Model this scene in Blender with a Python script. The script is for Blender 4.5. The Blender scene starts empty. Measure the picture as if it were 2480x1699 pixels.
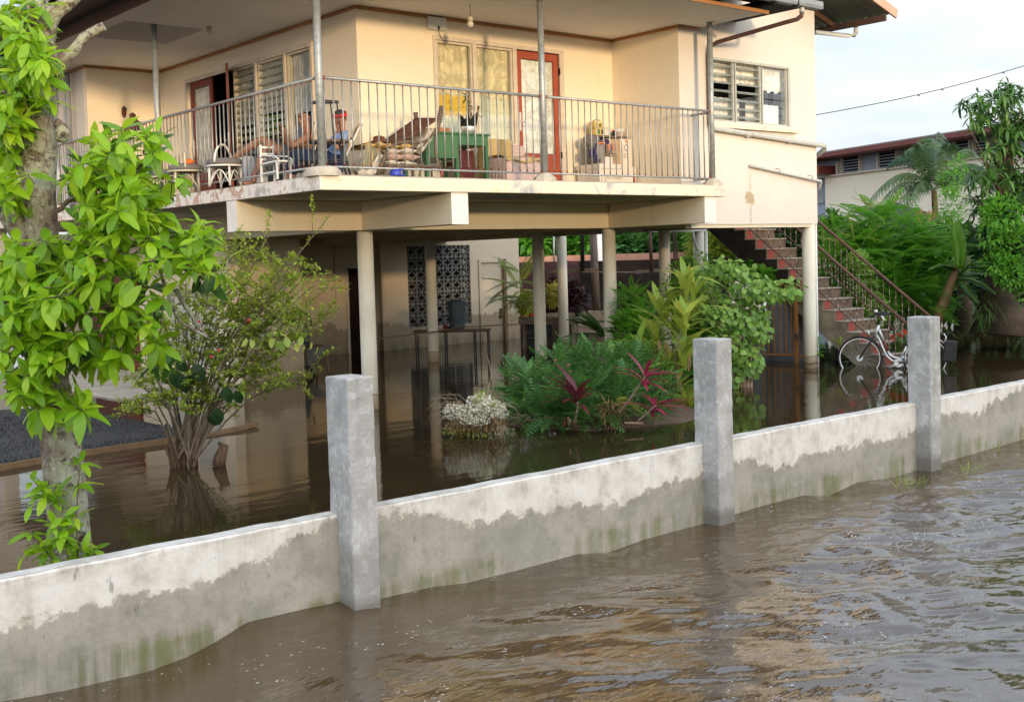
import bpy, bmesh, math, random
import numpy as np
from mathutils import Vector, Matrix, Euler
random.seed(7); rng = np.random.default_rng(7)
PI = math.pi
SC = bpy.context.scene
COL = SC.collection
# ------------------------------------------------------------------ camera
YAW, PITCH, ROLL = PI/4 + 0.0862, 0.0497, 0.0294
CAM = Vector((-9.129, -14.012, 2.07))
FPX, CY = 2859.99, 766.3            # focal length and optical centre for a 2480 px wide picture
_F = Vector((math.cos(YAW), math.sin(YAW), 0)); _R = Vector((math.sin(YAW), -math.cos(YAW), 0)); _U = Vector((0, 0, 1))
FW = _F*math.cos(PITCH) - _U*math.sin(PITCH); UP0 = _U*math.cos(PITCH) + _F*math.sin(PITCH)
RX = math.cos(ROLL)*_R - math.sin(ROLL)*UP0; UY = math.sin(ROLL)*_R + math.cos(ROLL)*UP0
cam_d = bpy.data.cameras.new('camera'); cam = bpy.data.objects.new('camera', cam_d); COL.objects.link(cam)
cam.matrix_world = Matrix(((RX.x, UY.x, -FW.x, CAM.x), (RX.y, UY.y, -FW.y, CAM.y), (RX.z, UY.z, -FW.z, CAM.z), (0, 0, 0, 1)))
cam_d.sensor_width = 36; cam_d.lens = 36*FPX/2480; cam_d.shift_y = (CY-849.5)/2480
cam_d.clip_end = 2000; cam_d.clip_start = 0.1
SC.camera = cam
def at(u, v, depth):                # a point of the place seen at (u, v), `depth` metres ahead
    return CAM + depth*(FW + (u-1240)/FPX*RX + (CY-v)/FPX*UY)
def on(u, v, ax, val):              # the point seen at (u, v) on the plane x/y/z = val
    d = FW + (u-1240)/FPX*RX + (CY-v)/FPX*UY; i = 'xyz'.index(ax)
    return CAM + d*((val-CAM[i])/d[i])
# ------------------------------------------------------------------ world, sun, exposure
SUN_EL, SUN_AZ = math.radians(4.0), math.radians(16)   # azimuth: from -Y towards -X
sdir = Vector((-math.sin(SUN_AZ)*math.cos(SUN_EL), -math.cos(SUN_AZ)*math.cos(SUN_EL), math.sin(SUN_EL)))
W = bpy.data.worlds.new('World'); SC.world = W; W.use_nodes = True
wn, wl = W.node_tree.nodes, W.node_tree.links
wn.clear()
wo = wn.new('ShaderNodeOutputWorld'); bg = wn.new('ShaderNodeBackground'); wl.new(bg.outputs[0], wo.inputs[0])
sky = wn.new('ShaderNodeTexSky'); sky.sky_type = 'NISHITA'; sky.sun_disc = False
sky.sun_elevation = math.radians(14); sky.sun_rotation = math.atan2(sdir.x, sdir.y); sky.altitude = 0; sky.dust_density = 1.5
tc = wn.new('ShaderNodeTexCoord'); sep = wn.new('ShaderNodeSeparateXYZ'); wl.new(tc.outputs['Generated'], sep.inputs[0])
def wmath(op, a, b=None, c=None):
    n = wn.new('ShaderNodeMath'); n.operation = op; n.use_clamp = False
    for i, x in enumerate((a, b, c)):
        if x is None: continue
        if isinstance(x, (int, float)): n.inputs[i].default_value = x
        else: wl.new(x, n.inputs[i])
    return n.outputs[0]
zc_ = wmath('MAXIMUM', sep.outputs[2], 0.0)
inv = wmath('DIVIDE', 1.0, wmath('ADD', zc_, 0.12))
cmb = wn.new('ShaderNodeCombineXYZ'); wl.new(wmath('MULTIPLY', sep.outputs[0], inv), cmb.inputs[0]); wl.new(wmath('MULTIPLY', sep.outputs[1], inv), cmb.inputs[1])
nz = wn.new('ShaderNodeTexNoise'); wl.new(cmb.outputs[0], nz.inputs['Vector']); nz.inputs['Scale'].default_value = .75; nz.inputs['Detail'].default_value = 6; nz.inputs['Roughness'].default_value = .52
nz.inputs['Distortion'].default_value = .35
cr = wn.new('ShaderNodeValToRGB'); wl.new(nz.outputs[0], cr.inputs[0])
cr.color_ramp.elements[0].position = .33; cr.color_ramp.elements[0].color = (0, 0, 0, 1)
cr.color_ramp.elements[1].position = .50; cr.color_ramp.elements[1].color = (1, 1, 1, 1)
nz2 = wn.new('ShaderNodeTexNoise'); wl.new(cmb.outputs[0], nz2.inputs['Vector']); nz2.inputs['Scale'].default_value = 1.3; nz2.inputs['Detail'].default_value = 5
cc = wn.new('ShaderNodeValToRGB'); wl.new(nz2.outputs[0], cc.inputs[0])
cc.color_ramp.elements[0].position = .30; cc.color_ramp.elements[0].color = (6.9, 7.6, 8.6, 1)
cc.color_ramp.elements[1].position = .56; cc.color_ramp.elements[1].color = (8.6, 8.9, 9.1, 1)
# clouds thin out overhead, where blue shows through
ov = wmath('SUBTRACT', 1.0, wmath('MULTIPLY', zc_, .45))
mx = wn.new('ShaderNodeMix'); mx.data_type = 'RGBA'
wl.new(wmath('MULTIPLY', wmath('ADD', wmath('MULTIPLY', cr.outputs[0], .35), .62), ov), mx.inputs[0])
# thin cloud is brighter towards the low sun, as forward-scattered light makes it
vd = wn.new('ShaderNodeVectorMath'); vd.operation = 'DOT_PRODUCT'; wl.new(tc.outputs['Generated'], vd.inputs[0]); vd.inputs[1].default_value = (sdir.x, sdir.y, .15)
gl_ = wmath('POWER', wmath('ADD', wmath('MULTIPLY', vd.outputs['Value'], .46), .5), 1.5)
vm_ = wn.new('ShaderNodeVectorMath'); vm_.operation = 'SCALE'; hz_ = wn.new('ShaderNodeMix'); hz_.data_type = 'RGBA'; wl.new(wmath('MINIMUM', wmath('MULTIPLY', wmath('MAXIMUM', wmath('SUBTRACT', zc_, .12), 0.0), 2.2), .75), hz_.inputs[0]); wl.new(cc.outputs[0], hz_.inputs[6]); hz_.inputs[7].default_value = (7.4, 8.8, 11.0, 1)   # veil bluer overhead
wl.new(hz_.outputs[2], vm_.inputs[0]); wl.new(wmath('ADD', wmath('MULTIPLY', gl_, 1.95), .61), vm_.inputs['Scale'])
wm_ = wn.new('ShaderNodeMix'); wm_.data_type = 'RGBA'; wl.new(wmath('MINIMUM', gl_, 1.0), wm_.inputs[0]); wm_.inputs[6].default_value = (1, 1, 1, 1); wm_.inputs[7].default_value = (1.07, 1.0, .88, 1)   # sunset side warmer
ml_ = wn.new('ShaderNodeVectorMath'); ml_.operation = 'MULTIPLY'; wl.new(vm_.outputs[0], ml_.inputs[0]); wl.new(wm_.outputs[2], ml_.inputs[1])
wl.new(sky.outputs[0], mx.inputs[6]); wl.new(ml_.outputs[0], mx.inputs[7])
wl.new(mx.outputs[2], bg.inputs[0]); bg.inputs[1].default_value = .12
sl = bpy.data.lights.new('sun', 'SUN'); sl.energy = 2.0; sl.color = (1, .70, .38); sl.angle = math.radians(3)
so = bpy.data.objects.new('sun', sl); COL.objects.link(so); so.rotation_euler = sdir.to_track_quat('Z', 'Y').to_euler()
vs = SC.view_settings; vs.view_transform = 'Standard'; vs.look = 'None'; vs.gamma = 1; vs.use_curve_mapping = False; vs.exposure = 0.5
SC.cycles.max_bounces = 8; SC.cycles.transparent_max_bounces = 12; SC.cycles.caustics_reflective = False; SC.cycles.caustics_refractive = False
# ------------------------------------------------------------------ materials
class NT:
    def __init__(s, name):
        s.m = bpy.data.materials.new(name); s.m.use_nodes = True; s.n = s.m.node_tree.nodes; s.l = s.m.node_tree.links
        s.b = s.n['Principled BSDF']; s.out = s.n['Material Output']
    def new(s, t, **k):
        n = s.n.new('ShaderNode'+t)
        for a, v in k.items(): setattr(n, a, v)
        return n
    def put(s, inp, v):
        if v is None: return
        if hasattr(v, 'is_linked') or isinstance(v, bpy.types.NodeSocket): s.l.new(v, inp)
        else:
            if isinstance(v, (tuple, list)) and len(v) == 3 and inp.type == 'RGBA': v = (*v, 1)
            inp.default_value = v
    def pos(s): return s.new('NewGeometry').outputs['Position']
    def ob(s): return s.new('TexCoord').outputs['Object']
    def math(s, op, a, b=None, clamp=False):
        n = s.new('Math', operation=op, use_clamp=clamp); s.put(n.inputs[0], a)
        if b is not None: s.put(n.inputs[1], b)
        return n.outputs[0]
    def xyz(s, vec):
        n = s.new('SeparateXYZ'); s.l.new(vec, n.inputs[0]); return n.outputs
    def mapv(s, vec, scale=(1, 1, 1), rot=(0, 0, 0), loc=(0, 0, 0)):
        n = s.new('Mapping'); s.l.new(vec, n.inputs[0]); n.inputs['Scale'].default_value = scale; n.inputs['Rotation'].default_value = rot; n.inputs['Location'].default_value = loc
        return n.outputs[0]
    def noise(s, vec, scale=5, detail=4, rough=.55, dist=0):
        n = s.new('TexNoise'); s.l.new(vec, n.inputs['Vector'])
        for k, v in (('Scale', scale), ('Detail', detail), ('Roughness', rough), ('Distortion', dist)): n.inputs[k].default_value = v
        return n.outputs[0]
    def voro(s, vec, scale=5, feat='F1'):
        n = s.new('TexVoronoi', feature=feat); s.l.new(vec, n.inputs['Vector']); n.inputs['Scale'].default_value = scale
        return n.outputs['Distance']
    def ramp(s, fac, stops, interp='LINEAR'):
        n = s.new('ValToRGB'); s.l.new(fac, n.inputs[0]); e = n.color_ramp.elements; n.color_ramp.interpolation = interp
        while len(e) < len(stops): e.new(.5)
        for i, (p, c) in enumerate(stops):
            e[i].position = p
            e[i].color = (c, c, c, 1) if isinstance(c, (int, float)) else (*c[:3], 1)
        return n.outputs[0]
    def mix(s, fac, a, b, mode='MIX'):
        n = s.new('Mix', data_type='RGBA', blend_type=mode); s.put(n.inputs[0], fac)
        for i, v in ((6, a), (7, b)):
            if isinstance(v, (tuple, list)): n.inputs[i].default_value = (*v[:3], 1)
            else: s.l.new(v, n.inputs[i])
        return n.outputs[2]
    def bump(s, h, strength=.3, dist=.01):
        n = s.new('Bump'); s.put(n.inputs['Height'], h); n.inputs['Strength'].default_value = strength; n.inputs['Distance'].default_value = dist
        s.l.new(n.outputs[0], s.b.inputs['Normal']); return n
    def fin(s, color, rough=.8, metal=0, spec=.4):
        s.put(s.b.inputs['Base Color'], color); s.put(s.b.inputs['Roughness'], rough); s.put(s.b.inputs['Metallic'], metal)
        s.b.inputs['Specular IOR Level'].default_value = spec
        return s.m
def surf(name, a, b, scale=3, rough=.8, bs=.2, bsc=60, metal=0, c=None, spec=.35, obj=False, stretch=(1, 1, 1), bd=.004):
    t = NT(name); p = t.ob() if obj else t.pos(); p = t.mapv(p, stretch)
    f = t.noise(p, scale, 6, .6)
    st = [(.3, a), (.68, b)] if c is None else [(.3, a), (.55, b), (.75, c)]
    col = t.ramp(f, st)
    fine = t.noise(p, scale*14, 3, .6)
    col = t.mix(.22, col, t.mix(fine, tuple(x*.6 for x in a), tuple(min(1, x*1.3) for x in b)))
    t.bump(t.noise(p, bsc, 4, .6), bs, bd)
    return t.fin(col, rough, metal, spec)
def wallmat(name, base, dirt, tide=False, lowdark=0.0, streak=.5, whiter=None):
    """painted render: cloudy tone, thin vertical runs of dirt, and (tide) the brown line the flood left"""
    t = NT(name); p = t.pos(); z = t.xyz(p)[2]
    col = t.ramp(t.noise(p, .9, 6, .6), [(.3, tuple(x*.93 for x in base)), (.7, base)])
    col = t.mix(t.math('MULTIPLY', t.ramp(t.noise(p, 9, 5, .7), [(.45, 0.), (.8, 1.)]), .12), col, dirt)
    run = t.ramp(t.noise(t.mapv(p, (5, 5, .35)), 1.6, 5, .6), [(.56, 0.), (.78, 1.)])
    col = t.mix(t.math('MULTIPLY', run, streak*.5), col, dirt)
    if tide:
        n = t.noise(t.mapv(p, (1, 1, .45)), 1.7, 6, .65); n2 = t.noise(p, 9, 4, .6)
        lev = t.math('ADD', z, t.math('MULTIPLY', t.math('ADD', t.math('MULTIPLY', n, -.95), t.math('MULTIPLY', n2, -.22)), 1))
        damp = t.ramp(lev, [(0.0, 1.), (.0, 1.), (.09, 0.), (1, 0.)])
        ring = t.ramp(lev, [(-.0, 0.), (.01, .1), (.045, 1.), (.06, 0.)])
        col = t.mix(t.math('MULTIPLY', damp, .62), col, (.22, .155, .095))
        col = t.mix(t.math('MULTIPLY', ring, .3), col, (.17, .11, .06))
        alg = t.math('MULTIPLY', t.ramp(z, [(.03, 1.), (.32, 0.)]), t.ramp(t.noise(t.mapv(p, (3, 3, .8)), 2, 5, .7), [(.4, 0.), (.65, 1.)]))
        col = t.mix(t.math('MULTIPLY', alg, .7), col, (.07, .07, .03))
        line = t.math('MULTIPLY', t.ramp(z, [(.13, 0.), (.15, 1.), (.17, 0.)]), .3)
        col = t.mix(line, col, (.3, .17, .06))
    t.bump(t.math('ADD', t.noise(p, 70, 3, .6), t.math('MULTIPLY', t.noise(p, 6, 3), .6)), .28, .004)
    return t.fin(col, .86, 0, .25)
M = {}
M['wall'] = wallmat('cream_wall_paint', (.86, .76, .60), (.46, .37, .26), streak=.25)
M['wall_white'] = wallmat('off_white_wall_paint', (.68, .625, .56), (.42, .34, .26), streak=.4)
M['under'] = wallmat('flood_stained_wall', (.68, .57, .42), (.34, .25, .16), tide=True, streak=.35)
M['column'] = wallmat('column_paint', (.70, .65, .53), (.36, .28, .18), streak=.9)
def column_mat():
    t = NT('column_paint_with_tide_ring'); p = t.pos(); z = t.xyz(p)[2]
    col = t.ramp(t.noise(t.mapv(p, (1, 1, .5)), 2.2, 6, .6), [(.3, (.58, .52, .40)), (.6, (.72, .67, .55)), (.8, (.66, .54, .36))])
    col = t.mix(t.math('MULTIPLY', t.ramp(t.noise(t.mapv(p, (4, 4, .5)), 1.5, 5, .6), [(.52, 0.), (.75, 1.)]), .35), col, (.40, .32, .2))
    w = t.math('ADD', z, t.math('MULTIPLY', t.noise(p, 6, 2), .06))
    col = t.mix(t.ramp(w, [(.0, 1.), (.20, .55), (.235, .9), (.25, 0.)]), col, (.34, .24, .13))
    t.bump(t.noise(p, 60, 3, .6), .2, .003)
    return t.fin(col, .7, 0, .35)
M['column'] = column_mat()
M['slab'] = surf('weathered_concrete_paint', (.34, .30, .26), (.66, .60, .50), 2.2, .85, .4, 40)
def peel_mat():
    t = NT('peeling_slab_paint'); p = t.pos()
    f = t.noise(p, 3.2, 7, .68, .6)
    x = t.xyz(p)
    left = t.ramp(x[0], [(0, 1.), (1, 0.)])
    lf = t.math('MULTIPLY', t.math('LESS_THAN', x[0], -2.02), 1.0)
    colA = t.ramp(f, [(.36, (.40, .37, .35)), (.44, (.70, .64, .58)), (.52, (.74, .68, .62)), (.58, (.42, .24, .16)), (.66, (.62, .50, .42)), (.78, (.28, .17, .12))])
    colB = t.ramp(f, [(.34, (.40, .40, .39)), (.42, (.66, .60, .50)), (.55, (.76, .67, .52)), (.66, (.70, .58, .40)), (.78, (.42, .30, .2))])
    col = t.mix(lf, colB, colA)
    t.bump(t.noise(p, 14, 6, .7), .5, .008)
    return t.fin(col, .9, 0, .2)
M['slab_edge'] = peel_mat()
M['beam'] = wallmat('beam_paint', (.70, .62, .47), (.33, .26, .17), streak=.4)
M['beam_end'] = surf('white_beam_end', (.62, .58, .52), (.80, .76, .70), 3, .85, .4, 25)
M['ceiling'] = surf('grey_ceiling_board', (.74, .71, .69), (.82, .79, .76), 1.2, .9, .1, 90)
M['ceiling_dark'] = surf('dark_ceiling_board', (.42, .40, .39), (.47, .45, .44), 1.2, .9, .1, 90)
M['trim'] = surf('varnished_trim', (.30, .13, .035), (.42, .20, .06), 4, .5, .1, 60, stretch=(1, 1, 6))
M['roofwood'] = surf('dark_brown_board', (.05, .028, .02), (.10, .05, .032), 5, .7, .3, 40)
M['black'] = surf('roof_void', (.008, .007, .007), (.014, .012, .011), 3, .95)
M['barge'] = surf('peach_barge_board', (.50, .27, .19), (.62, .36, .27), 4, .75, .2, 40)
M['rust_roof'] = surf('corrugated_roof_sheet', (.22, .20, .18), (.36, .32, .28), 3, .6, .2, 40, metal=.3)
M['gutter'] = surf('grey_gutter', (.17, .19, .21), (.28, .30, .32), 5, .55, .15, 40)
M['pipe_brown'] = surf('rusty_brown_pipe', (.07, .035, .03), (.13, .07, .055), 8, .55, .2, 60)
M['pipe_grey'] = surf('grey_painted_pipe', (.36, .38, .37), (.52, .53, .50), 9, .55, .25, 60, c=(.40, .33, .25))
M['galv'] = surf('galvanised_steel', (.22, .235, .24), (.38, .40, .39), 22, .45, .15, 200, metal=.45, c=(.48, .49, .47))
def bal_mat():
    t = NT('galvanised_bar_with_red_primer'); p = t.pos(); z = t.xyz(p)[2]
    col = t.ramp(t.noise(t.mapv(p, (1, 1, .3)), 30, 4), [(.3, (.24, .25, .24)), (.7, (.44, .45, .42))])
    zz = t.math('ADD', z, t.math('MULTIPLY', t.noise(p, 40, 2), .05))
    red = t.math('ADD', t.math('LESS_THAN', zz, 3.262), t.math('GREATER_THAN', zz, 4.205), True)
    col = t.mix(red, col, (.25, .05, .035))
    return t.fin(col, t.mix(red, (.4,)*3, (.7,)*3), t.math('MULTIPLY', t.math('SUBTRACT', 1.0, red), .4), .4)
M['bar'] = bal_mat()
M['primer'] = surf('red_primer', (.22, .045, .03), (.32, .08, .055), 20, .7)
M['red_door'] = surf('red_brown_door_paint', (.30, .055, .025), (.38, .085, .04), 5, .5, .15, 60)
M['dark_red'] = surf('dark_red_door_paint', (.13, .022, .016), (.19, .035, .025), 5, .5, .15, 60)
M['frame'] = surf('pale_window_frame', (.52, .45, .36), (.68, .60, .50), 8, .7, .2, 60)
M['frame_grey'] = surf('grey_aluminium_frame', (.34, .35, .31), (.48, .48, .43), 8, .5, .2, 60)
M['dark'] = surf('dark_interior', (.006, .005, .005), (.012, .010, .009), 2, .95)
M['dkred_void'] = surf('dark_red_doorway', (.012, .004, .004), (.022, .008, .007), 2, .95)
def glass_mat(name, tint, rough=.03, op=.15):
    t = NT(name); tr = t.new('BsdfTransparent'); tr.inputs[0].default_value = (*tint, 1)
    gl = t.new('BsdfGlossy'); gl.inputs['Roughness'].default_value = rough; gl.inputs[0].default_value = (.95, .97, 1, 1)
    fr = t.new('Fresnel'); fr.inputs[0].default_value = 1.5
    ms = t.new('MixShader'); f = t.math('MULTIPLY', fr.outputs[0], 1.0+op, True); f = t.math('MULTIPLY', f, t.math('SUBTRACT', 1.0, t.new('NewGeometry').outputs['Backfacing'])); t.l.new(f, ms.inputs[0]); t.l.new(tr.outputs[0], ms.inputs[1]); t.l.new(gl.outputs[0], ms.inputs[2])
    t.l.new(ms.outputs[0], t.out.inputs[0]); return t.m
M['glass'] = glass_mat('window_glass', (.95, .97, .965))
M['glass_dusty'] = glass_mat('dusty_louvre_glass', (.74, .76, .72), .12, .3)
def dusty():
    t = NT('frosted_louvre_glass'); tr = t.new('BsdfTransparent'); tr.inputs[0].default_value = (.9, .93, .9, 1); df = t.b
    t.put(df.inputs['Base Color'], (.50, .54, .51)); df.inputs['Roughness'].default_value = .25
    ms = t.new('MixShader'); ms.inputs[0].default_value = .55; t.l.new(tr.outputs[0], ms.inputs[1]); t.l.new(df.outputs[0], ms.inputs[2]); t.l.new(ms.outputs[0], t.out.inputs[0]); return t.m
M['glass_frost'] = dusty()
def lace_mat(name, col, scale=60, hole=.5, al=.8):
    """net curtain: woven holes and a stitched figure, real transparency"""
    t = NT(name); p = t.ob(); x = t.xyz(p)
    v = t.voro(t.mapv(p, (1, 1, 1)), scale)
    big = t.noise(p, 7, 4, .6)
    a = t.math('ADD', t.math('MULTIPLY', t.math('GREATER_THAN', t.math('ADD', v, t.math('MULTIPLY', big, .5)), hole), 1-al), al, True)
    fold = t.noise(t.mapv(p, (14, 14, .2)), 2, 3)
    c = t.mix(t.math('MULTIPLY', t.ramp(big, [(.46, 0.), (.54, 1.)]), .8), col, tuple(min(1, k*1.35+.06) for k in col))
    c = t.mix(t.math('MULTIPLY', t.ramp(fold, [(.35, 0.), (.65, 1.)]), .3), c, tuple(k*.6 for k in col))
    t.fin(c, .95, 0, .1); t.put(t.b.inputs['Alpha'], a)
    return t.m
M['lace'] = lace_mat('lace_curtain', (.70, .59, .38), 45, .6, .9)
M['lace_white'] = lace_mat('white_lace_curtain', (.78, .73, .66), 40, .62, .8)
M['lace_grey'] = lace_mat('grey_net_curtain', (.58, .55, .52), 90, .6, .88)
M['cur_yellow'] = surf('yellow_curtain', (.72, .44, .05), (.80, .54, .09), 3, .9, .2, 8, stretch=(12, 12, .3))
M['cur_pale'] = surf('pale_yellow_curtain', (.74, .68, .46), (.82, .77, .58), 3, .9, .2, 8, stretch=(12, 12, .3))
M['cur_white'] = surf('white_curtain', (.66, .68, .68), (.80, .81, .80), 3, .9, .2, 8, stretch=(12, 12, .3))
M['white'] = surf('white_paint', (.66, .65, .61), (.80, .79, .76), 8, .55, .1, 60)
M['cane'] = surf('pale_cane', (.52, .44, .31), (.68, .60, .46), 30, .6, .3, 90)
M['darkwood'] = surf('dark_painted_wood', (.025, .028, .032), (.05, .052, .058), 12, .45, .2, 60)
M['wood'] = surf('grey_brown_wood', (.09, .065, .05), (.20, .15, .11), 14, .7, .4, 60, stretch=(1, 1, .3))
M['plank'] = surf('wet_brown_plank', (.13, .075, .035), (.22, .135, .07), 8, .7, .3, 50)
M['green_desk'] = surf('green_desk_paint', (.045, .135, .055), (.065, .175, .075), 7, .5, .15, 50)
M['brown_cloth'] = surf('brown_cloth', (.12, .045, .028), (.17, .07, .045), 7, .9, .4, 120)
M['cushion'] = surf('off_white_cushion', (.42, .36, .28), (.60, .54, .45), 9, .95, .5, 30)
M['cushion_pink'] = surf('pinkish_cushion', (.38, .25, .19), (.50, .35, .28), 9, .95, .5, 30)
M['grey_cloth'] = surf('grey_cloth', (.12, .11, .11), (.19, .175, .17), 14, .95, .4, 60)
def stripe_mat(name, a, b, sc=9, axis=0):
    t = NT(name); p = t.ob(); x = t.xyz(p)[axis]
    f = t.math('FRACT', t.math('MULTIPLY', t.math('ADD', x, t.math('MULTIPLY', t.noise(p, 3, 2), .04)), sc))
    c = t.mix(t.ramp(f, [(.0, 0.), (.48, 0.), (.52, 1.), (.9, 1.), (.94, 0.)]), a, b)
    t.bump(t.noise(p, 30, 3), .3, .01)
    return t.fin(c, .95, 0, .1)
M['stripe_y'] = stripe_mat('yellow_striped_cloth', (.60, .38, .12), (.36, .26, .13), 11)
M['stripe_g'] = stripe_mat('olive_striped_cloth', (.27, .25, .17), (.52, .40, .17), 5)
M['skin'] = surf('tanned_skin', (.34, .15, .085), (.42, .19, .115), 6, .5, .1, 40, spec=.4)
M['hair'] = surf('dark_hair', (.02, .017, .015), (.05, .042, .038), 30, .7)
M['moust'] = surf('grey_hair', (.35, .33, .32), (.5, .48, .46), 60, .8)
M['shorts'] = surf('grey_shorts', (.10, .092, .10), (.15, .135, .14), 10, .9, .4, 25)
M['navy'] = surf('navy_trousers', (.012, .022, .06), (.025, .04, .09), 10, .9, .4, 25)
M['shirt'] = surf('faded_blue_shirt', (.08, .16, .42), (.30, .42, .66), 9, .9, .4, 25, obj=True)
M['red_cloth'] = surf('red_cloth', (.55, .02, .02), (.7, .04, .035), 9, .8)
M['blue'] = surf('blue_plastic', (.015, .03, .30), (.025, .05, .38), 5, .35, spec=.5)
M['blackp'] = surf('black_plastic', (.01, .01, .011), (.02, .02, .021), 9, .4)
M['foil'] = surf('silver_foil', (.5, .5, .5), (.75, .75, .74), 30, .3, .8, 30, metal=.7)
M['terracotta'] = surf('terracotta', (.33, .13, .06), (.45, .20, .10), 9, .8)
M['soil'] = surf('soil', (.02, .014, .01), (.04, .028, .02), 30, .95)
M['pinkcloth'] = surf('pink_floral_cover', (.42, .27, .25), (.66, .52, .48), 26, .95, .4, 20)
M['burg'] = surf('burgundy_patterned_cloth', (.06, .010, .016), (.12, .03, .035), 9, .95, .2, 30, c=(.34, .20, .12))
M['mustard'] = surf('mustard_throw', (.42, .29, .11), (.52, .39, .19), 8, .95, .4, 20)
M['card'] = surf('brown_cardboard', (.36, .25, .16), (.46, .34, .23), 5, .9)
M['card_white'] = surf('white_cardboard', (.62, .56, .48), (.74, .69, .62), 4, .85)
M['card_yellow'] = surf('yellow_box_card', (.62, .42, .12), (.70, .52, .20), 4, .8)
M['navybag'] = surf('navy_bag_cloth', (.02, .018, .09), (.05, .04, .14), 10, .85)
M['greybag'] = surf('grey_bag_cloth', (.20, .19, .185), (.30, .285, .27), 10, .9)
M['orange'] = surf('orange_cloth', (.75, .13, .02), (.85, .22, .04), 9, .7)
M['ink'] = surf('printed_ink', (.03, .03, .03), (.05, .05, .05), 9, .8)
M['ink_red'] = surf('printed_red_ink', (.45, .09, .07), (.5, .12, .1), 9, .8)
M['ink_green'] = surf('printed_green_ink', (.02, .16, .03), (.03, .2, .04), 9, .8)
M['check'] = surf('pale_checked_towel', (.42, .45, .50), (.66, .68, .70), 60, .95, .4, 60)
M['fitting'] = surf('aged_lamp_holder', (.50, .44, .36), (.62, .56, .48), 20, .5)
M['bulb'] = surf('frosted_bulb', (.62, .56, .44), (.72, .66, .54), 40, .35, .5, 60)
M['barrel'] = surf('grey_blue_plastic', (.05, .075, .095), (.09, .12, .14), 4, .5, .1, 30)
M['tank'] = surf('grey_tank', (.13, .14, .16), (.22, .23, .25), 3, .6, .2, 30)
M['rustbar'] = surf('orange_rust_steel', (.22, .09, .02), (.36, .17, .04), 12, .8, .3, 60)
def rail_mat():
    t = NT('flaking_rusty_rail'); p = t.pos(); f = t.noise(p, 26, 6, .7)
    col = t.ramp(f, [(.35, (.10, .042, .026)), (.52, (.17, .075, .045)), (.56, (.45, .42, .38)), (.7, (.62, .60, .56))])
    return t.fin(col, .75, .1, .3)
M['rustrail'] = rail_mat()
M['rusthand'] = surf('rusty_handrail', (.085, .038, .028), (.15, .075, .055), 14, .65, .3, 80)
def stair_mat():
    t = NT('worn_red_stair'); p = t.pos(); x = t.xyz(p)
    f = t.noise(p, 3.5, 6, .65)
    col = t.ramp(f, [(.35, (.07, .05, .038)), (.52, (.17, .12, .085)), (.7, (.11, .075, .055))])
    e = t.math('ADD', x[0], t.math('MULTIPLY', t.noise(p, 5, 4), .16))
    red = t.math('MAXIMUM', t.math('MULTIPLY', t.math('LESS_THAN', e, 9.12), t.math('GREATER_THAN', x[0], 8.86)), t.math('MULTIPLY', t.ramp(t.noise(p, 4, 5, .7), [(.60, 0.), (.66, 1.)]), .7))
    col = t.mix(t.math('MULTIPLY', red, .85), col, (.34, .065, .05))
    t.bump(t.noise(p, 30, 5), .5, .006)
    return t.fin(col, .85, 0, .25)
M['stair'] = stair_mat()
def stringer_mat():
    t = NT('stained_stair_side'); p = t.pos(); z = t.xyz(p)[2]
    a = t.ramp(t.noise(p, 3, 6, .7), [(.35, (.16, .13, .09)), (.65, (.34, .29, .21))])
    b = t.ramp(t.noise(p, 4, 6, .7), [(.35, (.018, .014, .013)), (.7, (.06, .045, .04))])
    h = t.math('ADD', z, t.math('MULTIPLY', t.noise(p, 2.5, 5), .5))
    col = t.mix(t.ramp(t.math('MULTIPLY', h, .5), [(.62, 0.), (.72, 1.)]), a, b)
    t.bump(t.noise(p, 30, 5), .5, .006)
    return t.fin(col, .9, 0, .2)
M['stringer'] = stringer_mat()
M['tread'] = surf('pale_tread_edge', (.26, .22, .18), (.42, .37, .31), 9, .85, .4, 40)
def leafmat(name, cols, trans=.35, rough=.42, vein=True, spec=.45):
    t = NT(name)
    at_ = t.new('Attribute', attribute_name='var').outputs['Fac']; oi = t.new('ObjectInfo').outputs['Random']
    f = t.math('FRACT', t.math('ADD', at_, t.math('MULTIPLY', oi, .97)))
    n = len(cols); col = t.ramp(f, [(i/(n-1), c) for i, c in enumerate(cols)])
    p = t.pos(); col = t.mix(.25, col, t.mix(t.noise(p, 25, 3), tuple(k*.55 for k in cols[0]), tuple(min(1, k*1.35) for k in cols[-1])))
    bs = t.b; t.put(bs.inputs['Base Color'], col); bs.inputs['Roughness'].default_value = rough; bs.inputs['Specular IOR Level'].default_value = spec
    tl = t.new('BsdfTranslucent'); t.l.new(t.mix(.5, col, tuple(min(1, k*1.5) for k in cols[-1])), tl.inputs[0])
    ms = t.new('MixShader'); ms.inputs[0].default_value = trans; t.l.new(bs.outputs[0], ms.inputs[1]); t.l.new(tl.outputs[0], ms.inputs[2]); t.l.new(ms.outputs[0], t.out.inputs[0])
    return t.m
M['leaf_tree'] = leafmat('broad_tree_leaf', [(.05, .17, .008), (.15, .37, .012), (.31, .53, .018), (.48, .64, .035)], .45, .38)
M['leaf_bush'] = leafmat('small_bush_leaf', [(.09, .20, .02), (.17, .31, .035), (.28, .42, .05), (.50, .50, .06)], .35)
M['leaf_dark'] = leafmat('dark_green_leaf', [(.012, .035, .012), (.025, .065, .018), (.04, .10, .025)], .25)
M['leaf_mid'] = leafmat('mid_green_leaf', [(.03, .09, .012), (.06, .16, .022), (.11, .24, .032)], .3)
M['leaf_fresh'] = leafmat('fresh_green_leaf', [(.05, .19, .014), (.10, .30, .022), (.18, .42, .035)], .4)
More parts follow.
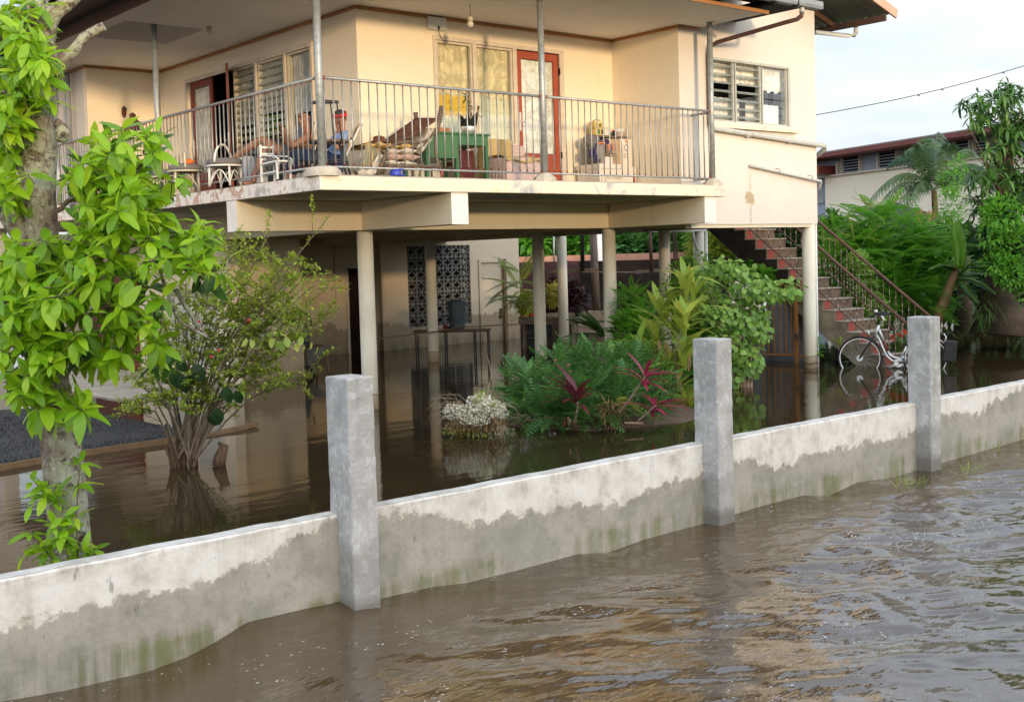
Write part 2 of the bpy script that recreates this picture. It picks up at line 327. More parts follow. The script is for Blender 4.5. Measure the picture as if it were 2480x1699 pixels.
M['leaf_lance'] = leafmat('yellow_green_lance_leaf', [(.10, .21, .025), (.20, .35, .045), (.34, .44, .07), (.50, .50, .09)], .35)
M['leaf_varieg'] = leafmat('variegated_vine_leaf', [(.05, .14, .02), (.10, .24, .03), (.19, .36, .05), (.34, .48, .10)], .35)
M['leaf_fern'] = leafmat('blue_green_shrub_leaf', [(.03, .10, .03), (.06, .18, .04), (.13, .29, .06)], .25)
M['leaf_red'] = leafmat('crimson_leaf', [(.12, .01, .03), (.28, .02, .06), (.45, .04, .11)], .3, .35)
M['leaf_maroon'] = leafmat('maroon_leaf', [(.06, .012, .016), (.12, .02, .03), (.20, .03, .045)], .25, .35)
M['leaf_purple'] = leafmat('purple_croton_leaf', [(.03, .012, .02), (.06, .02, .035), (.09, .035, .03)], .2)
M['leaf_yellow'] = leafmat('yellow_leaf', [(.40, .36, .04), (.55, .48, .08)], .3)
M['leaf_palm'] = leafmat('palm_leaflet', [(.025, .065, .03), (.05, .11, .04), (.09, .16, .055)], .25, .35)
M['leaf_banana'] = leafmat('banana_leaf', [(.03, .09, .02), (.05, .13, .03)], .4, .3)
M['leaf_banana_new'] = leafmat('young_banana_leaf', [(.16, .36, .03), (.20, .42, .04)], .45, .3)
M['leaf_brown'] = leafmat('dry_brown_leaf', [(.20, .12, .05), (.34, .22, .10)], .2, .8)
M['petal'] = leafmat('cream_white_petal', [(.58, .54, .34), (.76, .72, .54), (.84, .80, .68)], .3, .7)
M['petal_red'] = leafmat('scarlet_petal', [(.75, .03, .01), (.85, .06, .02)], .3, .6)
M['berry'] = surf('red_berry', (.45, .01, .02), (.55, .02, .03), 9, .3)
M['twig'] = surf('brown_twig', (.10, .07, .045), (.22, .17, .12), 20, .85, .4, 60)
M['twig_pale'] = surf('pale_dry_twig', (.26, .17, .12), (.40, .28, .2), 20, .85, .3, 60)
def bark_mat():
    t = NT('lichen_bark'); p = t.pos()
    col = t.ramp(t.noise(p, 6, 7, .7), [(.38, (.055, .040, .032)), (.50, (.22, .17, .135)), (.62, (.10, .075, .06))])
    li = t.ramp(t.noise(p, 11, 7, .75, .5), [(.46, 0.), (.51, 1.)]); li2 = t.ramp(t.noise(p, 2.2, 4), [(.38, 0.), (.55, 1.)])
    col = t.mix(t.math('MULTIPLY', t.math('MULTIPLY', li, li2), .85), col, (.38, .39, .29))
    wh = t.ramp(t.noise(p, 23, 5, .7), [(.60, 0.), (.65, 1.)])
    col = t.mix(t.math('MULTIPLY', wh, .55), col, (.55, .52, .45))
    cr_ = t.ramp(t.voro(t.mapv(p, (9, 9, 3.2)), 2, 'DISTANCE_TO_EDGE'), [(.0, 1.), (.07, 0.)])
    col = t.mix(t.math('MULTIPLY', cr_, .22), col, (.04, .03, .025))
    t.bump(t.math('ADD', t.noise(p, 30, 7, .75), t.math('MULTIPLY', t.ramp(t.voro(t.mapv(p, (9, 9, 3.2)), 2, 'DISTANCE_TO_EDGE'), [(0, 0.), (.12, 1.)]), .22)), .9, .012)
    return t.fin(col, .92, 0, .2)
M['bark'] = bark_mat()
M['bark_red'] = surf('reddish_bush_wood', (.045, .028, .018), (.21, .12, .07), 9, .9, 1.0, 30, stretch=(4, 4, .6), bd=.03)
M['bark_dark'] = surf('dark_trunk', (.035, .025, .018), (.11, .075, .05), 5, .9, .8, 20, bd=.015)
def gardenwall_mat(top, posts=False):
    t = NT('garden_post_concrete' if posts else 'rendered_garden_wall'); p = t.pos(); x, y, z = t.xyz(p)
    n1 = t.noise(p, 5, 7, .7); n2 = t.noise(p, 1.4, 5, .6); n3 = t.noise(t.mapv(p, (6, 6, .5)), 2, 5, .6)
    dry = t.ramp(n1, [(.30, (.47, .41, .34)), (.45, (.65, .585, .51)), (.60, (.76, .70, .63)), (.75, (.58, .52, .45))])
    wet = t.ramp(n1, [(.30, (.25, .225, .185)), (.6, (.34, .305, .25)), (.8, (.42, .37, .30))])
    wet = t.mix(t.ramp(t.noise(p, 3.1, 6, .7), [(.44, .0), (.60, .75)]), wet, (.42, .375, .31)); wet = t.mix(t.math('MULTIPLY', t.ramp(t.noise(p, 26, 5, .7), [(.52, 0.), (.62, 1.)]), .25), wet, (.2, .18, .15))
    if not posts:
        prof = [(-7.41, .33), (-6.92, .36), (-6.4, .30), (-6.06, .41), (-5.79, .43), (-5.51, .53), (-5.12, .53), (-4.71, .46), (-4.58, .39), (-4.05, .30), (-3.63, .30), (-3.05, .26), (-2.6, .31), (-2.12, .31), (-1.73, .38), (-1.01, .23), (-.35, .30), (-.07, .26), (.37, .29), (1.0, .30), (1.5, .42), (1.84, .36), (2.21, .34), (2.58, .43), (3.22, .55)]
        u = t.math('DIVIDE', t.math('ADD', x, 8), 12)
        lv = t.ramp(u, [((a+8)/12, b) for a, b in prof])
        d = t.math('SUBTRACT', t.math('SUBTRACT', z, lv), t.math('ADD', t.math('MULTIPLY', t.math('SUBTRACT', t.noise(p, 9, 7, .75), .5), .32), t.math('MULTIPLY', t.math('SUBTRACT', t.noise(p, 2.6, 5, .65), .5), .26)))
        f = t.ramp(t.math('ADD', t.math('MULTIPLY', d, 4), .5), [(.46, 0.), (.55, 1.)])
        col = t.mix(f, wet, dry)
        col = t.mix(t.math('MULTIPLY', t.math('MULTIPLY', t.ramp(t.math('ADD', t.math('MULTIPLY', d, 4), .5), [(.4, 0.), (.52, 1.), (.66, 0.)]), .3), 1), col, (.62, .52, .40))
        # grime under the coping, green growth at the water
        col = t.mix(t.math('MULTIPLY', t.math('MULTIPLY', t.ramp(z, [(.47, 0.), (.55, 1.)]), t.ramp(n3, [(.45, 0.), (.65, 1.)])), .35), col, (.25, .19, .14))
        col = t.mix(t.math('MULTIPLY', t.ramp(t.noise(t.mapv(p, (8, 8, .45)), 1.3, 5, .6), [(.55, 0.), (.72, 1.)]), .22), col, (.22, .19, .15))
        dk = t.math('MULTIPLY', t.math('LESS_THAN', x, -6.2), t.ramp(t.math('ADD', z, t.math('MULTIPLY', n2, .3)), [(.18, 1.), (.34, 0.)]))
        col = t.mix(t.math('MULTIPLY', t.math('MULTIPLY', dk, t.ramp(n3, [(.4, 0.), (.6, 1.)])), .5), col, (.12, .11, .08))
        alg = t.math('MULTIPLY', t.ramp(t.math('SUBTRACT', z, t.math('MULTIPLY', n3, .12)), [(-.06, 1.), (-.02, .8), (.07, 0.)]), t.ramp(t.math('ADD', t.math('MULTIPLY', n2, .6), t.math('MULTIPLY', n3, .4)), [(.46, 0.), (.58, 1.)]))
        col = t.mix(t.math('MULTIPLY', alg, .75), col, (.15, .145, .05))
        sp = t.ramp(t.noise(t.mapv(p, (1, 1, .35)), 16, 3, .5), [(.70, 0.), (.74, 1.)])
        col = t.mix(t.math('MULTIPLY', sp, .5), col, (.10, .085, .06))
    else:
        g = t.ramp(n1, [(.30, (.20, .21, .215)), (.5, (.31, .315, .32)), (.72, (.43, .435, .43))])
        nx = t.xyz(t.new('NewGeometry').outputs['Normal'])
        lit_side = t.ramp(n1, [(.30, (.33, .295, .26)), (.55, (.45, .41, .37)), (.75, (.54, .50, .455))])
        col = t.mix(t.ramp(t.math('MULTIPLY', nx[0], -1), [(0., .85), (.5, .25)]), g, lit_side)  # left faces greyer, the others paler and warmer: light painted into the colour
        sp = t.ramp(t.noise(p, 14, 6, .75), [(.52, 0.), (.60, 1.)])
        col = t.mix(t.math('MULTIPLY', sp, .45), col, (.62, .62, .61))
        pits = t.ramp(t.noise(p, 38, 4, .6), [(.64, 0.), (.70, 1.)])
        col = t.mix(t.math('MULTIPLY', pits, .4), col, (.14, .14, .14))
        d = t.math('SUBTRACT', z, t.math('ADD', t.math('MULTIPLY', n2, .9), -.12))
        col = t.mix(t.math('MULTIPLY', t.ramp(d, [(.0, 1.), (.05, 0.)]), .35), col, (.19, .18, .16))
        col = t.mix(t.math('MULTIPLY', t.ramp(t.math('ADD', z, t.math('MULTIPLY', n1, .12)), [(.08, .8), (.16, 0.)]), 1), col, (.15, .135, .11))
        col = t.mix(t.math('MULTIPLY', t.ramp(t.noise(t.mapv(p, (7, 7, .35)), 1.7, 5, .65), [(.52, 0.), (.68, 1.)]), .35), col, (.24, .235, .225))
    t.bump(t.math('ADD', t.noise(p, 45, 6, .7), t.math('MULTIPLY', t.noise(p, 7, 4), 1.2)), .55, .008)
    return t.fin(col, .88, 0, .3)
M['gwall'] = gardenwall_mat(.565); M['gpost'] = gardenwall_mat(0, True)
M['gcap'] = surf('pale_wall_coping', (.34, .30, .26), (.60, .57, .53), 5, .9, .7, 40, c=(.68, .66, .63), stretch=(1, 1, 1))
def gravel_mat():
    t = NT('wet_dark_gravel'); p = t.pos()
    v = t.voro(p, 42); f = t.noise(p, 60, 3)
    col = t.ramp(f, [(.3, (.022, .022, .024)), (.55, (.055, .055, .057)), (.75, (.13, .13, .13))])
    t.bump(t.math('MULTIPLY', v, 1.5), 1., .02)
    return t.fin(col, .7, 0, .4)
M['gravel'] = gravel_mat()
M['mud'] = surf('wet_brown_soil', (.05, .032, .02), (.11, .07, .045), 5, .8, .5, 30)
def water_mat(name, base, rough, layers, spec=.5):
    t = NT(name); p = t.pos(); h = None
    for sc_, st, amp, det in layers:
        n = t.math('MULTIPLY', t.noise(t.mapv(p, st, (0, 0, -.70)), sc_, det, .5), amp)
        h = n if h is None else t.math('ADD', h, n)
    t.bump(h, 1.0, 1.0)
    c = t.ramp(t.noise(p, .8, 4), [(.35, tuple(k*.85 for k in base)), (.65, tuple(k*1.1 for k in base))])
    t.fin(c, rough, 0, spec); t.b.inputs['IOR'].default_value = 1.333
    return t
M['water_yard'] = water_mat('still_brown_flood_water', (.034, .023, .011), .02, [(1.6, (.5, 1.7, 1), .0042, 2), (6, (.5, 2.4, 1), .0010, 2), (22, (.6, 2.0, 1), .00022, 2)]).m
# ------------------------------------------------------------------ mesh helpers
def rot_to(d, up=Vector((0, 0, 1))):
    """matrix whose X axis is d, Z axis as near `up` as it can be"""
    x = Vector(d).normalized(); y = Vector(up).cross(x)
    if y.length < 1e-5: y = Vector((0, 1, 0)).cross(x)
    y.normalize(); z = x.cross(y)
    return Matrix((x, y, z)).transposed().to_4x4()
class MB:
    def __init__(s): s.v = []; s.f = []; s.sm = []
    def add(s, vs, fs, smooth=False):
        k = len(s.v); s.v += [tuple(a) for a in vs]; s.f += [tuple(i+k for i in f) for f in fs]; s.sm += [smooth]*len(fs); return s
    def box(s, a, b, mt=None):
        x0, y0, z0 = a; x1, y1, z1 = b
        vs = [Vector(q) for q in ((x0, y0, z0), (x1, y0, z0), (x1, y1, z0), (x0, y1, z0), (x0, y0, z1), (x1, y0, z1), (x1, y1, z1), (x0, y1, z1))]
        if mt is not None: vs = [mt @ q for q in vs]
        return s.add(vs, [(0, 3, 2, 1), (4, 5, 6, 7), (0, 1, 5, 4), (1, 2, 6, 5), (2, 3, 7, 6), (3, 0, 4, 7)])
    def bar(s, a, b, w, h=None, up=(0, 0, 1)):
        a, b = Vector(a), Vector(b); h = h or w; m = Matrix.Translation(a) @ rot_to(b-a, Vector(up))
        return s.box((0, -w/2, -h/2), ((b-a).length, w/2, h/2), m)
    def tube(s, pts, r, n=8, caps=True, smooth=True):
        pts = [Vector(p) for p in pts]; rs = r if isinstance(r, (list, tuple)) else [r]*len(pts)
        vs = []; ref = None
        for i, p in enumerate(pts):
            d = (pts[min(i+1, len(pts)-1)]-pts[max(i-1, 0)]).normalized()
            if ref is None or abs(ref.dot(d)) > .95: ref = Vector((1, 0, 0)) if abs(d.z) > .7 else Vector((0, 0, 1))
            a = d.cross(ref).normalized(); b = d.cross(a); ref = b.cross(d) if False else ref
            for k in range(n):
                t = 2*PI*k/n; vs.append(p + (a*math.cos(t)+b*math.sin(t))*rs[i])
        fs = []
        for i in range(len(pts)-1):
            for k in range(n):
                k2 = (k+1) % n; fs.append((i*n+k, i*n+k2, (i+1)*n+k2, (i+1)*n+k))
        s.add(vs, [f[::-1] for f in fs], smooth)
        if caps: 
            k = len(s.v)-len(vs); s.f += [tuple(k+i for i in range(n)), tuple(k+(len(pts)-1)*n+i for i in reversed(range(n)))]; s.sm += [False]*2
        return s
    def cyl(s, c, r, z0, z1, n=20, r2=None):
        return s.tube([(c[0], c[1], z0), (c[0], c[1], z1)], [r, r2 or r], n)
    def lathe(s, c, prof, n=16, smooth=True):
        vs = [(c[0]+r*math.cos(2*PI*k/n), c[1]+r*math.sin(2*PI*k/n), c[2]+z) for r, z in prof for k in range(n)]
        fs = [(i*n+k, i*n+(k+1) % n, (i+1)*n+(k+1) % n, (i+1)*n+k) for i in range(len(prof)-1) for k in range(n)]
        s.add(vs, fs, smooth); k = len(s.v)-len(vs)
        s.f += [tuple(k+i for i in reversed(range(n))), tuple(k+(len(prof)-1)*n+i for i in range(n))]; s.sm += [False]*2
        return s
    def ball(s, c, r, n=10, sc=(1, 1, 1)):
        vs = []; m = n//2
        for i in range(m+1):
            th = PI*i/m
            for k in range(n):
                ph = 2*PI*k/n; vs.append((c[0]+r*sc[0]*math.sin(th)*math.cos(ph), c[1]+r*sc[1]*math.sin(th)*math.sin(ph), c[2]+r*sc[2]*math.cos(th)))
        return s.add(vs, [(i*n+k, (i+1)*n+k, (i+1)*n+(k+1) % n, i*n+(k+1) % n) for i in range(m) for k in range(n)], True)
    def poly(s, pts, d, ax):
        """flat outline extruded by d along an axis vector"""
        pts = [Vector(p) for p in pts]; n = len(pts); ax = Vector(ax)*d
        vs = pts + [p+ax for p in pts]
        fs = [tuple(range(n)), tuple(reversed(range(n, 2*n)))] + [(i, i+n, (i+1) % n + n, (i+1) % n) for i in range(n)]
        return s.add(vs, fs)
    def sheet(s, grid, th=0.0, smooth=True):
        """surface through a grid of points, given a thickness"""
        R_, C_ = len(grid), len(grid[0]); vs = [Vector(p) for row in grid for p in row]
        fs = [(i*C_+j, i*C_+j+1, (i+1)*C_+j+1, (i+1)*C_+j) for i in range(R_-1) for j in range(C_-1)]
        if th:
            k = len(vs); nn = [Vector((0, 0, 0)) for _ in vs]
            for f in fs:
                q = (vs[f[1]]-vs[f[0]]).cross(vs[f[3]]-vs[f[0]])
                for i in f: nn[i] += q
            vs = vs + [vs[i]-nn[i].normalized()*th for i in range(k)]
            bd = [(i*C_, (i+1)*C_) for i in range(R_-1)][::-1] and []
            top = list(fs); fs = top + [tuple(k+i for i in reversed(f)) for f in top]
            edge = [j for j in range(C_)] + [i*C_+C_-1 for i in range(1, R_)] + [(R_-1)*C_+j for j in range(C_-2, -1, -1)] + [i*C_ for i in range(R_-2, 0, -1)]
            for a in range(len(edge)):
                e0, e1 = edge[a], edge[(a+1) % len(edge)]; fs.append((e1, e0, e0+k, e1+k))
        return s.add(vs, fs, smooth)
    def build(s, name, mat, parent=None, bevel=0, seg=2, kind=None, local=False):
        me = bpy.data.meshes.new(name)
        off = (0, 0, 0)
        if parent is not None and parent.get('_w') and not local: off = tuple(parent['_w'])
        me.from_pydata([(a-off[0], b-off[1], c-off[2]) for a, b, c in s.v], [], s.f); me.polygons.foreach_set('use_smooth', s.sm)
        me.materials.append(M[mat] if isinstance(mat, str) else mat)
        o = bpy.data.objects.new(name, me); COL.objects.link(o)
        if parent is not None:
            o.parent = parent; o['_w'] = list(off)
        if bevel:
            m = o.modifiers.new('bevel', 'BEVEL'); m.width = bevel; m.segments = seg; m.limit_method = 'ANGLE'; m.angle_limit = .7
        if kind: o['kind'] = kind
        return o
def tag(o, label, cat, group=None):
    o['label'] = label; o['category'] = cat
    if group: o['group'] = group
    return o
def thing(name, label, cat, loc=(0, 0, 0), rotz=0, group=None, world=True):
    """an Empty at the thing's base; with world=True its parts are given in world coordinates"""
    o = bpy.data.objects.new(name, None); COL.objects.link(o); o.location = loc; o.rotation_euler = (0, 0, rotz); o.empty_display_size = .1
    if world: o['_w'] = [float(a) for a in loc]
    return tag(o, label, cat, group)
def struct(o): o['kind'] = 'structure'; return o
def dup(src, parent, loc=None, mw=None):
    c = src.copy(); COL.objects.link(c); c.parent = parent
    if loc is not None: c.location = loc
    if mw is not None: c.matrix_basis = mw
    return c
def dup_tree(root, loc, rotz, label):
    r = root.copy(); COL.objects.link(r); r.location = loc; r.rotation_euler = (0, 0, rotz); r['label'] = label
    for ch in list(root.children):
        c = ch.copy(); COL.objects.link(c); c.parent = r
        for g in ch.children:
            d = g.copy(); COL.objects.link(d); d.parent = c
    return r
def wob(a, s=.004): return a + random.uniform(-s, s)
# ------------------------------------------------------------------ ground under the flood
g = MB().add([(-300, -300, -.9), (300, -300, -.9), (300, 300, -.9), (-300, 300, -.9)], [(0, 1, 2, 3)]); struct(g.build('ground', 'mud'))
# ------------------------------------------------------------------ water
yy = lambda x: -7.83 + .013*x
w_ = MB().add([(-250, yy(-250), 0), (250, yy(250), 0), (250, 250, 0), (-250, 250, 0)], [(0, 1, 2, 3)])
struct(w_.build('yard_water', 'water_yard'))
def wave_field(X, Y):
    h = np.full_like(X, -.045)
    prof = [(-9, -.03), (-7.42, -.033), (-7.1, -.06), (-6.68, -.075), (-6.45, -.052), (-6.26, -.005), (-6.08, .06), (-5.75, .055), (-5.42, .045), (-5.16, .0), (-4.76, -.01), (-4.5, -.04), (-4.05, -.045), (-3.48, -.04), (-3.16, -.085), (-2.78, -.06), (-2.0, -.055), (-1.34, -.035), (-.78, -.036), (-.41, -.10), (.04, -.046), (.64, -.085), (1.56, -.07), (3.3, -.045), (9, -.045)]
    px, pz = zip(*prof); d = np.clip(yy(X)-.06-Y, 0, None)
    h += (np.interp(X, px, pz)+.045)*np.exp(-d/.55)
    # the current runs along the wall and turns into the street: bands of ripples swept by it
    s_ = X*.82-Y*.57; c_ = X*.57+Y*.82
    amp = np.clip((X+7.6)/4.4, .20, 1.6)*np.clip(d/.9, 0, 1)
    r = np.random.default_rng(3)
    def vn(u, v, seed):
        q = np.random.default_rng(seed).random((256, 256)); ui = np.floor(u).astype(int); vi = np.floor(v).astype(int); fu = u-ui; fv = v-vi
        fu = fu*fu*(3-2*fu); fv = fv*fv*(3-2*fv)
        a = q[ui % 256, vi % 256]; b = q[(ui+1) % 256, vi % 256]; c = q[ui % 256, (vi+1) % 256]; e = q[(ui+1) % 256, (vi+1) % 256]
        return (a*(1-fu)+b*fu)*(1-fv)+(c*(1-fu)+e*fu)*fv-.5
    wx = vn(X*1.1, Y*1.1, 1)*1.6; wy = vn(X*1.1+40, Y*1.1, 2)*1.6
    n = 0
    for k, (fx, fy, a_) in enumerate(((.9, 1.7, .052), (2.0, 3.6, .034), (4.4, 7.8, .015), (9, 16, .0055), (18, 32, .0014))):
        v_ = vn(s_*fx+wx*fx*.12+9*k, c_*fy+wy*fy*.10+5*k, 11+k)*2; n = n + a_*(1-2*np.sqrt(v_*v_*.8+.02))*.75
    h += (n-.02)*amp*.62
    return h
nx_, ny_ = 620, 420
gx = np.linspace(-9.5, 7.5, nx_); gy = np.linspace(0, 1, ny_)**1.0
Xg = np.repeat(gx[:, None], ny_, 1); Yg = yy(Xg) - gy[None, :]*4.6
Zg = wave_field(Xg, Yg)
edge = np.clip(np.minimum.reduce([(Xg+9.5)/1.0, (7.5-Xg)/1.5, (yy(Xg)-4.6 < Yg-.0)*((Yg-yy(Xg)+4.6)/.8)]), 0, 1)
Zg = -.045 + (Zg+.045)*edge
def grid_mesh(name, X, Y, Z, mat):
    a, b = X.shape; me = bpy.data.meshes.new(name); co = np.stack([X, Y, Z], -1).reshape(-1, 3)
    idx = np.arange(a*b).reshape(a, b); q = np.stack([idx[:-1, :-1], idx[:-1, 1:], idx[1:, 1:], idx[1:, :-1]], -1).reshape(-1, 4)
    nrm = np.cross(co[q[0, 1]]-co[q[0, 0]], co[q[0, 3]]-co[q[0, 0]])
    if nrm[2] < 0: q = q[:, ::-1]
    me.vertices.add(len(co)); me.vertices.foreach_set('co', co.ravel()); me.loops.add(q.size); me.loops.foreach_set('vertex_index', q.ravel().astype(np.int32))
    me.polygons.add(len(q)); me.polygons.foreach_set('loop_start', np.arange(0, q.size, 4, dtype=np.int32)); me.polygons.foreach_set('loop_total', np.full(len(q), 4, np.int32))
    me.update(calc_edges=True); me.polygons.foreach_set('use_smooth', np.ones(len(q), bool)); me.materials.append(mat)
    o = bpy.data.objects.new(name, me); COL.objects.link(o); return o
wt = water_mat('muddy_street_water', (.070, .043, .019), .02, [(8, (.5, 1.6, 1), .0050, 2), (26, (.55, 1.6, 1), .0016, 2), (80, (.8, 1.2, 1), .0003, 2)])
p_ = wt.pos(); xw, yw, zw = wt.xyz(p_)
near = wt.ramp(wt.math('MULTIPLY', wt.math('SUBTRACT', -7.95, yw), .3), [(0, 1.), (.4, 0.)])
fb = wt.ramp(wt.noise(wt.mapv(p_, (.7, 1.5, 1), (0, 0, -.3)), 1.1, 4, .6), [(.50, 0.), (.62, 1.)])
sp_ = wt.ramp(wt.voro(wt.mapv(p_, (1, 1.3, 1), (0, 0, -.3)), 24), [(.16, 1.), (.26, 0.)])
sel = wt.ramp(wt.noise(p_, 13, 2), [(.54, 0.), (.57, 1.)])
foam = wt.math('MULTIPLY', wt.math('MULTIPLY', fb, sp_), sel)
line_ = wt.math('MULTIPLY', wt.ramp(wt.noise(wt.mapv(p_, (.8, 2.0, 1), (0, 0, -.35)), 2.4, 7, .72, .6), [(.494, 0.), (.5, 1.), (.506, 0.)]), wt.ramp(wt.noise(p_, .9, 3), [(.55, 0.), (.62, 1.)]))
foam = wt.math('MAXIMUM', foam, wt.math('MULTIPLY', line_, .6))
old = wt.b.inputs['Base Color'].links[0].from_socket
wt.l.new(wt.mix(foam, old, (.55, .52, .47)), wt.b.inputs['Base Color'])
wt.l.new(wt.math('ADD', .025, wt.math('MULTIPLY', foam, .6)), wt.b.inputs['Roughness'])
wt.b.inputs['IOR'].default_value = 2.1
M['water_street'] = wt.m
struct(grid_mesh('street_water', Xg, Yg, Zg, wt.m))
far_ = MB()
for a, b, c, d in ((-250, -9.5, None, None), (7.5, 250, None, None)):
    far_.add([(a, -200, -.045), (b, -200, -.045), (b, yy(b), -.045), (a, yy(a), -.045)], [(0, 1, 2, 3)])
far_.add([(-9.5, -200, -.045), (7.5, -200, -.045), (7.5, yy(7.5)-4.6, -.045), (-9.5, yy(-9.5)-4.6, -.045)], [(0, 1, 2, 3)])
struct(far_.build('flooded_street', 'water_street'))
# ------------------------------------------------------------------ garden wall with its posts
gwall = thing('garden_wall', 'low rendered concrete garden wall, damp at the foot, with square grey posts', 'garden wall', (-2, -8, 0))
yf = lambda x: -8.056 + .013*x                # front face of the posts
def wall_panel(xa, xb, step=.16):
    n = max(2, int((xb-xa)/step)); rows = []
    for i in range(n+1):
        x = xa+(xb-xa)*i/n; y0 = yf(x)+.16; t_ = .565+random.uniform(-.004, .004)
        rows.append([(x, y0, -.7), (x, y0, t_-.03), (x, y0+random.uniform(-.003, .003), t_-.006), (x, y0+.012, t_+.004), (x, y0+.07, t_+.006), (x, y0+.128, t_+.002), (x, y0+.14, t_-.012), (x, y0+.14, -.7)])
    return rows
posts = [(-5.457, 0), (-2.102, 0), (1.031, 0), (4.25, 0), (-9.0, 0)]
PW = .188
segs = [(-12, -9.0), (-9.0+PW, -5.457), (-5.457+PW, -2.102), (-2.102+PW, 1.031), (1.031+PW, 4.25), (4.25+PW, 12)]
for a, b in segs:
    rows = wall_panel(a-.02, b+.02); m_ = MB(); m_.sheet(rows, 0, False); o = m_.build('wall_panel', 'gwall', gwall)
    cp = MB()
    cap = [[r[3], r[4], r[5]] for r in rows]; cap = [[(p[0], p[1]+dy, p[2]+.0015+random.uniform(0, .001)) for p, dy in zip(r, (random.uniform(.0, .008), 0, 0))] for r in cap]
    cp.sheet(cap, 0, True); cp.build('coping', 'gcap', gwall)
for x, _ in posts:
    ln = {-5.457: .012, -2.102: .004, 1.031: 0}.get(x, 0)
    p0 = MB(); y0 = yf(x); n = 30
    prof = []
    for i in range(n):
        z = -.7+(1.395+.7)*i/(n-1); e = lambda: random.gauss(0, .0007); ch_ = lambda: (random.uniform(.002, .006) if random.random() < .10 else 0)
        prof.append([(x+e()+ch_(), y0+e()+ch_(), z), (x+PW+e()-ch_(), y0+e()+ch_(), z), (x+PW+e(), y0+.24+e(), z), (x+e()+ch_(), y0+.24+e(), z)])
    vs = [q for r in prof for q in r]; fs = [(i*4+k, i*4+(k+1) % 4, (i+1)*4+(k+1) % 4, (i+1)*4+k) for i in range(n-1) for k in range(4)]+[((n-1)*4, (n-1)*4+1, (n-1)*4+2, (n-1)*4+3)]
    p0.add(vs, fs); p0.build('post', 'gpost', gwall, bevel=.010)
# ------------------------------------------------------------------ driveway of gravel with its edging board
def gz(x, y): return .05+.05*math.sin(x*1.7)*math.cos(y*1.3)
ring = [(-9.5, -2.9), (-5.33, -1.06), (-4.36, -.79), (-2.75, -.66), (-2.7, 1.05), (-2.79, 1.8), (-2.68, 2.98), (-2.76, 4.0), (-3.6, 4.4), (-9.5, 5.5)]
gm = MB(); cx_, cy_ = -5.0, 1.6
rings = []
for k, s_ in enumerate((1, .93, .82, .66, .45, .2)):
    rings.append([(cx_+(x-cx_)*s_, cy_+(y-cy_)*s_, (.0 if k == 0 else .045)+(0 if k < 2 else random.uniform(0, .02))-(.12 if k == 0 else 0)) for x, y in ring])
n = len(ring); vs = [q for r in rings for q in r]; fs = [(k*n+i, k*n+(i+1) % n, (k+1)*n+(i+1) % n, (k+1)*n+i) for k in range(5) for i in range(n)]+[tuple(5*n+i for i in range(n))]
gm.add(vs, fs, True); struct(gm.build('gravel_driveway', 'gravel'))
st = MB(); 
for k in range(7000):
    i = random.random(); x = random.uniform(-6.2, -2.8); y = random.uniform(-1.0, 3.8)
    if y < -.86+(x+4.4)*.12+.08 or (x > -2.9 and y > .5): continue
    r = random.uniform(.008, .026)*(1+.4*(random.random() < .1)); st.add([(x+r, y, .035), (x-.5*r, y+.87*r, .035), (x-.5*r, y-.87*r, .035), (x, y, .05+r)], [(0, 1, 3), (1, 2, 3), (2, 0, 3)])
st.build('gravel_stones', 'gravel', kind='stuff')
eb = thing('edging_board', 'long wet brown timber board edging the gravel drive at the water', 'board', (-4, -.9, 0))
e_ = [(-9.5, -2.98), (-5.33, -1.10), (-4.36, -.84), (-3.2, -.73)]
for a, b in zip(e_, e_[1:]): MB().bar((*a, .02), (*b, .02), .045, .09).build('board', 'plank', eb)
pk = MB().bar((-3.15, -.70, -.01), (-1.97, -.33, .035), .10, .05).build('floating_plank', 'plank'); tag(pk, 'orange-brown plank end lying in the water beyond the bush', 'plank')
# ------------------------------------------------------------------ the house
H = thing('house', 'cream two-storey house raised on round columns with a corner balcony', 'house', (0, 0, 0))
T = 5.56
def hb(name, mat, a, b, **k): return MB().box(a, b).build(name, mat, H, **k)
# floor slab and its edge band
hb('floor_slab', 'slab', (-1.9, -2.1, 2.915), (5.0, 12, 3.07)); hb('floor_slab', 'slab', (5.0, -1.55, 2.60), (8.0, 12, 3.06))
MB().box((-2.035, -2.235, 2.91), (5.145, -2.101, 3.075)).build('slab_edge', 'slab_edge', H, bevel=.01)
MB().box((-2.035, -2.10, 2.91), (-1.901, 12, 3.075)).build('slab_edge', 'slab_edge', H, bevel=.01)
MB().box((5.0, -2.10, 2.91), (5.145, -1.72, 3.075)).build('slab_edge', 'slab_edge', H, bevel=.01)
hb('floor_finish', 'tread', (-1.95, -2.15, 3.076), (5.06, -1.85, 3.096)); hb('floor_finish', 'tread', (-1.95, -1.85, 3.076), (-1.6, 12, 3.096))
hb('floor_finish', 'slab', (-1.6, -1.85, 3.076), (5.06, -.28, 3.10)); hb('floor_finish', 'slab', (-1.6, -.28, 3.076), (-.2, 6.15, 3.10))
# beams
B = .132
def beam(a, b, z0=2.51, z1=2.909, end=None):
    hb('beam', 'beam', (a[0], a[1], z0), (b[0], b[1], z1), bevel=.006)
beam((-2.015, -B), (8.1, B)); 
for cx0 in (0, 4.806): beam((cx0-B, -2.196), (cx0+B, -B-.003)); beam((cx0-B, B+.003), (cx0+B, 9.0))
hb('beam_end', 'beam_end', (-2.022, -B, 2.51), (-2.0155, B, 2.909))
for cx0 in (0, 4.806): hb('beam_end', 'beam_end', (cx0-B, -2.2025, 2.51), (cx0+B, -2.1965, 2.909))
beam((.5, 2.61), (8.1, 2.87), 2.56); beam((.5, 5.35), (8.9, 5.6), 2.56); beam((7.97, B), (8.2, 9), 2.56)
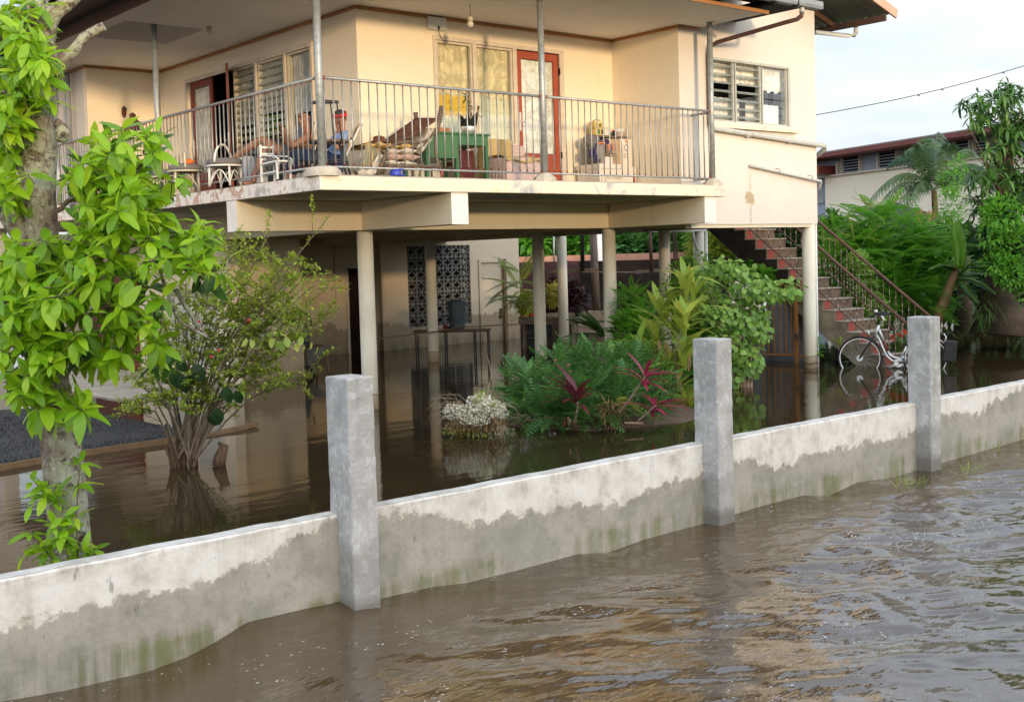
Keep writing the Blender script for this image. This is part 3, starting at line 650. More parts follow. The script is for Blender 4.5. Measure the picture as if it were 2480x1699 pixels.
# columns
CO = [(0, 0), (4.806, 0), (8.10, -1.60), (5.649, 2.742), (5.133, 5.482), (8.748, 5.46), (8.07, 1.75)]
for x, y in CO:
    c = MB().cyl((x, y), .1125, -.8, 2.515 if (x, y) != (8.1, -1.6) else 2.505, 28); c.build('column', 'column', H)
# upper walls
t_ = .14
def wall(name, mat, xa, xb, z0, z1, y, holes, th=.14, axis='y', sgn=1):
    """a wall in strips round its openings; runs along x (axis='y') or along y (axis='x')"""
    cuts = sorted({xa, xb, *[h for q in holes for h in q[:2]]}); k = 0
    for a, b in zip(cuts, cuts[1:]):
        hs = sorted([(q[2], q[3]) for q in holes if q[0] <= a+1e-6 and q[1] >= b-1e-6]); z = z0
        for lo, hi in hs+[(z1, z1)]:
            if lo-z > .002:
                if axis == 'y': MB().box((a, min(y, y+th*sgn), z), (b, max(y, y+th*sgn), lo)).build(name, mat, H)
                else: MB().box((min(y, y+th*sgn), a, z), (max(y, y+th*sgn), b, lo)).build(name, mat, H)
            z = hi
wall('wall', 'wall', -.195, 4.711, 3.08, 6.3, -.271, [(1.12, 2.60, 3.80, 5.245), (2.64, 3.545, 3.22, 5.245)])
wall('wall', 'wall', -.13, 6.157, 3.08, 6.3, -.195, [(.93, 3.40, 3.42, 5.235), (3.40, 5.03, 3.16, 5.235)], axis='x')
wall('wall', 'wall', -1.711, -.272, 3.08, 6.3, 4.711, [], axis='x')
wall('wall', 'wall_white', 4.712, 8.216, 2.505, 6.6, -1.712, [(5.45, 7.50, 4.14, 5.13)])
wall('wall', 'wall_white', -1.57, 12, 2.505, 6.6, 8.216, [], axis='x', sgn=-1)
wall('wall', 'wall', -1.511, -.197, 3.08, 6.3, 6.157, []); wall('wall', 'wall_white', 6.298, 14, 3.08, 6.3, -1.511, [], axis='x')
hb('wall', 'wall_white', (-1.9, 10.5, -.5), (-1.6, 14, 3.07))
# flush parapet strip where the white wall carries the joint to the slab
hb('white_panel_foot', 'beam', (4.95, -1.69, 2.45), (8.20, -1.56, 2.504))
# ground floor walls
gw = [(-.5, 2.56)]
hb('ground_wall', 'under', (.5, 5.097, -.6), (1.9, 5.25, 2.559)); 
hb('ground_wall', 'wall', (.5, 5.251, 1.75), (.66, 14, 2.9)); hb('ground_wall', 'wall', (.5, 5.251, -.6), (.66, 5.60, 1.749)); hb('ground_wall', 'wall', (.5, 7.8, -.6), (.66, 14, 1.749)); hb('ground_wall', 'wall', (.5, 5.601, -.6), (.66, 7.799, .25))
def gwallY(y, xa, xb, holes, mat='under'):
    wall('ground_wall', mat, xa, xb, -.6, 2.9, y, holes)
gwallY(9.0, 1.9, 10.51, [(5.34, 6.066, -.55, 1.93), (7.03, 8.915, .475, 2.42), (9.24, 9.95, -.5, 1.97)])
hb('pilaster', 'under', (6.2, 8.88, -.6), (6.62, 8.998, 2.62)); hb('ground_wall', 'under', (10.36, 9.141, -.6), (10.51, 11.5, 2.9))
hb('ground_ceiling', 'slab', (.67, 5.26, 2.87), (8.2, 12, 2.905))
hb('kerb_step', 'slab', (-1.9, 4.3, -.4), (.2, 12, .035))
# breeze blocks: pieces of a ring and a cross, one object per block
vm = MB(); bw, bh = .268, .279
def ringpart(m, cx, cz, r, a0, a1, w=.03, n=5):
    pts = [(cx+r*math.cos(a0+(a1-a0)*i/n), cz+r*math.sin(a0+(a1-a0)*i/n)) for i in range(n+1)]
    for (x0, z0), (x1, z1) in zip(pts, pts[1:]): m.bar((x0, .05, z0), (x1, .05, z1), .09, w, up=(0, 1, 0)) if False else m.bar((x0, .05, z0), (x1, .05, z1), .09, w)
for cx0, cz0, a0 in ((0, 0, 0), (bw, 0, PI/2), (bw, bh, PI), (0, bh, 1.5*PI)): ringpart(vm, cx0, cz0, bw*.5-.012, a0, a0+PI/2, .022, 4)
vm.box((0, 0, 0), (bw, .1, .014)).box((0, 0, bh-.014), (bw, .1, bh)).box((0, .001, .014), (.014, .099, bh-.014)).box((bw-.014, .001, .014), (bw, .099, bh-.014))
vm.bar((.01, .05, .01), (bw*.2, .05, bh*.2), .08, .02)
vs_ = surf('grey_vent_block', (.17, .16, .145), (.26, .25, .225), 5, .9, .3, 40)
blk = None
scrn = bpy.data.objects.new('breeze_block_screen', None); COL.objects.link(scrn); scrn.parent = H; scrn.location = (7.035, 9.02, .478)
for i in range(7):
    for j in range(7):
        if blk is None: blk = vm.build('vent_block', vs_, scrn); blk.location = (0, 0, 0)
        else: dup(blk, scrn, (i*bw, 0, j*bh*.99))
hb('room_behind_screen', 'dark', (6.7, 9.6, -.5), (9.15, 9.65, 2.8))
hb('doorway_void', 'dkred_void', (5.2, 9.3, -.5), (6.2, 9.35, 2.2))
# ground doors
d1 = MB().box((5.37, 9.03, -.5), (5.40, 9.06, 1.9)).build('door_frame', 'frame', H)
hb('door_frame', 'frame', (5.30, 8.985, -.5), (5.338, 8.999, 1.97)); hb('door_frame', 'frame', (6.068, 8.985, -.5), (6.11, 8.999, 1.97)); hb('door_frame', 'frame', (5.30, 8.985, 1.932), (6.11, 8.999, 1.99))
dd = MB().box((9.25, 9.03, -.5), (9.94, 9.07, 1.96)).build('door', 'under', H, bevel=.003)
MB().box((9.84, 8.985, .55), (9.89, 9.025, .80)).bar((9.70, 8.96, .70), (9.87, 8.96, .70), .02).build('handle', 'pipe_brown', dd)
hb('door_frame', 'under', (9.17, 8.97, -.5), (9.238, 8.999, 2.05)); hb('door_frame', 'plank', (9.952, 8.95, -.5), (10.04, 8.999, 2.05)); hb('door_frame', 'under', (9.24, 8.97, 1.972), (9.95, 8.999, 2.05))
hb('wall_panel_trim', 'under', (4.10, 8.97, 2.30), (5.0, 8.999, 2.56))
hb('conduit', 'frame', (5.02, 8.975, 1.05), (5.035, 8.999, 2.5)); MB().ball((5.03, 8.97, .98), .05, 10, (1, .4, 1)).build('switch', 'frame', H); hb('conduit', 'under', (4.7, 8.975, 2.47), (5.4, 8.999, 2.49))
# garage louvres
lo = bpy.data.objects.new('louvre_shutter', None); COL.objects.link(lo); lo.parent = H; lo.location = (.5, 5.61, .25)
ls = MB().box((0, 0, 0), (.012, 2.18, .075), Matrix.Rotation(math.radians(-32), 4, 'Y')).build('slat', 'white', lo)
for k in range(1, 21): dup(ls, lo, (.02, 0, .068*k+.02))
for k in range(3): hb('shutter_frame', 'white', (.47, 5.605+k*1.08, .25), (.52, 5.65+k*1.08, 1.75))
hb('room_behind_shutter', 'white', (.60, 5.601, .25), (.64, 7.799, 1.749))
hb('garage_door', 'dark_red', (.44, 9.2, -.4), (.499, 11.6, 2.1)); hb('corner_pilaster', 'wall', (.42, 5.02, -.6), (.62, 5.095, 2.559))
# ceiling boards: the parts of the soffit, with open joints
def boards(x0, x1, y0, y1, dx, dy, mat='ceiling'):
    nx = max(1, round((x1-x0)/dx)); ny = max(1, round((y1-y0)/dy))
    for i in range(nx):
        for j in range(ny):
            a = x0+(x1-x0)*i/nx; b = x0+(x1-x0)*(i+1)/nx; c = y0+(y1-y0)*j/ny; d = y0+(y1-y0)*(j+1)/ny
            z = T+random.uniform(-.001, .004)
            MB().box((a+.004, c+.004, z), (b-.004, d-.004, z+.012)).build('ceiling_board', mat, H)
boards(-2.62, 5.2, -2.99, -1.52, 2.4, 1.2); boards(-2.62, 4.71, -1.52, -.272, 2.4, 1.3); boards(4.711, 5.2, -1.52, -1.72, 1, 1) if False else None
boards(-2.62, -.2, -.27, 2.30, 1.21, 2.4); boards(-2.62, -2.36, 2.30, 3.70, 1.2, 2.4); boards(-1.17, -.2, 2.30, 3.70, 1.2, 2.4); boards(-2.62, -.2, 3.70, 6.15, 1.21, 2.4); boards(-2.62, -1.52, 6.15, 12, 1.21, 2.4)
boards(-2.36, -1.17, 2.30, 3.70, 2, 2, 'ceiling_dark')
hb('ceiling_backing', 'black', (-2.6, -2.97, T+.03), (5.18, 12, T+.04))
# trim
TZ0, TZ1 = 5.515, 5.555
hb('trim', 'trim', (-.22, -.300, TZ0), (4.685, -.2725, TZ1)); hb('trim', 'trim', (-.222, -.2715, TZ0), (-.1965, 6.13, TZ1)); hb('trim', 'trim', (4.684, -1.74, TZ0), (4.7095, -.301, TZ1)); hb('trim', 'trim', (-1.54, 6.130, TZ0), (-.223, 6.1555, TZ1)); hb('trim', 'trim', (-1.54, 6.157, TZ0), (-1.512, 8, TZ1)); hb('trim', 'trim', (4.712, -1.74, TZ0), (5.2, -1.7135, TZ1))
# roof: fascia boards, rafters, sheets, gutters
hb('fascia', 'roofwood', (-2.665, -3.0, 5.545), (-2.622, 13, 5.70)); hb('fascia', 'trim', (-2.66, -3.035, 5.548), (5.24, -2.995, 5.60))
hb('eave_board', 'black', (-2.66, -2.99, 5.71), (5.2, -2.9, 5.9)); 
for k in range(9): MB().bar((-2.4+k*.93, -2.6, 5.66), (-2.4+k*.93, -3.3, 5.66), .05, .09).build('rafter', 'black', H)
MB().add([(-3.5, -3.35, 5.80), (6.15, -3.35, 5.80), (6.15, 1, 6.9), (-3.5, 1, 6.9)], [(0, 3, 2, 1)]).build('roof_sheet', 'black', H)
MB().add([(-3.5, -3.35, 5.80), (-3.5, 14, 5.80), (.5, 14, 6.9), (.5, 0.2, 6.9)], [(0, 1, 2, 3)]).build('roof_sheet', 'black', H)
hb('eave_closer', 'roofwood', (-3.35, -3.3, 5.72), (-2.68, 13, 5.735)); 
MB().tube([(-3.5, -3.4, 5.74), (-3.5, 14, 5.74)], .07, 8).build('gutter', 'gutter', H)
gt = MB(); gp = [(0, -.06), (-.10, -.06), (-.115, -.02), (-.115, .05), (-.105, .05), (-.10, -.01), (-.095, -.045), (0, -.045)]
gt.poly([(-3.5, -3.25+a, 5.72+b) for a, b in gp], 9.62, (1, 0, 0)); gt.box((6.10, -3.36, 5.665), (6.125, -3.25, 5.77)); gt.build('gutter', 'gutter', H)
hb('gutter_bracket', 'black', (5.5, -3.372, 5.64), (5.515, -3.24, 5.775)); hb('eave_return', 'roofwood', (5.2, -3.24, 5.66), (6.1, -3.2, 5.78)); hb('eave_return', 'black', (5.25, -3.2, 5.75), (6.12, -1.72, 5.78))
# right eave
def corr(x0, x1, y0, y1, z0, z1):
    n = 44; rows = []
    for i in range(2):
        x = x0+(x1-x0)*i; z = z0+(z1-z0)*i
        rows.append([(x, y0+(y1-y0)*k/n, z+.014*math.cos(k*PI)) for k in range(n+1)])
    return MB().sheet(rows, .004, True)
corr(9.28, 6.0, -2.55, 1.2, 6.09, 7.1).build('roof_sheet', 'rust_roof', H)
hb('eave_board', 'roofwood', (9.02, -2.58, 5.93), (9.07, 9, 6.04)); 
MB().bar((9.35, -2.60, 6.07), (6.5, -2.60, 6.95), .035, .15).build('barge_board', 'barge', H)
MB().bar((9.2, -1.5, 6.0), (6.9, -1.5, 6.66), .05, .09).build('rafter', 'roofwood', H)
MB().tube([(9.1, -1.95, 6.0), (9.1, -1.95, 5.84), (9.07, -1.93, 5.79), (8.95, -1.9, 5.775), (8.25, -1.7, 5.80)], .038, 10).build('downpipe', 'pipe_grey', H)
MB().tube([(5.70, -3.28, 5.67), (5.70, -3.28, 5.58)], .036, 10).build('downpipe', 'pipe_grey', H)
MB().tube([(5.70, -3.28, 5.58), (5.70, -3.27, 5.53), (5.68, -3.2, 5.49), (5.62, -3.0, 5.465), (5.40, -1.9, 5.33), (5.37, -1.78, 5.28), (5.36, -1.76, 5.15), (5.36, -1.76, 4.06)], .034, 10).build('downpipe', 'pipe_brown', H)
MB().tube([(5.36, -1.765, 4.06), (5.45, -1.77, 4.01), (8.36, -1.78, 3.85), (8.42, -1.74, 3.80), (8.36, -1.5, 3.62)], .043, 12).build('waste_pipe', 'pipe_grey', H)
for x in (6.25, 7.35): MB().tube([(x, -1.775, 3.965-(x-6)*.05), (x+.06, -1.775, 3.962-(x-6)*.05)], .049, 12).build('pipe_collar', 'pipe_grey', H)
MB().tube([(6.36, -1.70, 3.452), (6.37, -1.76, 3.45), (8.25, -1.765, 3.235), (8.27, -1.75, 3.22), (8.27, -1.72, 3.10)], .026, 10).build('overflow_pipe', 'pipe_grey', H)
for x in (7.05, 7.95): MB().tube([(x, -1.72, 3.43-(x-7)*.1), (x, -1.80, 3.42-(x-7)*.1), (x+.02, -1.80, 3.36-(x-7)*.1)], .006, 5).build('pipe_hook', 'pipe_brown', H)
MB().tube([(-1.62, 6.75, 5.50), (-1.62, 6.75, 5.42), (-1.62, 6.75, 3.1)], .05, 12).build('downpipe', 'gutter', H)
MB().tube([(8.235, -1.66, 2.6), (8.235, -1.66, -.5)], .018, 8).build('wall_cable_pipe', 'white', H)
st_ = surf('ochre_leak_stain', (.52, .37, .20), (.62, .48, .30), 5, .9)
def stain_panel():
    t = NT('leak_stain'); p = t.ob(); x = t.xyz(p)
    n = t.noise(p, 5, 6, .7); wdt = t.ramp(x[2], [(0, .0), (1, 1.)])
    d = t.math('ABSOLUTE', t.math('ADD', x[0], t.math('MULTIPLY', t.math('SUBTRACT', n, .5), .22)))
    blob = t.math('SUBTRACT', .17, t.math('ABSOLUTE', t.math('SUBTRACT', x[2], .42)))
    lim = t.math('ADD', .03, t.math('ADD', t.math('MULTIPLY', t.math('GREATER_THAN', t.math('ADD', blob, t.math('MULTIPLY', t.math('SUBTRACT', t.noise(p, 9, 4), .5), .25)), .08), .10), t.math('MULTIPLY', t.math('SUBTRACT', t.noise(p, 14, 4), .5), .10)))
    a = t.ramp(t.math('SUBTRACT', lim, d), [(.0, 0.), (.05, .6)])
    top = t.ramp(x[2], [(.60, 1.), (.95, .0)])
    t.fin((.50, .35, .18), .9); t.put(t.b.inputs['Alpha'], t.math('MULTIPLY', t.math('MULTIPLY', a, top), .85)); return t.m
sp = MB().add([(-.3, 0, 0), (.3, 0, 0), (.3, 0, .95), (-.3, 0, .95)], [(0, 1, 2, 3)]).build('leak_stain', stain_panel(), H); sp.location = (6.38, -1.7155, 2.51); 
sp.data.transform(Matrix.Translation((0, 0, 0)))
# ------------------------------------------------------------------ windows and doors
def louvre_window(parent_name, org, w, z0, z1, axis, tilt, n, glass='glass_dusty', curtain=None, frame='frame', openness=None):
    """org: lower left corner on the wall face; axis 'x' (wall faces -Y) or 'y' (wall faces -X)"""
    e = bpy.data.objects.new(parent_name, None); COL.objects.link(e); e.parent = H
    e.matrix_basis = Matrix.Translation(org) @ (Matrix.Rotation(0, 4, 'Z') if axis == 'x' else Matrix.Rotation(-PI/2, 4, 'Z') @ Matrix.Identity(4))
    h = z1-z0; fw = .03
    f = MB().box((0, -.02, 0), (fw, .07, h)).box((w-fw, -.02, 0), (w, .07, h)).box((fw, -.018, h-fw), (w-fw, .068, h)).box((fw, -.018, 0), (w-fw, .068, fw)); f.build('frame', frame, e)
    for x in (.036, w-.044):
        cl = MB().box((x, -.012, .03), (x+.008, .012, h-.03)); cl.build('louvre_rail', 'frame_grey', e)
    sl = MB().box((.04, -.003, -.055), (w-.04, .003, .055), Matrix.Rotation(0, 4, 'X')).build('slat', glass, e)
    for k in range(n):
        z = fw+(h-2*fw)*(k+.5)/n; a = tilt(k/n) if callable(tilt) else tilt
        mw = Matrix.Translation((0, .0, z)) @ Matrix.Rotation(math.radians(a), 4, 'X')
        if k == 0: sl.matrix_basis = mw
        else: dup(sl, e, mw=mw)
    return e
def cur(x0, x1, z0, z1, y, mat, axis='x', folds=9, amp=.018):
    n = folds*6; rows = []
    for z in np.linspace(z0, z1, 5):
        rows.append([((x0+(x1-x0)*i/n, y+amp*math.sin(i/n*folds*2*PI+z), z+.02*math.sin(i/n*folds*PI) * (z == z0)) if axis == 'x' else (y+amp*math.sin(i/n*folds*2*PI+z), x0+(x1-x0)*i/n, z)) for i in range(n+1)])
    return MB().sheet(rows, 0, True).build('curtain', mat, H)
# front pair
for a, b in ((1.14, 1.80), (1.86, 2.575)):
    louvre_window('window', (a, -.25, 3.81), b-a, 3.81, 5.22, 'x', -8, 13, 'glass')
hb('window_frame', 'frame', (1.09, -.295, 5.225), (3.62, -.272, 5.285)); hb('window_frame', 'frame', (1.09, -.295, 3.77), (1.139, -.272, 5.224)); hb('window_frame', 'frame', (1.801, -.295, 3.80), (1.859, -.272, 5.224)); hb('window_frame', 'frame', (2.576, -.295, 3.10), (2.652, -.272, 5.224)); hb('window_frame', 'frame', (1.14, -.295, 3.77), (2.575, -.272, 3.799)); hb('window_frame', 'frame', (3.53, -.295, 3.10), (3.62, -.272, 5.224))
cur(1.13, 1.83, 4.46, 5.24, -.205, 'lace', folds=7); cur(1.83, 2.60, 4.46, 5.24, -.205, 'lace', folds=7)
cur(1.13, 1.83, 4.16, 4.47, -.203, 'cur_yellow', folds=7); cur(1.13, 1.80, 3.8, 4.17, -.204, 'cur_pale', folds=6); cur(1.83, 2.58, 3.8, 4.47, -.204, 'cur_pale', folds=6)
hb('room_back', 'mustard', (1.0, -.06, 3.6), (2.62, -.04, 5.4)); hb('room_back', 'grey_cloth', (2.625, -.02, 3.1), (3.6, 0, 5.4))
def glazed_door(name, org, w, z0, z1, axis, mat, lace, bottom=.43, frame_w=.10, rot=0):
    e = bpy.data.objects.new(name, None); COL.objects.link(e); e.parent = H
    e.matrix_basis = Matrix.Translation((org[0], org[1], z0)) @ Matrix.Rotation((0 if axis == 'x' else -PI/2)+rot, 4, 'Z'); h = z1-z0
    MB().box((0, 0, 0), (frame_w, .04, h)).box((w-frame_w, 0, 0), (w, .04, h)).box((frame_w, .001, h-.11), (w-frame_w, .039, h)).box((frame_w, .001, 0), (w-frame_w, .039, bottom)).build('door_leaf', mat, e)
    MB().box((frame_w, .012, bottom), (w-frame_w, .017, h-.11)).build('pane', 'glass', e)
    n = 24; MB().sheet([[(frame_w+(w-2*frame_w)*i/n, .034+.008*math.sin(i*1.7), z) for i in range(n+1)] for z in np.linspace(bottom+.01, h-.12, 3)], 0, True).build('curtain', lace, e)
    MB().box((.03, -.012, .80), (.06, 0, 1.08)).bar((.04, -.03, .95), (.15, -.03, .95), .014).build('handle', 'white', e)
    return e
glazed_door('door', (2.665, -.262), .855, 3.20, 5.21, 'x', 'red_door', 'lace_white', .46, .095)
for z in (3.6, 4.9): hb('hinge', 'black', (3.522, -.30, z), (3.538, -.27, z+.1))
# balcony side (wall facing -X): axis y, left in the picture is +y
hb('window_frame', 'frame', (-.222, .885, 5.19), (-.196, 5.07, 5.255)); hb('window_frame', 'frame', (-.222, 5.03, 3.10), (-.196, 5.085, 5.189)); hb('window_frame', 'frame', (-.222, .885, 3.38), (-.196, .945, 5.189))
for y in (1.655, 2.555): hb('window_frame', 'frame', (-.224, y, 3.38), (-.196, y+.055, 5.189))
for a, b, til in ((2.61, 3.37, -48), (1.71, 2.55, -40), (.945, 1.65, -6)):
    louvre_window('window', (-.17, b, 3.42), b-a, 3.42, 5.19, 'y', til, 15, 'glass' if a < 1 else 'glass_frost')
cur(2.6, 3.4, 4.35, 5.2, -.10, 'lace_grey', 'y'); cur(1.7, 2.56, 4.45, 5.2, -.10, 'lace_grey', 'y'); cur(.94, 1.66, 4.3, 5.2, -.10, 'lace_grey', 'y'); cur(.94, 1.5, 3.42, 4.05, -.05, 'cur_white', 'y')
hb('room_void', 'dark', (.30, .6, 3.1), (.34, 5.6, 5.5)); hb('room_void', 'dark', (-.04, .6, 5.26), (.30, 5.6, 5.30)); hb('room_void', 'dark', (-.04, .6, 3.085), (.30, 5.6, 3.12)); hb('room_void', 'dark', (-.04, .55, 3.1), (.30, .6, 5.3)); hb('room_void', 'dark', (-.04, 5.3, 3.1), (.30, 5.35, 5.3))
glazed_door('door', (-.175, 4.96), .80, 3.14, 5.19, 'y', 'dark_red', 'lace_grey', .50, .10)
glazed_door('door', (-.20, 3.60), .70, 3.14, 5.22, 'y', 'dark_red', 'lace_grey', .50, .07, rot=-.47)
# right-hand window in the white wall
MB().box((5.45, -1.70, 4.10), (7.52, -1.60, 4.139)).build('window_sill', 'frame', H)
MB().box((5.36, -1.80, 4.03), (7.62, -1.714, 4.105)).build('window_sill', 'slab_edge', H, bevel=.006)
for a, b, til, gl in ((5.46, 6.05, -62, 'glass_frost'), (6.08, 6.74, -62, 'glass_frost'), (6.77, 7.44, -4, 'glass')):
    louvre_window('window', (a, -1.67, 4.14), b-a, 4.14, 5.13, 'x', til, 7, gl, frame='frame_grey')
hb('window_frame', 'frame_grey', (7.44, -1.72, 4.14), (7.50, -1.60, 5.13)); hb('window_frame', 'frame_grey', (5.44, -1.722, 5.10), (7.50, -1.713, 5.14))
cur(5.45, 6.75, 4.80, 5.12, -1.55, 'lace_white', folds=12); cur(6.75, 7.45, 4.72, 5.12, -1.56, 'lace_white', folds=7); cur(5.45, 6.32, 4.15, 4.55, -1.55, 'cur_white', folds=6); cur(6.48, 6.75, 4.15, 4.50, -1.55, 'cur_white', folds=3); cur(6.75, 7.36, 4.15, 4.50, -1.55, 'cur_white', folds=4)
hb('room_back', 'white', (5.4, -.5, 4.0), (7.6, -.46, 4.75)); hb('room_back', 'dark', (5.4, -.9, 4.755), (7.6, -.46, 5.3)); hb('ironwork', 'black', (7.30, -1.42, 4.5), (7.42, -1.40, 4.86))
iw = MB()
for k in range(26):
    x = 5.9+k*.058; z = 4.66-.02*math.sin(k*.7); r = .045
    iw.tube([(x+r*math.cos(a), -1.40, z+r*math.sin(a)*1.1) for a in np.linspace(0, 5, 8)], .005, 4); iw.tube([(x-.03, -1.40, z-.12), (x+.02, -1.40, z+.02)], .004, 4)
iw.build('ironwork', 'black', H)
# ------------------------------------------------------------------ balcony rail
RZ, LZ = 4.218, 3.191
def bay(a, b, n, lowstub=True):
    a, b = Vector(a), Vector(b)
    r = MB().tube([(a.x, a.y, RZ), (b.x, b.y, RZ)], .019, 10).tube([(a.x, a.y, LZ), (b.x, b.y, LZ)], .014, 8); o = r.build('railing', 'galv', H)
    for q in (a, b):
        d = (b-a).normalized()*(.045 if q is a else -.045)
        MB().tube([(q.x+d.x*.9, q.y+d.y*.9, RZ), (q.x+d.x*1.6, q.y+d.y*1.6, RZ)], .024, 8).build('weld', 'primer', o)
        MB().tube([(q.x+d.x*.9, q.y+d.y*.9, LZ), (q.x+d.x*1.6, q.y+d.y*1.6, LZ)], .020, 8).build('weld', 'primer', o)
    mid = (a+b)/2; MB().tube([(mid.x, mid.y, 3.09), (mid.x, mid.y, LZ)], .016, 8).build('stub', 'primer', o)
    bb = MB().tube([(0, 0, LZ), (0, 0, RZ)], .0088, 6).build('baluster', 'bar', o)
    for k in range(n):
        p = a+(b-a)*((k+.5)/n)
        if k == 0: bb.location = (p.x, p.y, 0)
        else: dup(bb, o, (p.x, p.y, 0))
PX, PY = -1.914, -2.093
bay((PX, PY), (1.541, PY), 28); bay((1.541, PY), (5.0, PY), 29); bay((PX, PY), (PX, 2.384), 38); bay((PX, 2.384), (PX, 6.55), 35)
rr = MB().tube([(5.0, PY, 4.20), (4.99, -1.56, 4.20)], .019, 8).tube([(5.0, PY, LZ), (4.99, -1.56, LZ)], .014, 8).build('railing', 'galv', H)
for k in range(5): MB().tube([(5.0, PY+.1*(k+.6), LZ), (5.0, PY+.1*(k+.6), 4.2)], .0088, 6).build('baluster', 'bar', rr)
MB().ball((4.99, -1.55, 4.20), .028, 8).build('weld', 'primer', rr)
for i, (x, y) in enumerate(((PX, PY), (1.541, PY), (5.0, PY), (PX, 2.384), (PX, 6.55))):
    MB().cyl((x, y), .043 if i else .046, 3.1, T if i != 4 else 4.24, 16).build('post', 'galv', H)
    r = .20 if i == 0 else .155
    MB().lathe((x, y, 3.075), [(r, 0), (r, .075 if i == 0 else .05), (r-.03, .10 if i == 0 else .075), (.07, .118), (.05, .12)], 20 if i == 0 else 8, False).build('pedestal', 'slab', H)
# ------------------------------------------------------------------ the annex behind and the outside stair
ax = thing('lean_to', 'pale beam on a round column behind the house, by the stair', 'outbuilding', (9.86, 2.42, 0))
MB().cyl((9.86, 2.42), .1125, -.6, 2.50, 20).build('column', 'column', ax); MB().box((7.3, 2.31, 2.503), (10.0, 2.53, 2.60)).build('beam', 'beam_end', ax); MB().tube([(10.03, 2.36, 2.5), (10.03, 2.36, -.4)], .03, 8).build('downpipe', 'white', ax)
MB().tube([(9.55, 2.3, 2.5), (9.58, 2.3, 2.3), (9.66, 2.3, 2.15), (9.74, 2.32, 2.1)], .022, 8).build('elbow_pipe', 'white', ax)
S = thing('outside_stair', 'worn red concrete stair with rusty steel handrails going down beside the house', 'stair', (9.3, -.5, 0))
XS, XE = 8.80, 9.72
sy = lambda k: .351-.2465*k; sz = lambda k: 2.29-.189*k
for k in range(-4, 14):
    y, z = sy(k), sz(k)            # riser foot
    MB().box((XS, y, z), (XE, y+.24, z+.189), None).build('step', 'stair', S, bevel=.006)
    MB().box((XS-.02, y-.028, z+.170), (XE+.01, y+.244, z+.193)).build('tread', 'tread', S, bevel=.006)
prof = [(sy(k), sz(k)) for k in range(-4, 14)]
for X_ in (XS-.005, XE-.15):
    up = []
    for y, z in prof: up += [(X_, y, z-.004), (X_, y-.2465+.0, z-.004)] if False else [(X_, y+.002, z+.165), (X_, y+.002, z-.02)]
    lowl = [(X_, prof[-1][0]+.02, -.5), (X_, prof[-1][0]+.75, -.5), (X_, prof[-1][0]+.80, .0), (X_, prof[0][0]+.72, prof[0][1]+.06)]
    MB().poly(up+lowl, .15, (1, 0, 0)).build('stringer', 'stringer', S)
slope = -.189/.2465
def stairrail(X_, off):
    f = lambda y, dz: 2.087+(y+1.279)*(-slope)*1.0+dz
    ya, yb = 1.4, -3.12
    MB().tube([(X_, ya, f(ya, off)), (X_, yb, f(yb, off))], .026, 10).build('handrail', 'rusthand', S)
    MB().tube([(X_, ya, f(ya, off-.80)), (X_, yb, f(yb, off-.80))], .011, 6).build('lower_rail', 'rusthand', S)
    n = 36
    for k in range(n):
        y = ya+(yb-ya)*(k+.4)/n
        MB().tube([(X_, y, f(y, off-.80)), (X_, y, f(y, off))], .0075, 5, caps=False).build('baluster', 'rustrail', S)
    MB().tube([(X_, yb, -.4), (X_, yb, f(yb, off))], .02, 8).build('newel', 'rusthand', S)
stairrail(8.86, 0); stairrail(9.70, 0.03)
# ------------------------------------------------------------------ people and things on the balcony
FZ = 3.10
def skin(name, pts, edges, mat, parent, root=0, sub=2):
    """one continuous body: joints with radii, grown into a surface"""
    off = Vector(parent['_w']); me = bpy.data.meshes.new(name); me.from_pydata([Vector(p[0])-off for p in pts], edges, [])
    o = bpy.data.objects.new(name, me); COL.objects.link(o); o.parent = parent; me.materials.append(M[mat])
    md = o.modifiers.new('skin', 'SKIN'); md.use_smooth_shade = True
    for i, p in enumerate(pts):
        r = p[1]; sv = me.skin_vertices[0].data[i]; sv.radius = (r, r) if not isinstance(r, tuple) else r; sv.use_root = (i == root)
    ss = o.modifiers.new('sub', 'SUBSURF'); ss.levels = sub; ss.render_levels = sub
    return o
def hand(pts, edges, wrist_i, wrist, dirn, side, curl=.5):
    """palm, four curled fingers and a thumb hung on the wrist joint"""
    d = Vector(dirn).normalized(); s_ = Vector(side).normalized(); nrm = d.cross(s_)
    palm = Vector(wrist)+d*.055; pts.append((palm, .026)); pi = len(pts)-1; edges.append((wrist_i, pi))
    for k, L in enumerate((.066, .075, .070, .055)):
        b = palm+d*.03+s_*(k-1.5)*.019; m_ = b+d*L*.5-nrm*.012; e = m_+(d*(1-curl)-nrm*curl).normalized()*L*.5
        i = len(pts); pts += [(b, .0095), (m_, .009), (e, .007)]; edges += [(pi, i), (i, i+1), (i+1, i+2)]
    b = palm-d*.02-s_*.032; i = len(pts); pts += [(b, .011), (b-s_*.02+d*.03-nrm*.01, .009)]; edges += [(pi, i), (i, i+1)]
def head(pts, edges, neck_i, c, face, up=Vector((0, 0, 1)), s=1.0):
    """skull, jaw, nose and ears, facing `face`"""
    f = Vector(face).normalized(); up = (Vector(up)-f*f.dot(Vector(up))).normalized(); r = f.cross(up); c = Vector(c)
    i = len(pts); pts += [(c-up*.075*s+f*.012, .058*s), (c+up*.0*s, .082*s), (c+up*.055*s-f*.01, .070*s)]; edges += [(neck_i, i), (i, i+1), (i+1, i+2)]
    j = len(pts); pts += [(c-up*.08*s+f*.058, .026*s)]; edges += [(i, j)]
    return f, up, r
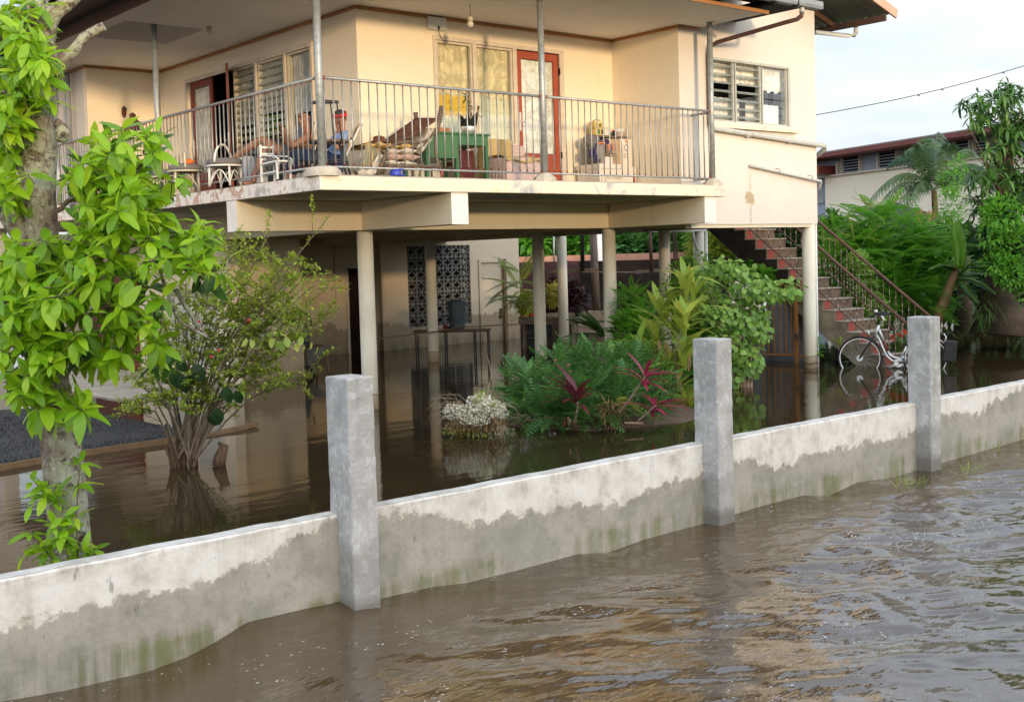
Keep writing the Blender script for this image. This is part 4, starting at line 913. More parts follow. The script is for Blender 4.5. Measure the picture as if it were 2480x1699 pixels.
def face_parts(par, c, f, up, r, s=1.0, glasses=False, moust=False, skinmat='skin'):
    def P(a, b, d): return Vector(c)+f*a*s+r*b*s+up*d*s
    MB().tube([P(.080, 0, .012), P(.108, 0, -.022), P(.088, 0, -.030)], [.008, .013, .009], 6).build('nose', skinmat, par)
    for q in (-1, 1):
        MB().ball(P(.0, q*.084, -.01), .022, 8, (.5, .5, 1.2)).build('ear', skinmat, par)
        MB().ball(P(.076, q*.031, .014), .010, 6).build('eye', 'blackp', par)
        MB().tube([P(.084, q*.014, .034), P(.078, q*.05, .034)], .005, 5).build('eyebrow', 'hair', par)
    MB().tube([P(.080, -.022, -.058), P(.088, 0, -.056), P(.080, .022, -.058)], .006, 5).build('mouth', 'primer', par)
    if moust: MB().tube([P(.080, -.030, -.052), P(.093, 0, -.042), P(.080, .030, -.052)], [.006, .010, .006], 6).build('moustache', 'moust', par)
    if glasses:
        g_ = MB()
        for q in (-1, 1):
            g_.tube([P(.094, q*.034+.026*math.cos(a), .012+.019*math.sin(a)) for a in np.linspace(0, 2*PI, 11)], .0025, 4)
            g_.tube([P(.092, q*.060, .015), P(.0, q*.086, .015)], .0025, 4)
        g_.tube([P(.096, -.008, .015), P(.096, .008, .015)], .0025, 4); g_.build('glasses', 'blackp', par)
# --- man, bare-chested, leaning back with a phone
A = lambda u, v, d: at(u, v, d)
man = thing('person', 'bare-chested person in grey shorts and glasses leaning back, holding a black phone', 'person', tuple(A(716, 400, 15.6)))
pel, chest, neck, hc = A(722, 384, 15.6), A(748, 343, 15.62), A(744, 322, 15.60), A(735, 284, 15.5)
facd = (A(700, 292, 15.2)-A(738, 282, 15.5))
LR = (RX*.25-FW*.95).normalized()            # across his body, towards us
P_, E_ = [], []
P_ += [(pel, (.13, .15)), ((pel+chest)/2, (.125, .135)), (chest, (.14, .16)), (neck, .052)]; E_ += [(0, 1), (1, 2), (2, 3)]
f_, u_, r_ = head(P_, E_, 3, hc, facd)
def limb(*seg, start):
    i0 = start
    for p, r in seg: P_.append((p, r)); E_.append((i0, len(P_)-1)); i0 = len(P_)-1
    return i0
k1, a1 = A(633, 337, 15.9), A(552, 392, 16.05)
i = limb((pel+LR*-.09+Vector((0, 0, 0)), .095), ((pel+k1)/2-LR*.06, .078), (k1, .058), ((k1+a1)/2, .054), (a1, .036), (A(543, 404, 16.05), .036), (A(527, 396, 16.1), .03), start=0)
k2, a2 = A(645, 352, 15.5), on(614, 433, 'z', FZ+.09)
i = limb((pel+LR*.09, .095), ((pel+k2)/2+LR*.04, .078), (k2, .060), ((k2+a2)/2, .055), (a2, .038), (a2+Vector((0, 0, -.05)), .04), (a2+(-RX)*.14+Vector((0, 0, -.06)), .028), start=0)
ph = A(681, 305, 15.15)
for q, (el, wr) in ((-1, (A(700, 352, 15.75), A(684, 322, 15.5))), (1, (A(704, 356, 15.3), A(690, 318, 15.18)))):
    sh = chest+LR*.15*q+Vector((0, 0, .055)); P_.append((sh, .062)); E_.append((2, len(P_)-1)); si = len(P_)-1
    w_i = limb(((sh+el)/2, .048), (el, .040), ((el+wr)/2, .040), (wr, .026), start=si)
    hand(P_, E_, w_i, wr, (A(678, 300, 15.2)-wr), LR, .6)
skin('body', P_, E_, 'skin', man, 0, 2)
face_parts(man, hc, f_, u_, r_, 1.0, True, True)
MB().box((-.04, -.006, -.075), (.04, .006, .075), Matrix.Translation(A(683, 304, 15.18)) @ rot_to(LR, Vector((.2, 0, 1)))).build('phone', 'blackp', man, bevel=.004)
skin('shorts', [(pel+Vector((0, 0, .02)), (.155, .165)), (pel+LR*-.08, .118), ((pel*.35+k1*.65)-LR*.05, .098), (pel+LR*.08, .118), ((pel*.42+k2*.58)+LR*.03, .10)], [(0, 1), (1, 2), (0, 3), (3, 4)], 'shorts', man)
MB().bar(A(520, 388, 16.1), A(556, 401, 16.05), .10, .02).bar(A(528, 392, 16.08), A(536, 384, 16.05), .11, .02).build('sandal', 'blackp', man)
# --- second person, blue shirt and red headband
w2 = thing('person', 'person in faded blue shirt, navy trousers and red headband resting in a striped deckchair', 'person', tuple(A(806, 402, 15.0)))
P_, E_ = [], []
pel, chest, neck, hc = A(806, 384, 15.05), A(828, 342, 15.0), A(828, 316, 14.98), A(823, 287, 14.95)
P_ += [(pel, (.13, .15)), ((pel+chest)/2, .12), (chest, (.125, .14)), (neck, .048)]; E_ += [(0, 1), (1, 2), (2, 3)]
f_, u_, r_ = head(P_, E_, 3, hc, (A(800, 296, 14.5)-hc), s=.93)
for q, (el, wr) in ((-1, (A(792, 362, 15.2), A(770, 352, 15.1))), (1, (A(822, 362, 14.75), A(806, 344, 14.75)))):
    sh = chest+LR*.13*q+Vector((0, 0, .05)); P_.append((sh, .055)); E_.append((2, len(P_)-1)); si = len(P_)-1
    w_i = limb(((sh+el)/2, .043), (el, .036), (wr, .025), start=si); hand(P_, E_, w_i, wr, A(790, 350, 14.8)-wr, LR, .5)
for q, kx in ((-1, A(708, 372, 15.2)), (1, A(716, 378, 14.95))):
    limb((pel+LR*.08*q, .09), ((pel+kx)/2, .075), (kx, .055), (kx+Vector((-.04, .03, -.22)), .045), (kx+Vector((-.04, .03, -.40)), .034), (kx+Vector((-.14, .12, -.43)), .028), start=0)
skin('body', P_, E_, 'skin', w2, 0, 2); face_parts(w2, hc, f_, u_, r_, .93)
skin('trousers', [(pel, (.145, .155))]+[x for q, kx in ((-1, A(708, 372, 15.2)), (1, A(716, 378, 14.95))) for x in ((pel+LR*.08*q, .105), ((pel+kx)/2, .092), (kx, .072), (kx+Vector((-.04, .03, -.26)), .062))], [(0, 1), (1, 2), (2, 3), (3, 4), (0, 5), (5, 6), (6, 7), (7, 8)], 'navy', w2)
sh1, sh2 = chest+LR*-.13+Vector((0, 0, .05)), chest+LR*.13+Vector((0, 0, .05))
skin('shirt', [(pel+Vector((0, 0, .03)), (.15, .17)), ((pel+chest)/2, .142), (chest, (.142, .16)), (neck-Vector((0, 0, .03)), .07), (sh1, .075), ((sh1+A(792, 362, 15.2))/2, .066), (sh2, .075), ((sh2+A(822, 362, 14.75))/2, .066)], [(0, 1), (1, 2), (2, 3), (2, 4), (4, 5), (2, 6), (6, 7)], 'shirt', w2)
hm = MB().ball(hc+u_*.03-f_*.018, .088, 14, (1, 1, .95)); hm.build('hair', 'hair', w2)
bm_ = MB().tube([hc+u_*(.062-.0*abs(math.sin(a)))-f_*.0+r_*.090*math.cos(a)+f_*(.086*math.sin(a)-.008)+u_*(-.0) for a in np.linspace(0, 2*PI, 17)], .0, 4)
bnd = [[hc+r_*.091*math.cos(a)+f_*(.088*math.sin(a)-.010)+u_*(z-.02*math.sin(a)) for a in np.linspace(0, 2*PI, 21)] for z in (.028, .055, .078)]
bnd[2] = [hc+(p-hc)*.95 for p in bnd[2]]
MB().sheet(bnd, .004, True).build('headband', 'red_cloth', w2)
# --- deck chairs they lie in: white tube frame, striped cushion
def deckchair(label, head_, hip, knee, wid, lr):
    t = thing('deck_chair', label, 'deck chair', tuple(on(*(lambda p: (p[0], p[1]))(px(hip)), 'z', FZ)) if False else (hip.x, hip.y, FZ), group='deck chairs')
    a = lr*wid/2
    for s in (-1, 1):
        MB().tube([head_+a*s+Vector((0, 0, .03)), hip+a*s-Vector((0, 0, .06)), knee+a*s-Vector((0, 0, .05))], .014, 8).build('frame_rail', 'white', t)
        mid = (head_*.55+hip*.45)+a*s; fr = knee+a*s
        MB().tube([mid+Vector((0, 0, .0)), (mid*.5+fr*.5)+Vector((0, 0, .05)), fr+Vector((0, 0, .07))], .018, 8).build('armrest', 'white', t)
        MB().tube([hip+a*s, Vector(((hip+a*s).x, (hip+a*s).y, FZ))], .012, 6).build('leg', 'white', t)
        MB().tube([fr+Vector((0, 0, .05)), Vector((fr.x, fr.y, FZ))], .012, 6).build('leg', 'white', t)
    rows = []
    for i in range(13):
        q = i/12; p = head_.lerp(hip, q*2) if q < .5 else hip.lerp(knee, q*2-1)
        rows.append([p+lr*wid*(j/4-.5)*.96-Vector((0, 0, .03+.02*math.sin(q*12))) for j in range(5)])
    MB().sheet(rows, .045, True).build('cushion', 'stripe_y', t)
    return t
deckchair('deckchair with striped cushion under the bare-chested person', A(764, 300, 15.85), A(732, 398, 15.75), A(690, 392, 15.75), .50, LR)
deckchair('deckchair with yellow striped cushion under the blue-shirted person, against the corner', A(874, 302, 15.15), A(818, 404, 15.2), A(770, 390, 15.2), .50, LR)
# --- dark spindle-back chair
ct = on(800, 428, 'z', FZ)
sp = thing('spindle_chair', 'dark high-backed spindle chair with brown seat, its back to the railing', 'chair', tuple(ct))
seatc = A(795, 346, 14.15); dX = RX.copy(); dX.z = 0; dX.normalize(); dY = Vector((-dX.y, dX.x, 0))
def cp_(a, b, z): return Vector((seatc.x, seatc.y, 0))+dX*a+dY*b+Vector((0, 0, z))
zs_ = seatc.z
MB().add([], []).sheet([[cp_(.25*math.cos(a)*r, .21*math.sin(a)*r, zs_+(.0 if r < 1 else -.005)) for a in np.linspace(0, 2*PI, 17)] for r in (.01, .5, 1.)], .03, True).build('seat', 'wood', sp)
crest = [cp_(-.03+.165*math.cos(a), -.19+.03*math.sin(a), zs_+.455) for a in np.linspace(0, 2*PI, 17)]
MB().tube([cp_(-.16, -.19, zs_+.455), cp_(.0, -.215, zs_+.46), cp_(.17, -.19, zs_+.455)], [.018, .026, .018], 10).build('backrest', 'darkwood', sp)
for k in range(5): MB().tube([cp_(-.19+.095*k, -.17, zs_), cp_(-.145+.073*k, -.2, zs_+.455)], .0085, 6).build('spindle', 'darkwood', sp)
for a, b in ((-1, -1), (1, -1), (-1, 1), (1, 1)): MB().tube([cp_(.15*a, .13*b, zs_-.02), cp_(.23*a, .2*b, FZ)], [.018, .012], 8).build('leg', 'darkwood', sp)
for a, b in (((-.2, -.17), (.2, -.17)), ((-.2, .17), (.2, .17)), ((-.2, -.17), (-.2, .17)), ((.2, -.17), (.2, .17))): MB().tube([cp_(*a, zs_-.22), cp_(*b, zs_-.22)], .009, 6).build('stretcher', 'darkwood', sp)
# --- small white chair
wc = thing('white_chair', 'small white ladder-back chair with curled arms and grey cushion', 'chair', tuple(on(660, 436, 'z', FZ)))
o0 = on(634, 441, 'z', FZ); d1_ = (on(694, 430, 'z', FZ)-o0); d1_.z = 0; L1 = d1_.length*.72; d1_.normalize(); d2_ = Vector((-d1_.y, d1_.x, 0))
q_ = lambda a, b, z: o0+d1_*a+d2_*b+Vector((0, 0, z))
for b in (0, .17):
    MB().box((-.011, -.011, 0), (.011, .011, .46), Matrix.Translation(q_(0, b, 0))).build('back_post', 'white', wc)
    MB().box((-.011, -.011, 0), (.011, .011, .22), Matrix.Translation(q_(L1*.9, b, 0))).build('leg', 'white', wc)
    MB().tube([q_(0, b, .30), q_(.08, b, .32), q_(L1*.8, b, .28), q_(L1, b, .24), q_(L1, b, .17)], .010, 8).build('armrest', 'white', wc)
    MB().bar(q_(0, b, .10), q_(L1*.9, b, .10), .016).build('stretcher', 'white', wc)
for z in (.28, .35, .43): MB().bar(q_(0, 0, z), q_(0, .17, z), .010, .022).build('slat', 'white', wc)
MB().box((0, -.09, -.010), (L1*.95, .10, .010), Matrix.Translation(q_(0, .08, .22)) @ rot_to(d1_)).build('seat', 'white', wc)
MB().ball(q_(.11, .09, .26), .075, 12, (1.1, 1, .45)).build('cushion', 'grey_cloth', wc)
# --- cane stools
def cane_chair(label, c, s=1.0, rz=0, mat='cane'):
    t = thing('cane_chair', label, 'cane chair', c, rz, 'cane chairs on the balcony', world=False)
    def B(m, name, mt): return m.build(name, mt, t)
    B(MB().lathe((0, 0, .26*s), [(.20*s, 0), (.23*s, .03), (.22*s, .08), (.10*s, .105)], 18), 'cushion', 'grey_cloth')
    B(MB().tube([(.23*s*math.cos(a), .23*s*math.sin(a), .26*s) for a in np.linspace(0, 2*PI, 21)], .013, 6), 'seat_ring', mat)
    B(MB().tube([(-.22*s*math.cos(a), .02-.0*a, .30*s+.24*s*math.sin(a)) for a in np.linspace(0, PI, 13)], .015, 8), 'backrest', mat)
    for k in range(4):
        a = PI/4+k*PI/2; B(MB().tube([(.20*s*math.cos(a), .20*s*math.sin(a), .26*s), (.21*s*math.cos(a), .21*s*math.sin(a), 0)], .015, 8), 'leg', mat)
        a2 = a+PI/2; p, q = Vector((.20*s*math.cos(a), .20*s*math.sin(a), .02)), Vector((.20*s*math.cos(a2), .20*s*math.sin(a2), .02))
        B(MB().tube([p.lerp(q, x)+Vector((0, 0, .19*s*math.sin(PI*x))) for x in np.linspace(0, 1, 9)], .010, 6), 'leg_arch', mat)
    return t
c1 = on(548, 450, 'z', FZ); cane_chair('white cane stool with grey cushion carrying the foot of the bare-chested person', (c1.x+.05, c1.y+.12, FZ), 1.0, .6, 'white')
c2 = on(448, 462, 'z', FZ); cane_chair('pale cane chair by the red glazed door, orange cloth on it', (c2.x+.12, c2.y+.2, FZ), 1.05, 1.2)
oc = MB().ball((c2.x+.12, c2.y+.1, FZ+.40), .07, 8, (1, 1.2, .6)).build('orange_cloth', 'orange'); tag(oc, 'crumpled orange cloth lying on the pale cane chair by the door', 'cloth')
c3 = on(408, 470, 'z', FZ); cane_chair('cane chair half hidden by the tree leaves, farthest left', (c3.x+.15, c3.y+.3, FZ), 1.0, .3)
tw = MB(); p0 = A(597, 378, 16.0)
tw.sheet([[p0+RX*(x*.20-.10+.03*z)+FW*(.02*math.sin(x*9))-Vector((0, 0, z*.36)) for x in np.linspace(0, 1, 7)] for z in np.linspace(0, 1, 7)], .008, True)
tag(tw.build('towel', 'check'), 'pale checked towel hanging between the stool and the white chair', 'towel')
# --- big lounger buried in cushions
yn, yf_ = -1.40, -.85
n_ = lambda u, v, y=yn: on(u, v, 'y', y)
lg = thing('lounger', 'old dark wooden lounger with brown cloth back and a heap of cushions', 'lounger', (.1, -1.1, FZ))
MB().tube([n_(1070, 258), n_(1062, 300), n_(1054, 345), n_(1056, 380), n_(1072, 425)], [.035, .030, .022, .022, .024], 8).build('back_post', 'wood', lg)
MB().tube([n_(1006, 272, yf_), n_(1008, 290, yf_), n_(1015, 345, yf_), n_(1010, 400, yf_)], [.035, .026, .02, .02], 8).build('back_post', 'wood', lg)
MB().tube([n_(944, 358), n_(962, 346), n_(990, 343), n_(1020, 345), n_(1038, 338), n_(1056, 318)], .018, 8).build('armrest', 'wood', lg)
MB().tube([n_(938, 362), n_(926, 392), n_(914, 428)], [.028, .022, .02], 8).build('leg', 'wood', lg)
MB().tube([n_(940, 402), n_(1000, 402), n_(1056, 404)], .022, 8).build('side_rail', 'wood', lg)
for u in (998, 1020, 1045): MB().tube([n_(u, 404, yn+.1), n_(u-6+random.random()*18, 430, yn+.1)], .015, 6).build('leg', 'wood', lg)
bk = []
for i in range(9):
    q = i/8; a = n_(948+(1062-948)*q, 352-(352-288)*q+6*math.sin(q*3), yn); b = n_(930+(1008-930)*q, 345-(345-288)*q, yf_)
    bk.append([a.lerp(b, j/6)-Vector((0, 0, .05*math.sin(PI*j/6)*math.sin(PI*q))) for j in range(7)])
MB().sheet(bk, .02, True).build('cloth_back', 'brown_cloth', lg)
def pad(name, a, b, th, mat, dep=.45, wav=.015, par=lg):
    rows = []
    for i in range(11):
        p = a.lerp(b, i/10); w = th*(.8+.2*math.sin(PI*i/10)); sec = []
        for k in range(12):
            an = 2*PI*k/12; sec.append(p+Vector((0, dep/2+dep/2*math.copysign(abs(math.cos(an))**.6, math.cos(an)), w/2*math.copysign(abs(math.sin(an))**.6, math.sin(an))+wav*math.sin(i*1.3+k))))
        rows.append(sec+[sec[0]])
    return MB().sheet(rows, 0, True).build(name, mat, par)
pad('cushion', n_(934, 392), n_(1012, 396), .06, 'cushion'); pad('cushion', n_(938, 378), n_(1018, 380), .09, 'cushion_pink'); pad('cushion', n_(930, 366), n_(1014, 364), .07, 'cushion', wav=.02)
pad('cushion', n_(932, 354), n_(1006, 352), .06, 'stripe_y', wav=.02); pad('cushion', n_(1012, 360), n_(1052, 312), .09, 'cushion', wav=.02); pad('cushion', n_(1018, 372), n_(1050, 330), .05, 'cushion', .3)
pad('cushion', n_(884, 352), n_(940, 348), .05, 'stripe_y', wav=.02)
dr = []
for i in range(12):
    q = i/11; u = 882-34*q+18*math.sin(q*2); v = 352+72*q
    dr.append([n_(u+j*(10-1*q)+2*math.sin(j*1.7+q*4), v-2*math.sin(j*.9)*(1-q)-j*.6, yn-.1*math.sin(q*3)+.05*j) for j in range(8)])
MB().sheet(dr, .012, True).build('draped_cover', 'stripe_g', lg)
dr = []
for i in range(10):
    q = i/9; dr.append([n_(915-30*q+j*5, 372+46*q+3*math.sin(j+q*5), yn-.02+.02*j) for j in range(6)])
MB().sheet(dr, .02, True).build('draped_cover', 'cushion', lg)
pad('rolled_sheet', n_(868, 420, yn-.12), n_(912, 416, yn-.12), .10, 'cushion', .16, .02)
ht = MB().lathe(tuple(n_(918, 346, -1.1)), [(.14, 0), (.13, .02), (.08, .03), (.075, .075), (.04, .09)], 18).build('hat', 'brown_cloth'); tag(ht, 'brown soft hat lying on the end of the cushioned lounger', 'hat')
jg = thing('jug', 'blue plastic jug with a loop handle on the balcony floor', 'jug', tuple(on(960, 426, 'z', FZ)))
jc = on(958, 427, 'z', FZ)
MB().lathe(tuple(jc), [(.07, 0), (.075, .02), (.07, .06), (.05, .085), (.03, .09)], 18).build('body', 'blue', jg); MB().tube([jc+Vector((.03, -.02, .085)), jc+Vector((.10, -.03, .08)), jc+Vector((.115, -.03, .03)), jc+Vector((.07, -.02, .0))], .013, 8).build('handle', 'blue', jg)
# --- green desk with pots
D0 = Vector((.36, -1.02, FZ)); dk = thing('desk', 'green painted wooden desk with a drawer block, pots on its top', 'desk', tuple(D0))
def db(name, a, b, mat='green_desk', **k): return MB().box((D0.x+a[0], D0.y+a[1], FZ+a[2]), (D0.x+b[0], D0.y+b[1], FZ+b[2])).build(name, mat, dk, **k)
db('top', (-.02, -.03, .69), (1.13, .58, .715), bevel=.004); db('drawer_block', (0, 0, .36), (.56, .55, .689)); db('apron', (.562, 0, .55), (1.09, .55, .689))
for x, y in ((0, 0), (.515, .0), (.66, .46), (1.04, .0), (1.04, .5), (0, .5)): db('leg', (x+.001, y-.001, 0), (x+.05, y+.05, .548 if x > .56 else .359))
db('footrail', (.66, .02, .05), (1.04, .05, .09)); db('footrail', (.05, .48, .06), (.66, .51, .10)); db('drawer_front', (.03, -.008, .39), (.53, -.001, .66)) 
cab = thing('white_crate', 'white panelled box standing under the green desk', 'box', (.7, -.42, FZ)); MB().box((.15, -.44, FZ), (1.05, -.36, FZ+.36)).build('front_panel', 'white', cab, bevel=.004); MB().box((.15, -.3595, FZ), (1.05, -.30, FZ+.34)).build('back_panel', 'white', cab)
bc = thing('patterned_chair', 'chair with burgundy patterned cover pushed under the green desk', 'chair', (1.2, -.75, FZ))
MB().box((1.03, -.80, FZ+.04), (1.36, -.76, FZ+.50)).build('back_cover', 'burg', bc, bevel=.01); MB().box((1.04, -.755, FZ+.30), (1.35, -.50, FZ+.34)).build('seat', 'burg', bc)
for x in (1.05, 1.31): MB().box((x, -.52, FZ), (x+.03, -.49, FZ+.30)).build('leg', 'darkwood', bc)
zt = FZ+.716
def leafblade(L, W, n=5, fold=.18, droop=.35, wave=0.0, pw=.9, ph=.0):
    """a leaf: pointed blade folded on its midrib, tip drooping"""
    vs, fs = [], []
    for i in range(n+1):
        t = i/n; w = W/2*math.sin(PI*min(1, (t**pw)*.97+.015))**.8 if 0 < i < n else W*.015
        x = L*t; z = -droop*L*t*t; wv = wave*W*math.sin(t*9+ph)
        vs += [(x, -w, z+fold*w+wv), (x, 0, z), (x, w, z+fold*w-wv)]
    for i in range(n):
        a = i*3; fs += [(a, a+3, a+4, a+1), (a+1, a+4, a+5, a+2)]
    return vs, fs
def lmat(p, d, roll=0, s=1.0, up=(0, 0, 1)):
    return Matrix.Translation(p) @ rot_to(d, Vector(up)) @ Matrix.Rotation(roll, 4, 'X') @ Matrix.Scale(s, 4)
def add_leaves(name, geo, mats, mat, parent=None, kind=None):
    """many leaves as one mesh (numpy), each with its own tone in the attribute 'var'"""
    if not len(mats): return None
    gv = np.array(geo[0]); gf = np.array(geo[1]); N = len(mats)
    mm = np.array([[list(r) for r in m] for m in mats]); hv = np.c_[gv, np.ones(len(gv))]
    co = np.einsum('nij,kj->nki', mm, hv)[:, :, :3].reshape(-1, 3)
    off = np.array(parent['_w']) if parent is not None else np.zeros(3); co = co-off
    f = (gf[None]+(np.arange(N)*len(gv))[:, None, None]).reshape(-1, 4)
    me = bpy.data.meshes.new(name); me.vertices.add(len(co)); me.vertices.foreach_set('co', co.ravel()); me.loops.add(f.size); me.loops.foreach_set('vertex_index', f.ravel().astype(np.int32))
    me.polygons.add(len(f)); me.polygons.foreach_set('loop_start', np.arange(0, f.size, 4, dtype=np.int32)); me.polygons.foreach_set('loop_total', np.full(len(f), 4, np.int32))
    me.update(calc_edges=True); me.polygons.foreach_set('use_smooth', np.ones(len(f), bool))
    at_ = me.attributes.new('var', 'FLOAT', 'POINT'); at_.data.foreach_set('value', np.repeat(rng.random(N), len(gv)).astype(np.float32))
    me.materials.append(M[mat]); o = bpy.data.objects.new(name, me); COL.objects.link(o)
    if parent is not None: o.parent = parent
    if kind: o['kind'] = kind
    return o
def leaf_objs(name, geos, mats, mat, parent):
    """single leaves, each its own object sharing a mesh"""
    mes = []
    for g in geos:
        me = bpy.data.meshes.new(name); me.from_pydata(g[0], [], g[1]); me.polygons.foreach_set('use_smooth', [True]*len(g[1])); me.materials.append(M[mat]); mes.append(me)
    off = Matrix.Translation(-Vector(parent['_w'])); base = None
    for i, m in enumerate(mats):
        o = bpy.data.objects.new(name, mes[i % len(mes)]); COL.objects.link(o); o.parent = parent; o.matrix_basis = off @ m
def rdir(el0, el1, az0=0, az1=2*PI):
    a, e = random.uniform(az0, az1), random.uniform(el0, el1); return Vector((math.cos(a)*math.cos(e), math.sin(a)*math.cos(e), math.sin(e)))
p1_ = Vector((.80, -.80, zt)); t = thing('brick_planter', 'small green plant in a white cup on a terracotta block', 'plant pot', tuple(p1_))
MB().box((p1_.x-.11, p1_.y-.05, zt), (p1_.x+.11, p1_.y+.05, zt+.075)).build('block', 'terracotta', t); MB().lathe((p1_.x, p1_.y, zt+.076), [(.03, 0), (.04, .06), (.042, .065)], 12).build('cup', 'white', t)
leaf_objs('leaf', [leafblade(.09, .03, 4)], [lmat(p1_+Vector((0, 0, .14+.012*k)), rdir(-.2, 1.1), 0, random.uniform(.8, 1.3)) for k in range(14)], 'leaf_mid', t)
MB().tube([p1_+Vector((0, 0, .13)), p1_+Vector((.01, 0, .3))], .004, 5).build('stem', 'twig', t)
p2_ = Vector((1.28, -.80, zt)); t = thing('foil_pot_plant', 'tall plant in a silver foil pot wrapped in black pointed film', 'plant pot', tuple(p2_))
MB().lathe(tuple(p2_), [(.08, 0), (.10, .05), (.115, .11), (.112, .12)], 20).build('pot', 'foil', t)
for k in range(11):
    a = k*2*PI/11; d = Vector((math.cos(a), math.sin(a), 0)); s_ = Vector((-d.y, d.x, 0)); b = p2_+d*.10+Vector((0, 0, .11)); tip = p2_+d*.155+Vector((0, 0, random.uniform(.26, .33)))
    MB().add([b-s_*.05, b+s_*.05, b+s_*.035+Vector((0, 0, .1))+d*.03, tip, b-s_*.035+Vector((0, 0, .1))+d*.03], [(0, 1, 2, 3, 4)]).build('film_petal', 'blackp', t)
MB().tube([p2_+Vector((0, 0, .1)), p2_+Vector((0, 0, .35)), p2_+Vector((-.02, 0, .62))], .010, 6).build('stem', 'twig', t)
leaf_objs('leaf', [leafblade(.12, .03, 4, droop=.5)], [lmat(p2_+Vector((-.02, 0, .40+.012*k)), rdir(-.1, 1.0), 0, random.uniform(.7, 1.2)) for k in range(18)], 'leaf_mid', t)
leaf_objs('red_leaf', [leafblade(.11, .03, 4, droop=.6)], [lmat(p2_+Vector((.16+random.uniform(-.06, .09), random.uniform(-.05, .05), random.uniform(.26, .44))), rdir(-.8, .6), 0, random.uniform(.7, 1.1)) for k in range(20)], 'leaf_maroon', t)
MB().tube([p2_+Vector((.02, 0, .1)), p2_+Vector((.16, 0, .32))], .005, 5).build('stem', 'twig', t)
ws = thing('wire_plant', 'tangle of dry yellowish stems in a low pot at the right end of the desk', 'plant pot', (1.44, -.62, zt)); MB().lathe((1.44, -.62, zt), [(.05, 0), (.06, .05)], 12).build('pot', 'terracotta', ws)
for k in range(12): 
    d = rdir(.3, 1.2); MB().tube([(1.44, -.62, zt+.04), Vector((1.44, -.62, zt+.1))+d*.08, Vector((1.44, -.62, zt+.1))+d*.2-Vector((0, 0, .05))], .003, 4).build('stem', 'leaf_yellow', ws)
# --- armchair with skirt and throw
ac = thing('armchair', 'skirted pink floral armchair with a mustard checked throw beside the red door', 'armchair', (2.0, -1.0, FZ))
MB().box((1.62, -.72, FZ+.12), (2.15, -.55, FZ+.70)).build('backrest', 'mustard', ac, bevel=.04, seg=3); MB().box((2.155, -.70, FZ+.2), (2.42, -.58, FZ+.62)).build('side_cushion', 'pinkcloth', ac, bevel=.03, seg=3)
MB().box((1.60, -1.22, FZ+.20), (2.33, -.725, FZ+.40)).build('seat', 'pinkcloth', ac, bevel=.05, seg=3)
rows = []
cor = [(1.58, -.75), (1.58, -1.25), (2.35, -1.25), (2.35, -.75)]; path = []
for (a, b) in zip(cor, cor[1:]):
    for k in range(22): path.append((a[0]+(b[0]-a[0])*k/22, a[1]+(b[1]-a[1])*k/22))
for z, am in ((FZ+.24, .002), (FZ+.12, .012), (FZ+.005, .022)): rows.append([(x+am*math.sin(i*1.9), y+am*math.sin(i*1.6+1), z) for i, (x, y) in enumerate(path)])
MB().sheet(rows, .004, True).build('skirt', 'pinkcloth', ac)
rows = [[(1.60+.75*j/8, -1.27+.55*q, FZ+.415+.02*math.sin(j*1.3+q*3)-(.08*(1-q*4) if q < .25 else 0)) for j in range(9)] for q in np.linspace(0, 1, 7)]
MB().sheet(rows, .008, True).build('throw', 'mustard', ac)
# --- boxes, shelf and backpack in the right-hand corner
def carton(name, label, a, b, mat, group='boxes stacked in the balcony corner', lid=None, extra=None):
    t = thing(name, label, 'box', ((a[0]+b[0])/2, (a[1]+b[1])/2, a[2]), group=group)
    MB().box(a, b).build('body', mat, t, bevel=.004)
    if lid: MB().box((a[0]-.02, a[1]-.02, b[2]-.07), (b[0]+.02, b[1]+.02, b[2]+.005)).build('lid', lid, t, bevel=.006)
    if extra: extra(t)
    return t
def txt(s, p, size, mat, par, rz=0, th=.001):
    c = bpy.data.curves.new('lettering', 'FONT'); c.body = s; c.size = size; c.extrude = th; c.materials.append(M[mat]); o = bpy.data.objects.new('lettering', c); COL.objects.link(o)
    me = bpy.data.meshes.new_from_object(o); me.name = 'lettering'; bpy.data.objects.remove(o); o = bpy.data.objects.new('lettering', me); COL.objects.link(o)
    o.rotation_euler = (PI/2, 0, rz); o.parent = par; o.location = Vector(p)-Vector(par['_w']); return o
carton('chest_box', 'large pale printed box with a lid, left of the bottom pair in the corner', (3.79, -.86, FZ), (4.28, -.36, FZ+.38), 'card_white', lid='card_white', extra=lambda t: (txt('AUTOSAFE', (3.93, -.863, FZ+.15), .075, 'card', t), txt('( )', (3.80, -.863, FZ+.10), .14, 'card', t)))
carton('tall_box', 'scuffed white box, right of the bottom pair in the corner', (4.285, -.80, FZ), (4.66, -.36, FZ+.36), 'card_white')
carton('carton', 'brown carton with red printed panel, on top of the boxes', (4.10, -.70, FZ+.386), (4.42, -.40, FZ+.80), 'card', extra=lambda t: ([MB().box(a, b).build('printed_mark', 'ink_red', t) for a, b in (((4.17, -.703, FZ+.62), (4.31, -.7005, FZ+.63)), ((4.17, -.703, FZ+.71), (4.31, -.7005, FZ+.72)), ((4.17, -.703, FZ+.63), (4.18, -.7005, FZ+.71)), ((4.30, -.703, FZ+.63), (4.31, -.7005, FZ+.71)), ((4.22, -.703, FZ+.65), (4.26, -.7005, FZ+.69)))], txt('DUNCT', (4.19, -.703, FZ+.55), .04, 'ink', t), txt('- AP UP', (4.22, -.703, FZ+.51), .04, 'ink', t), txt('A 2. 3 4', (4.22, -.703, FZ+.47), .035, 'ink', t)))
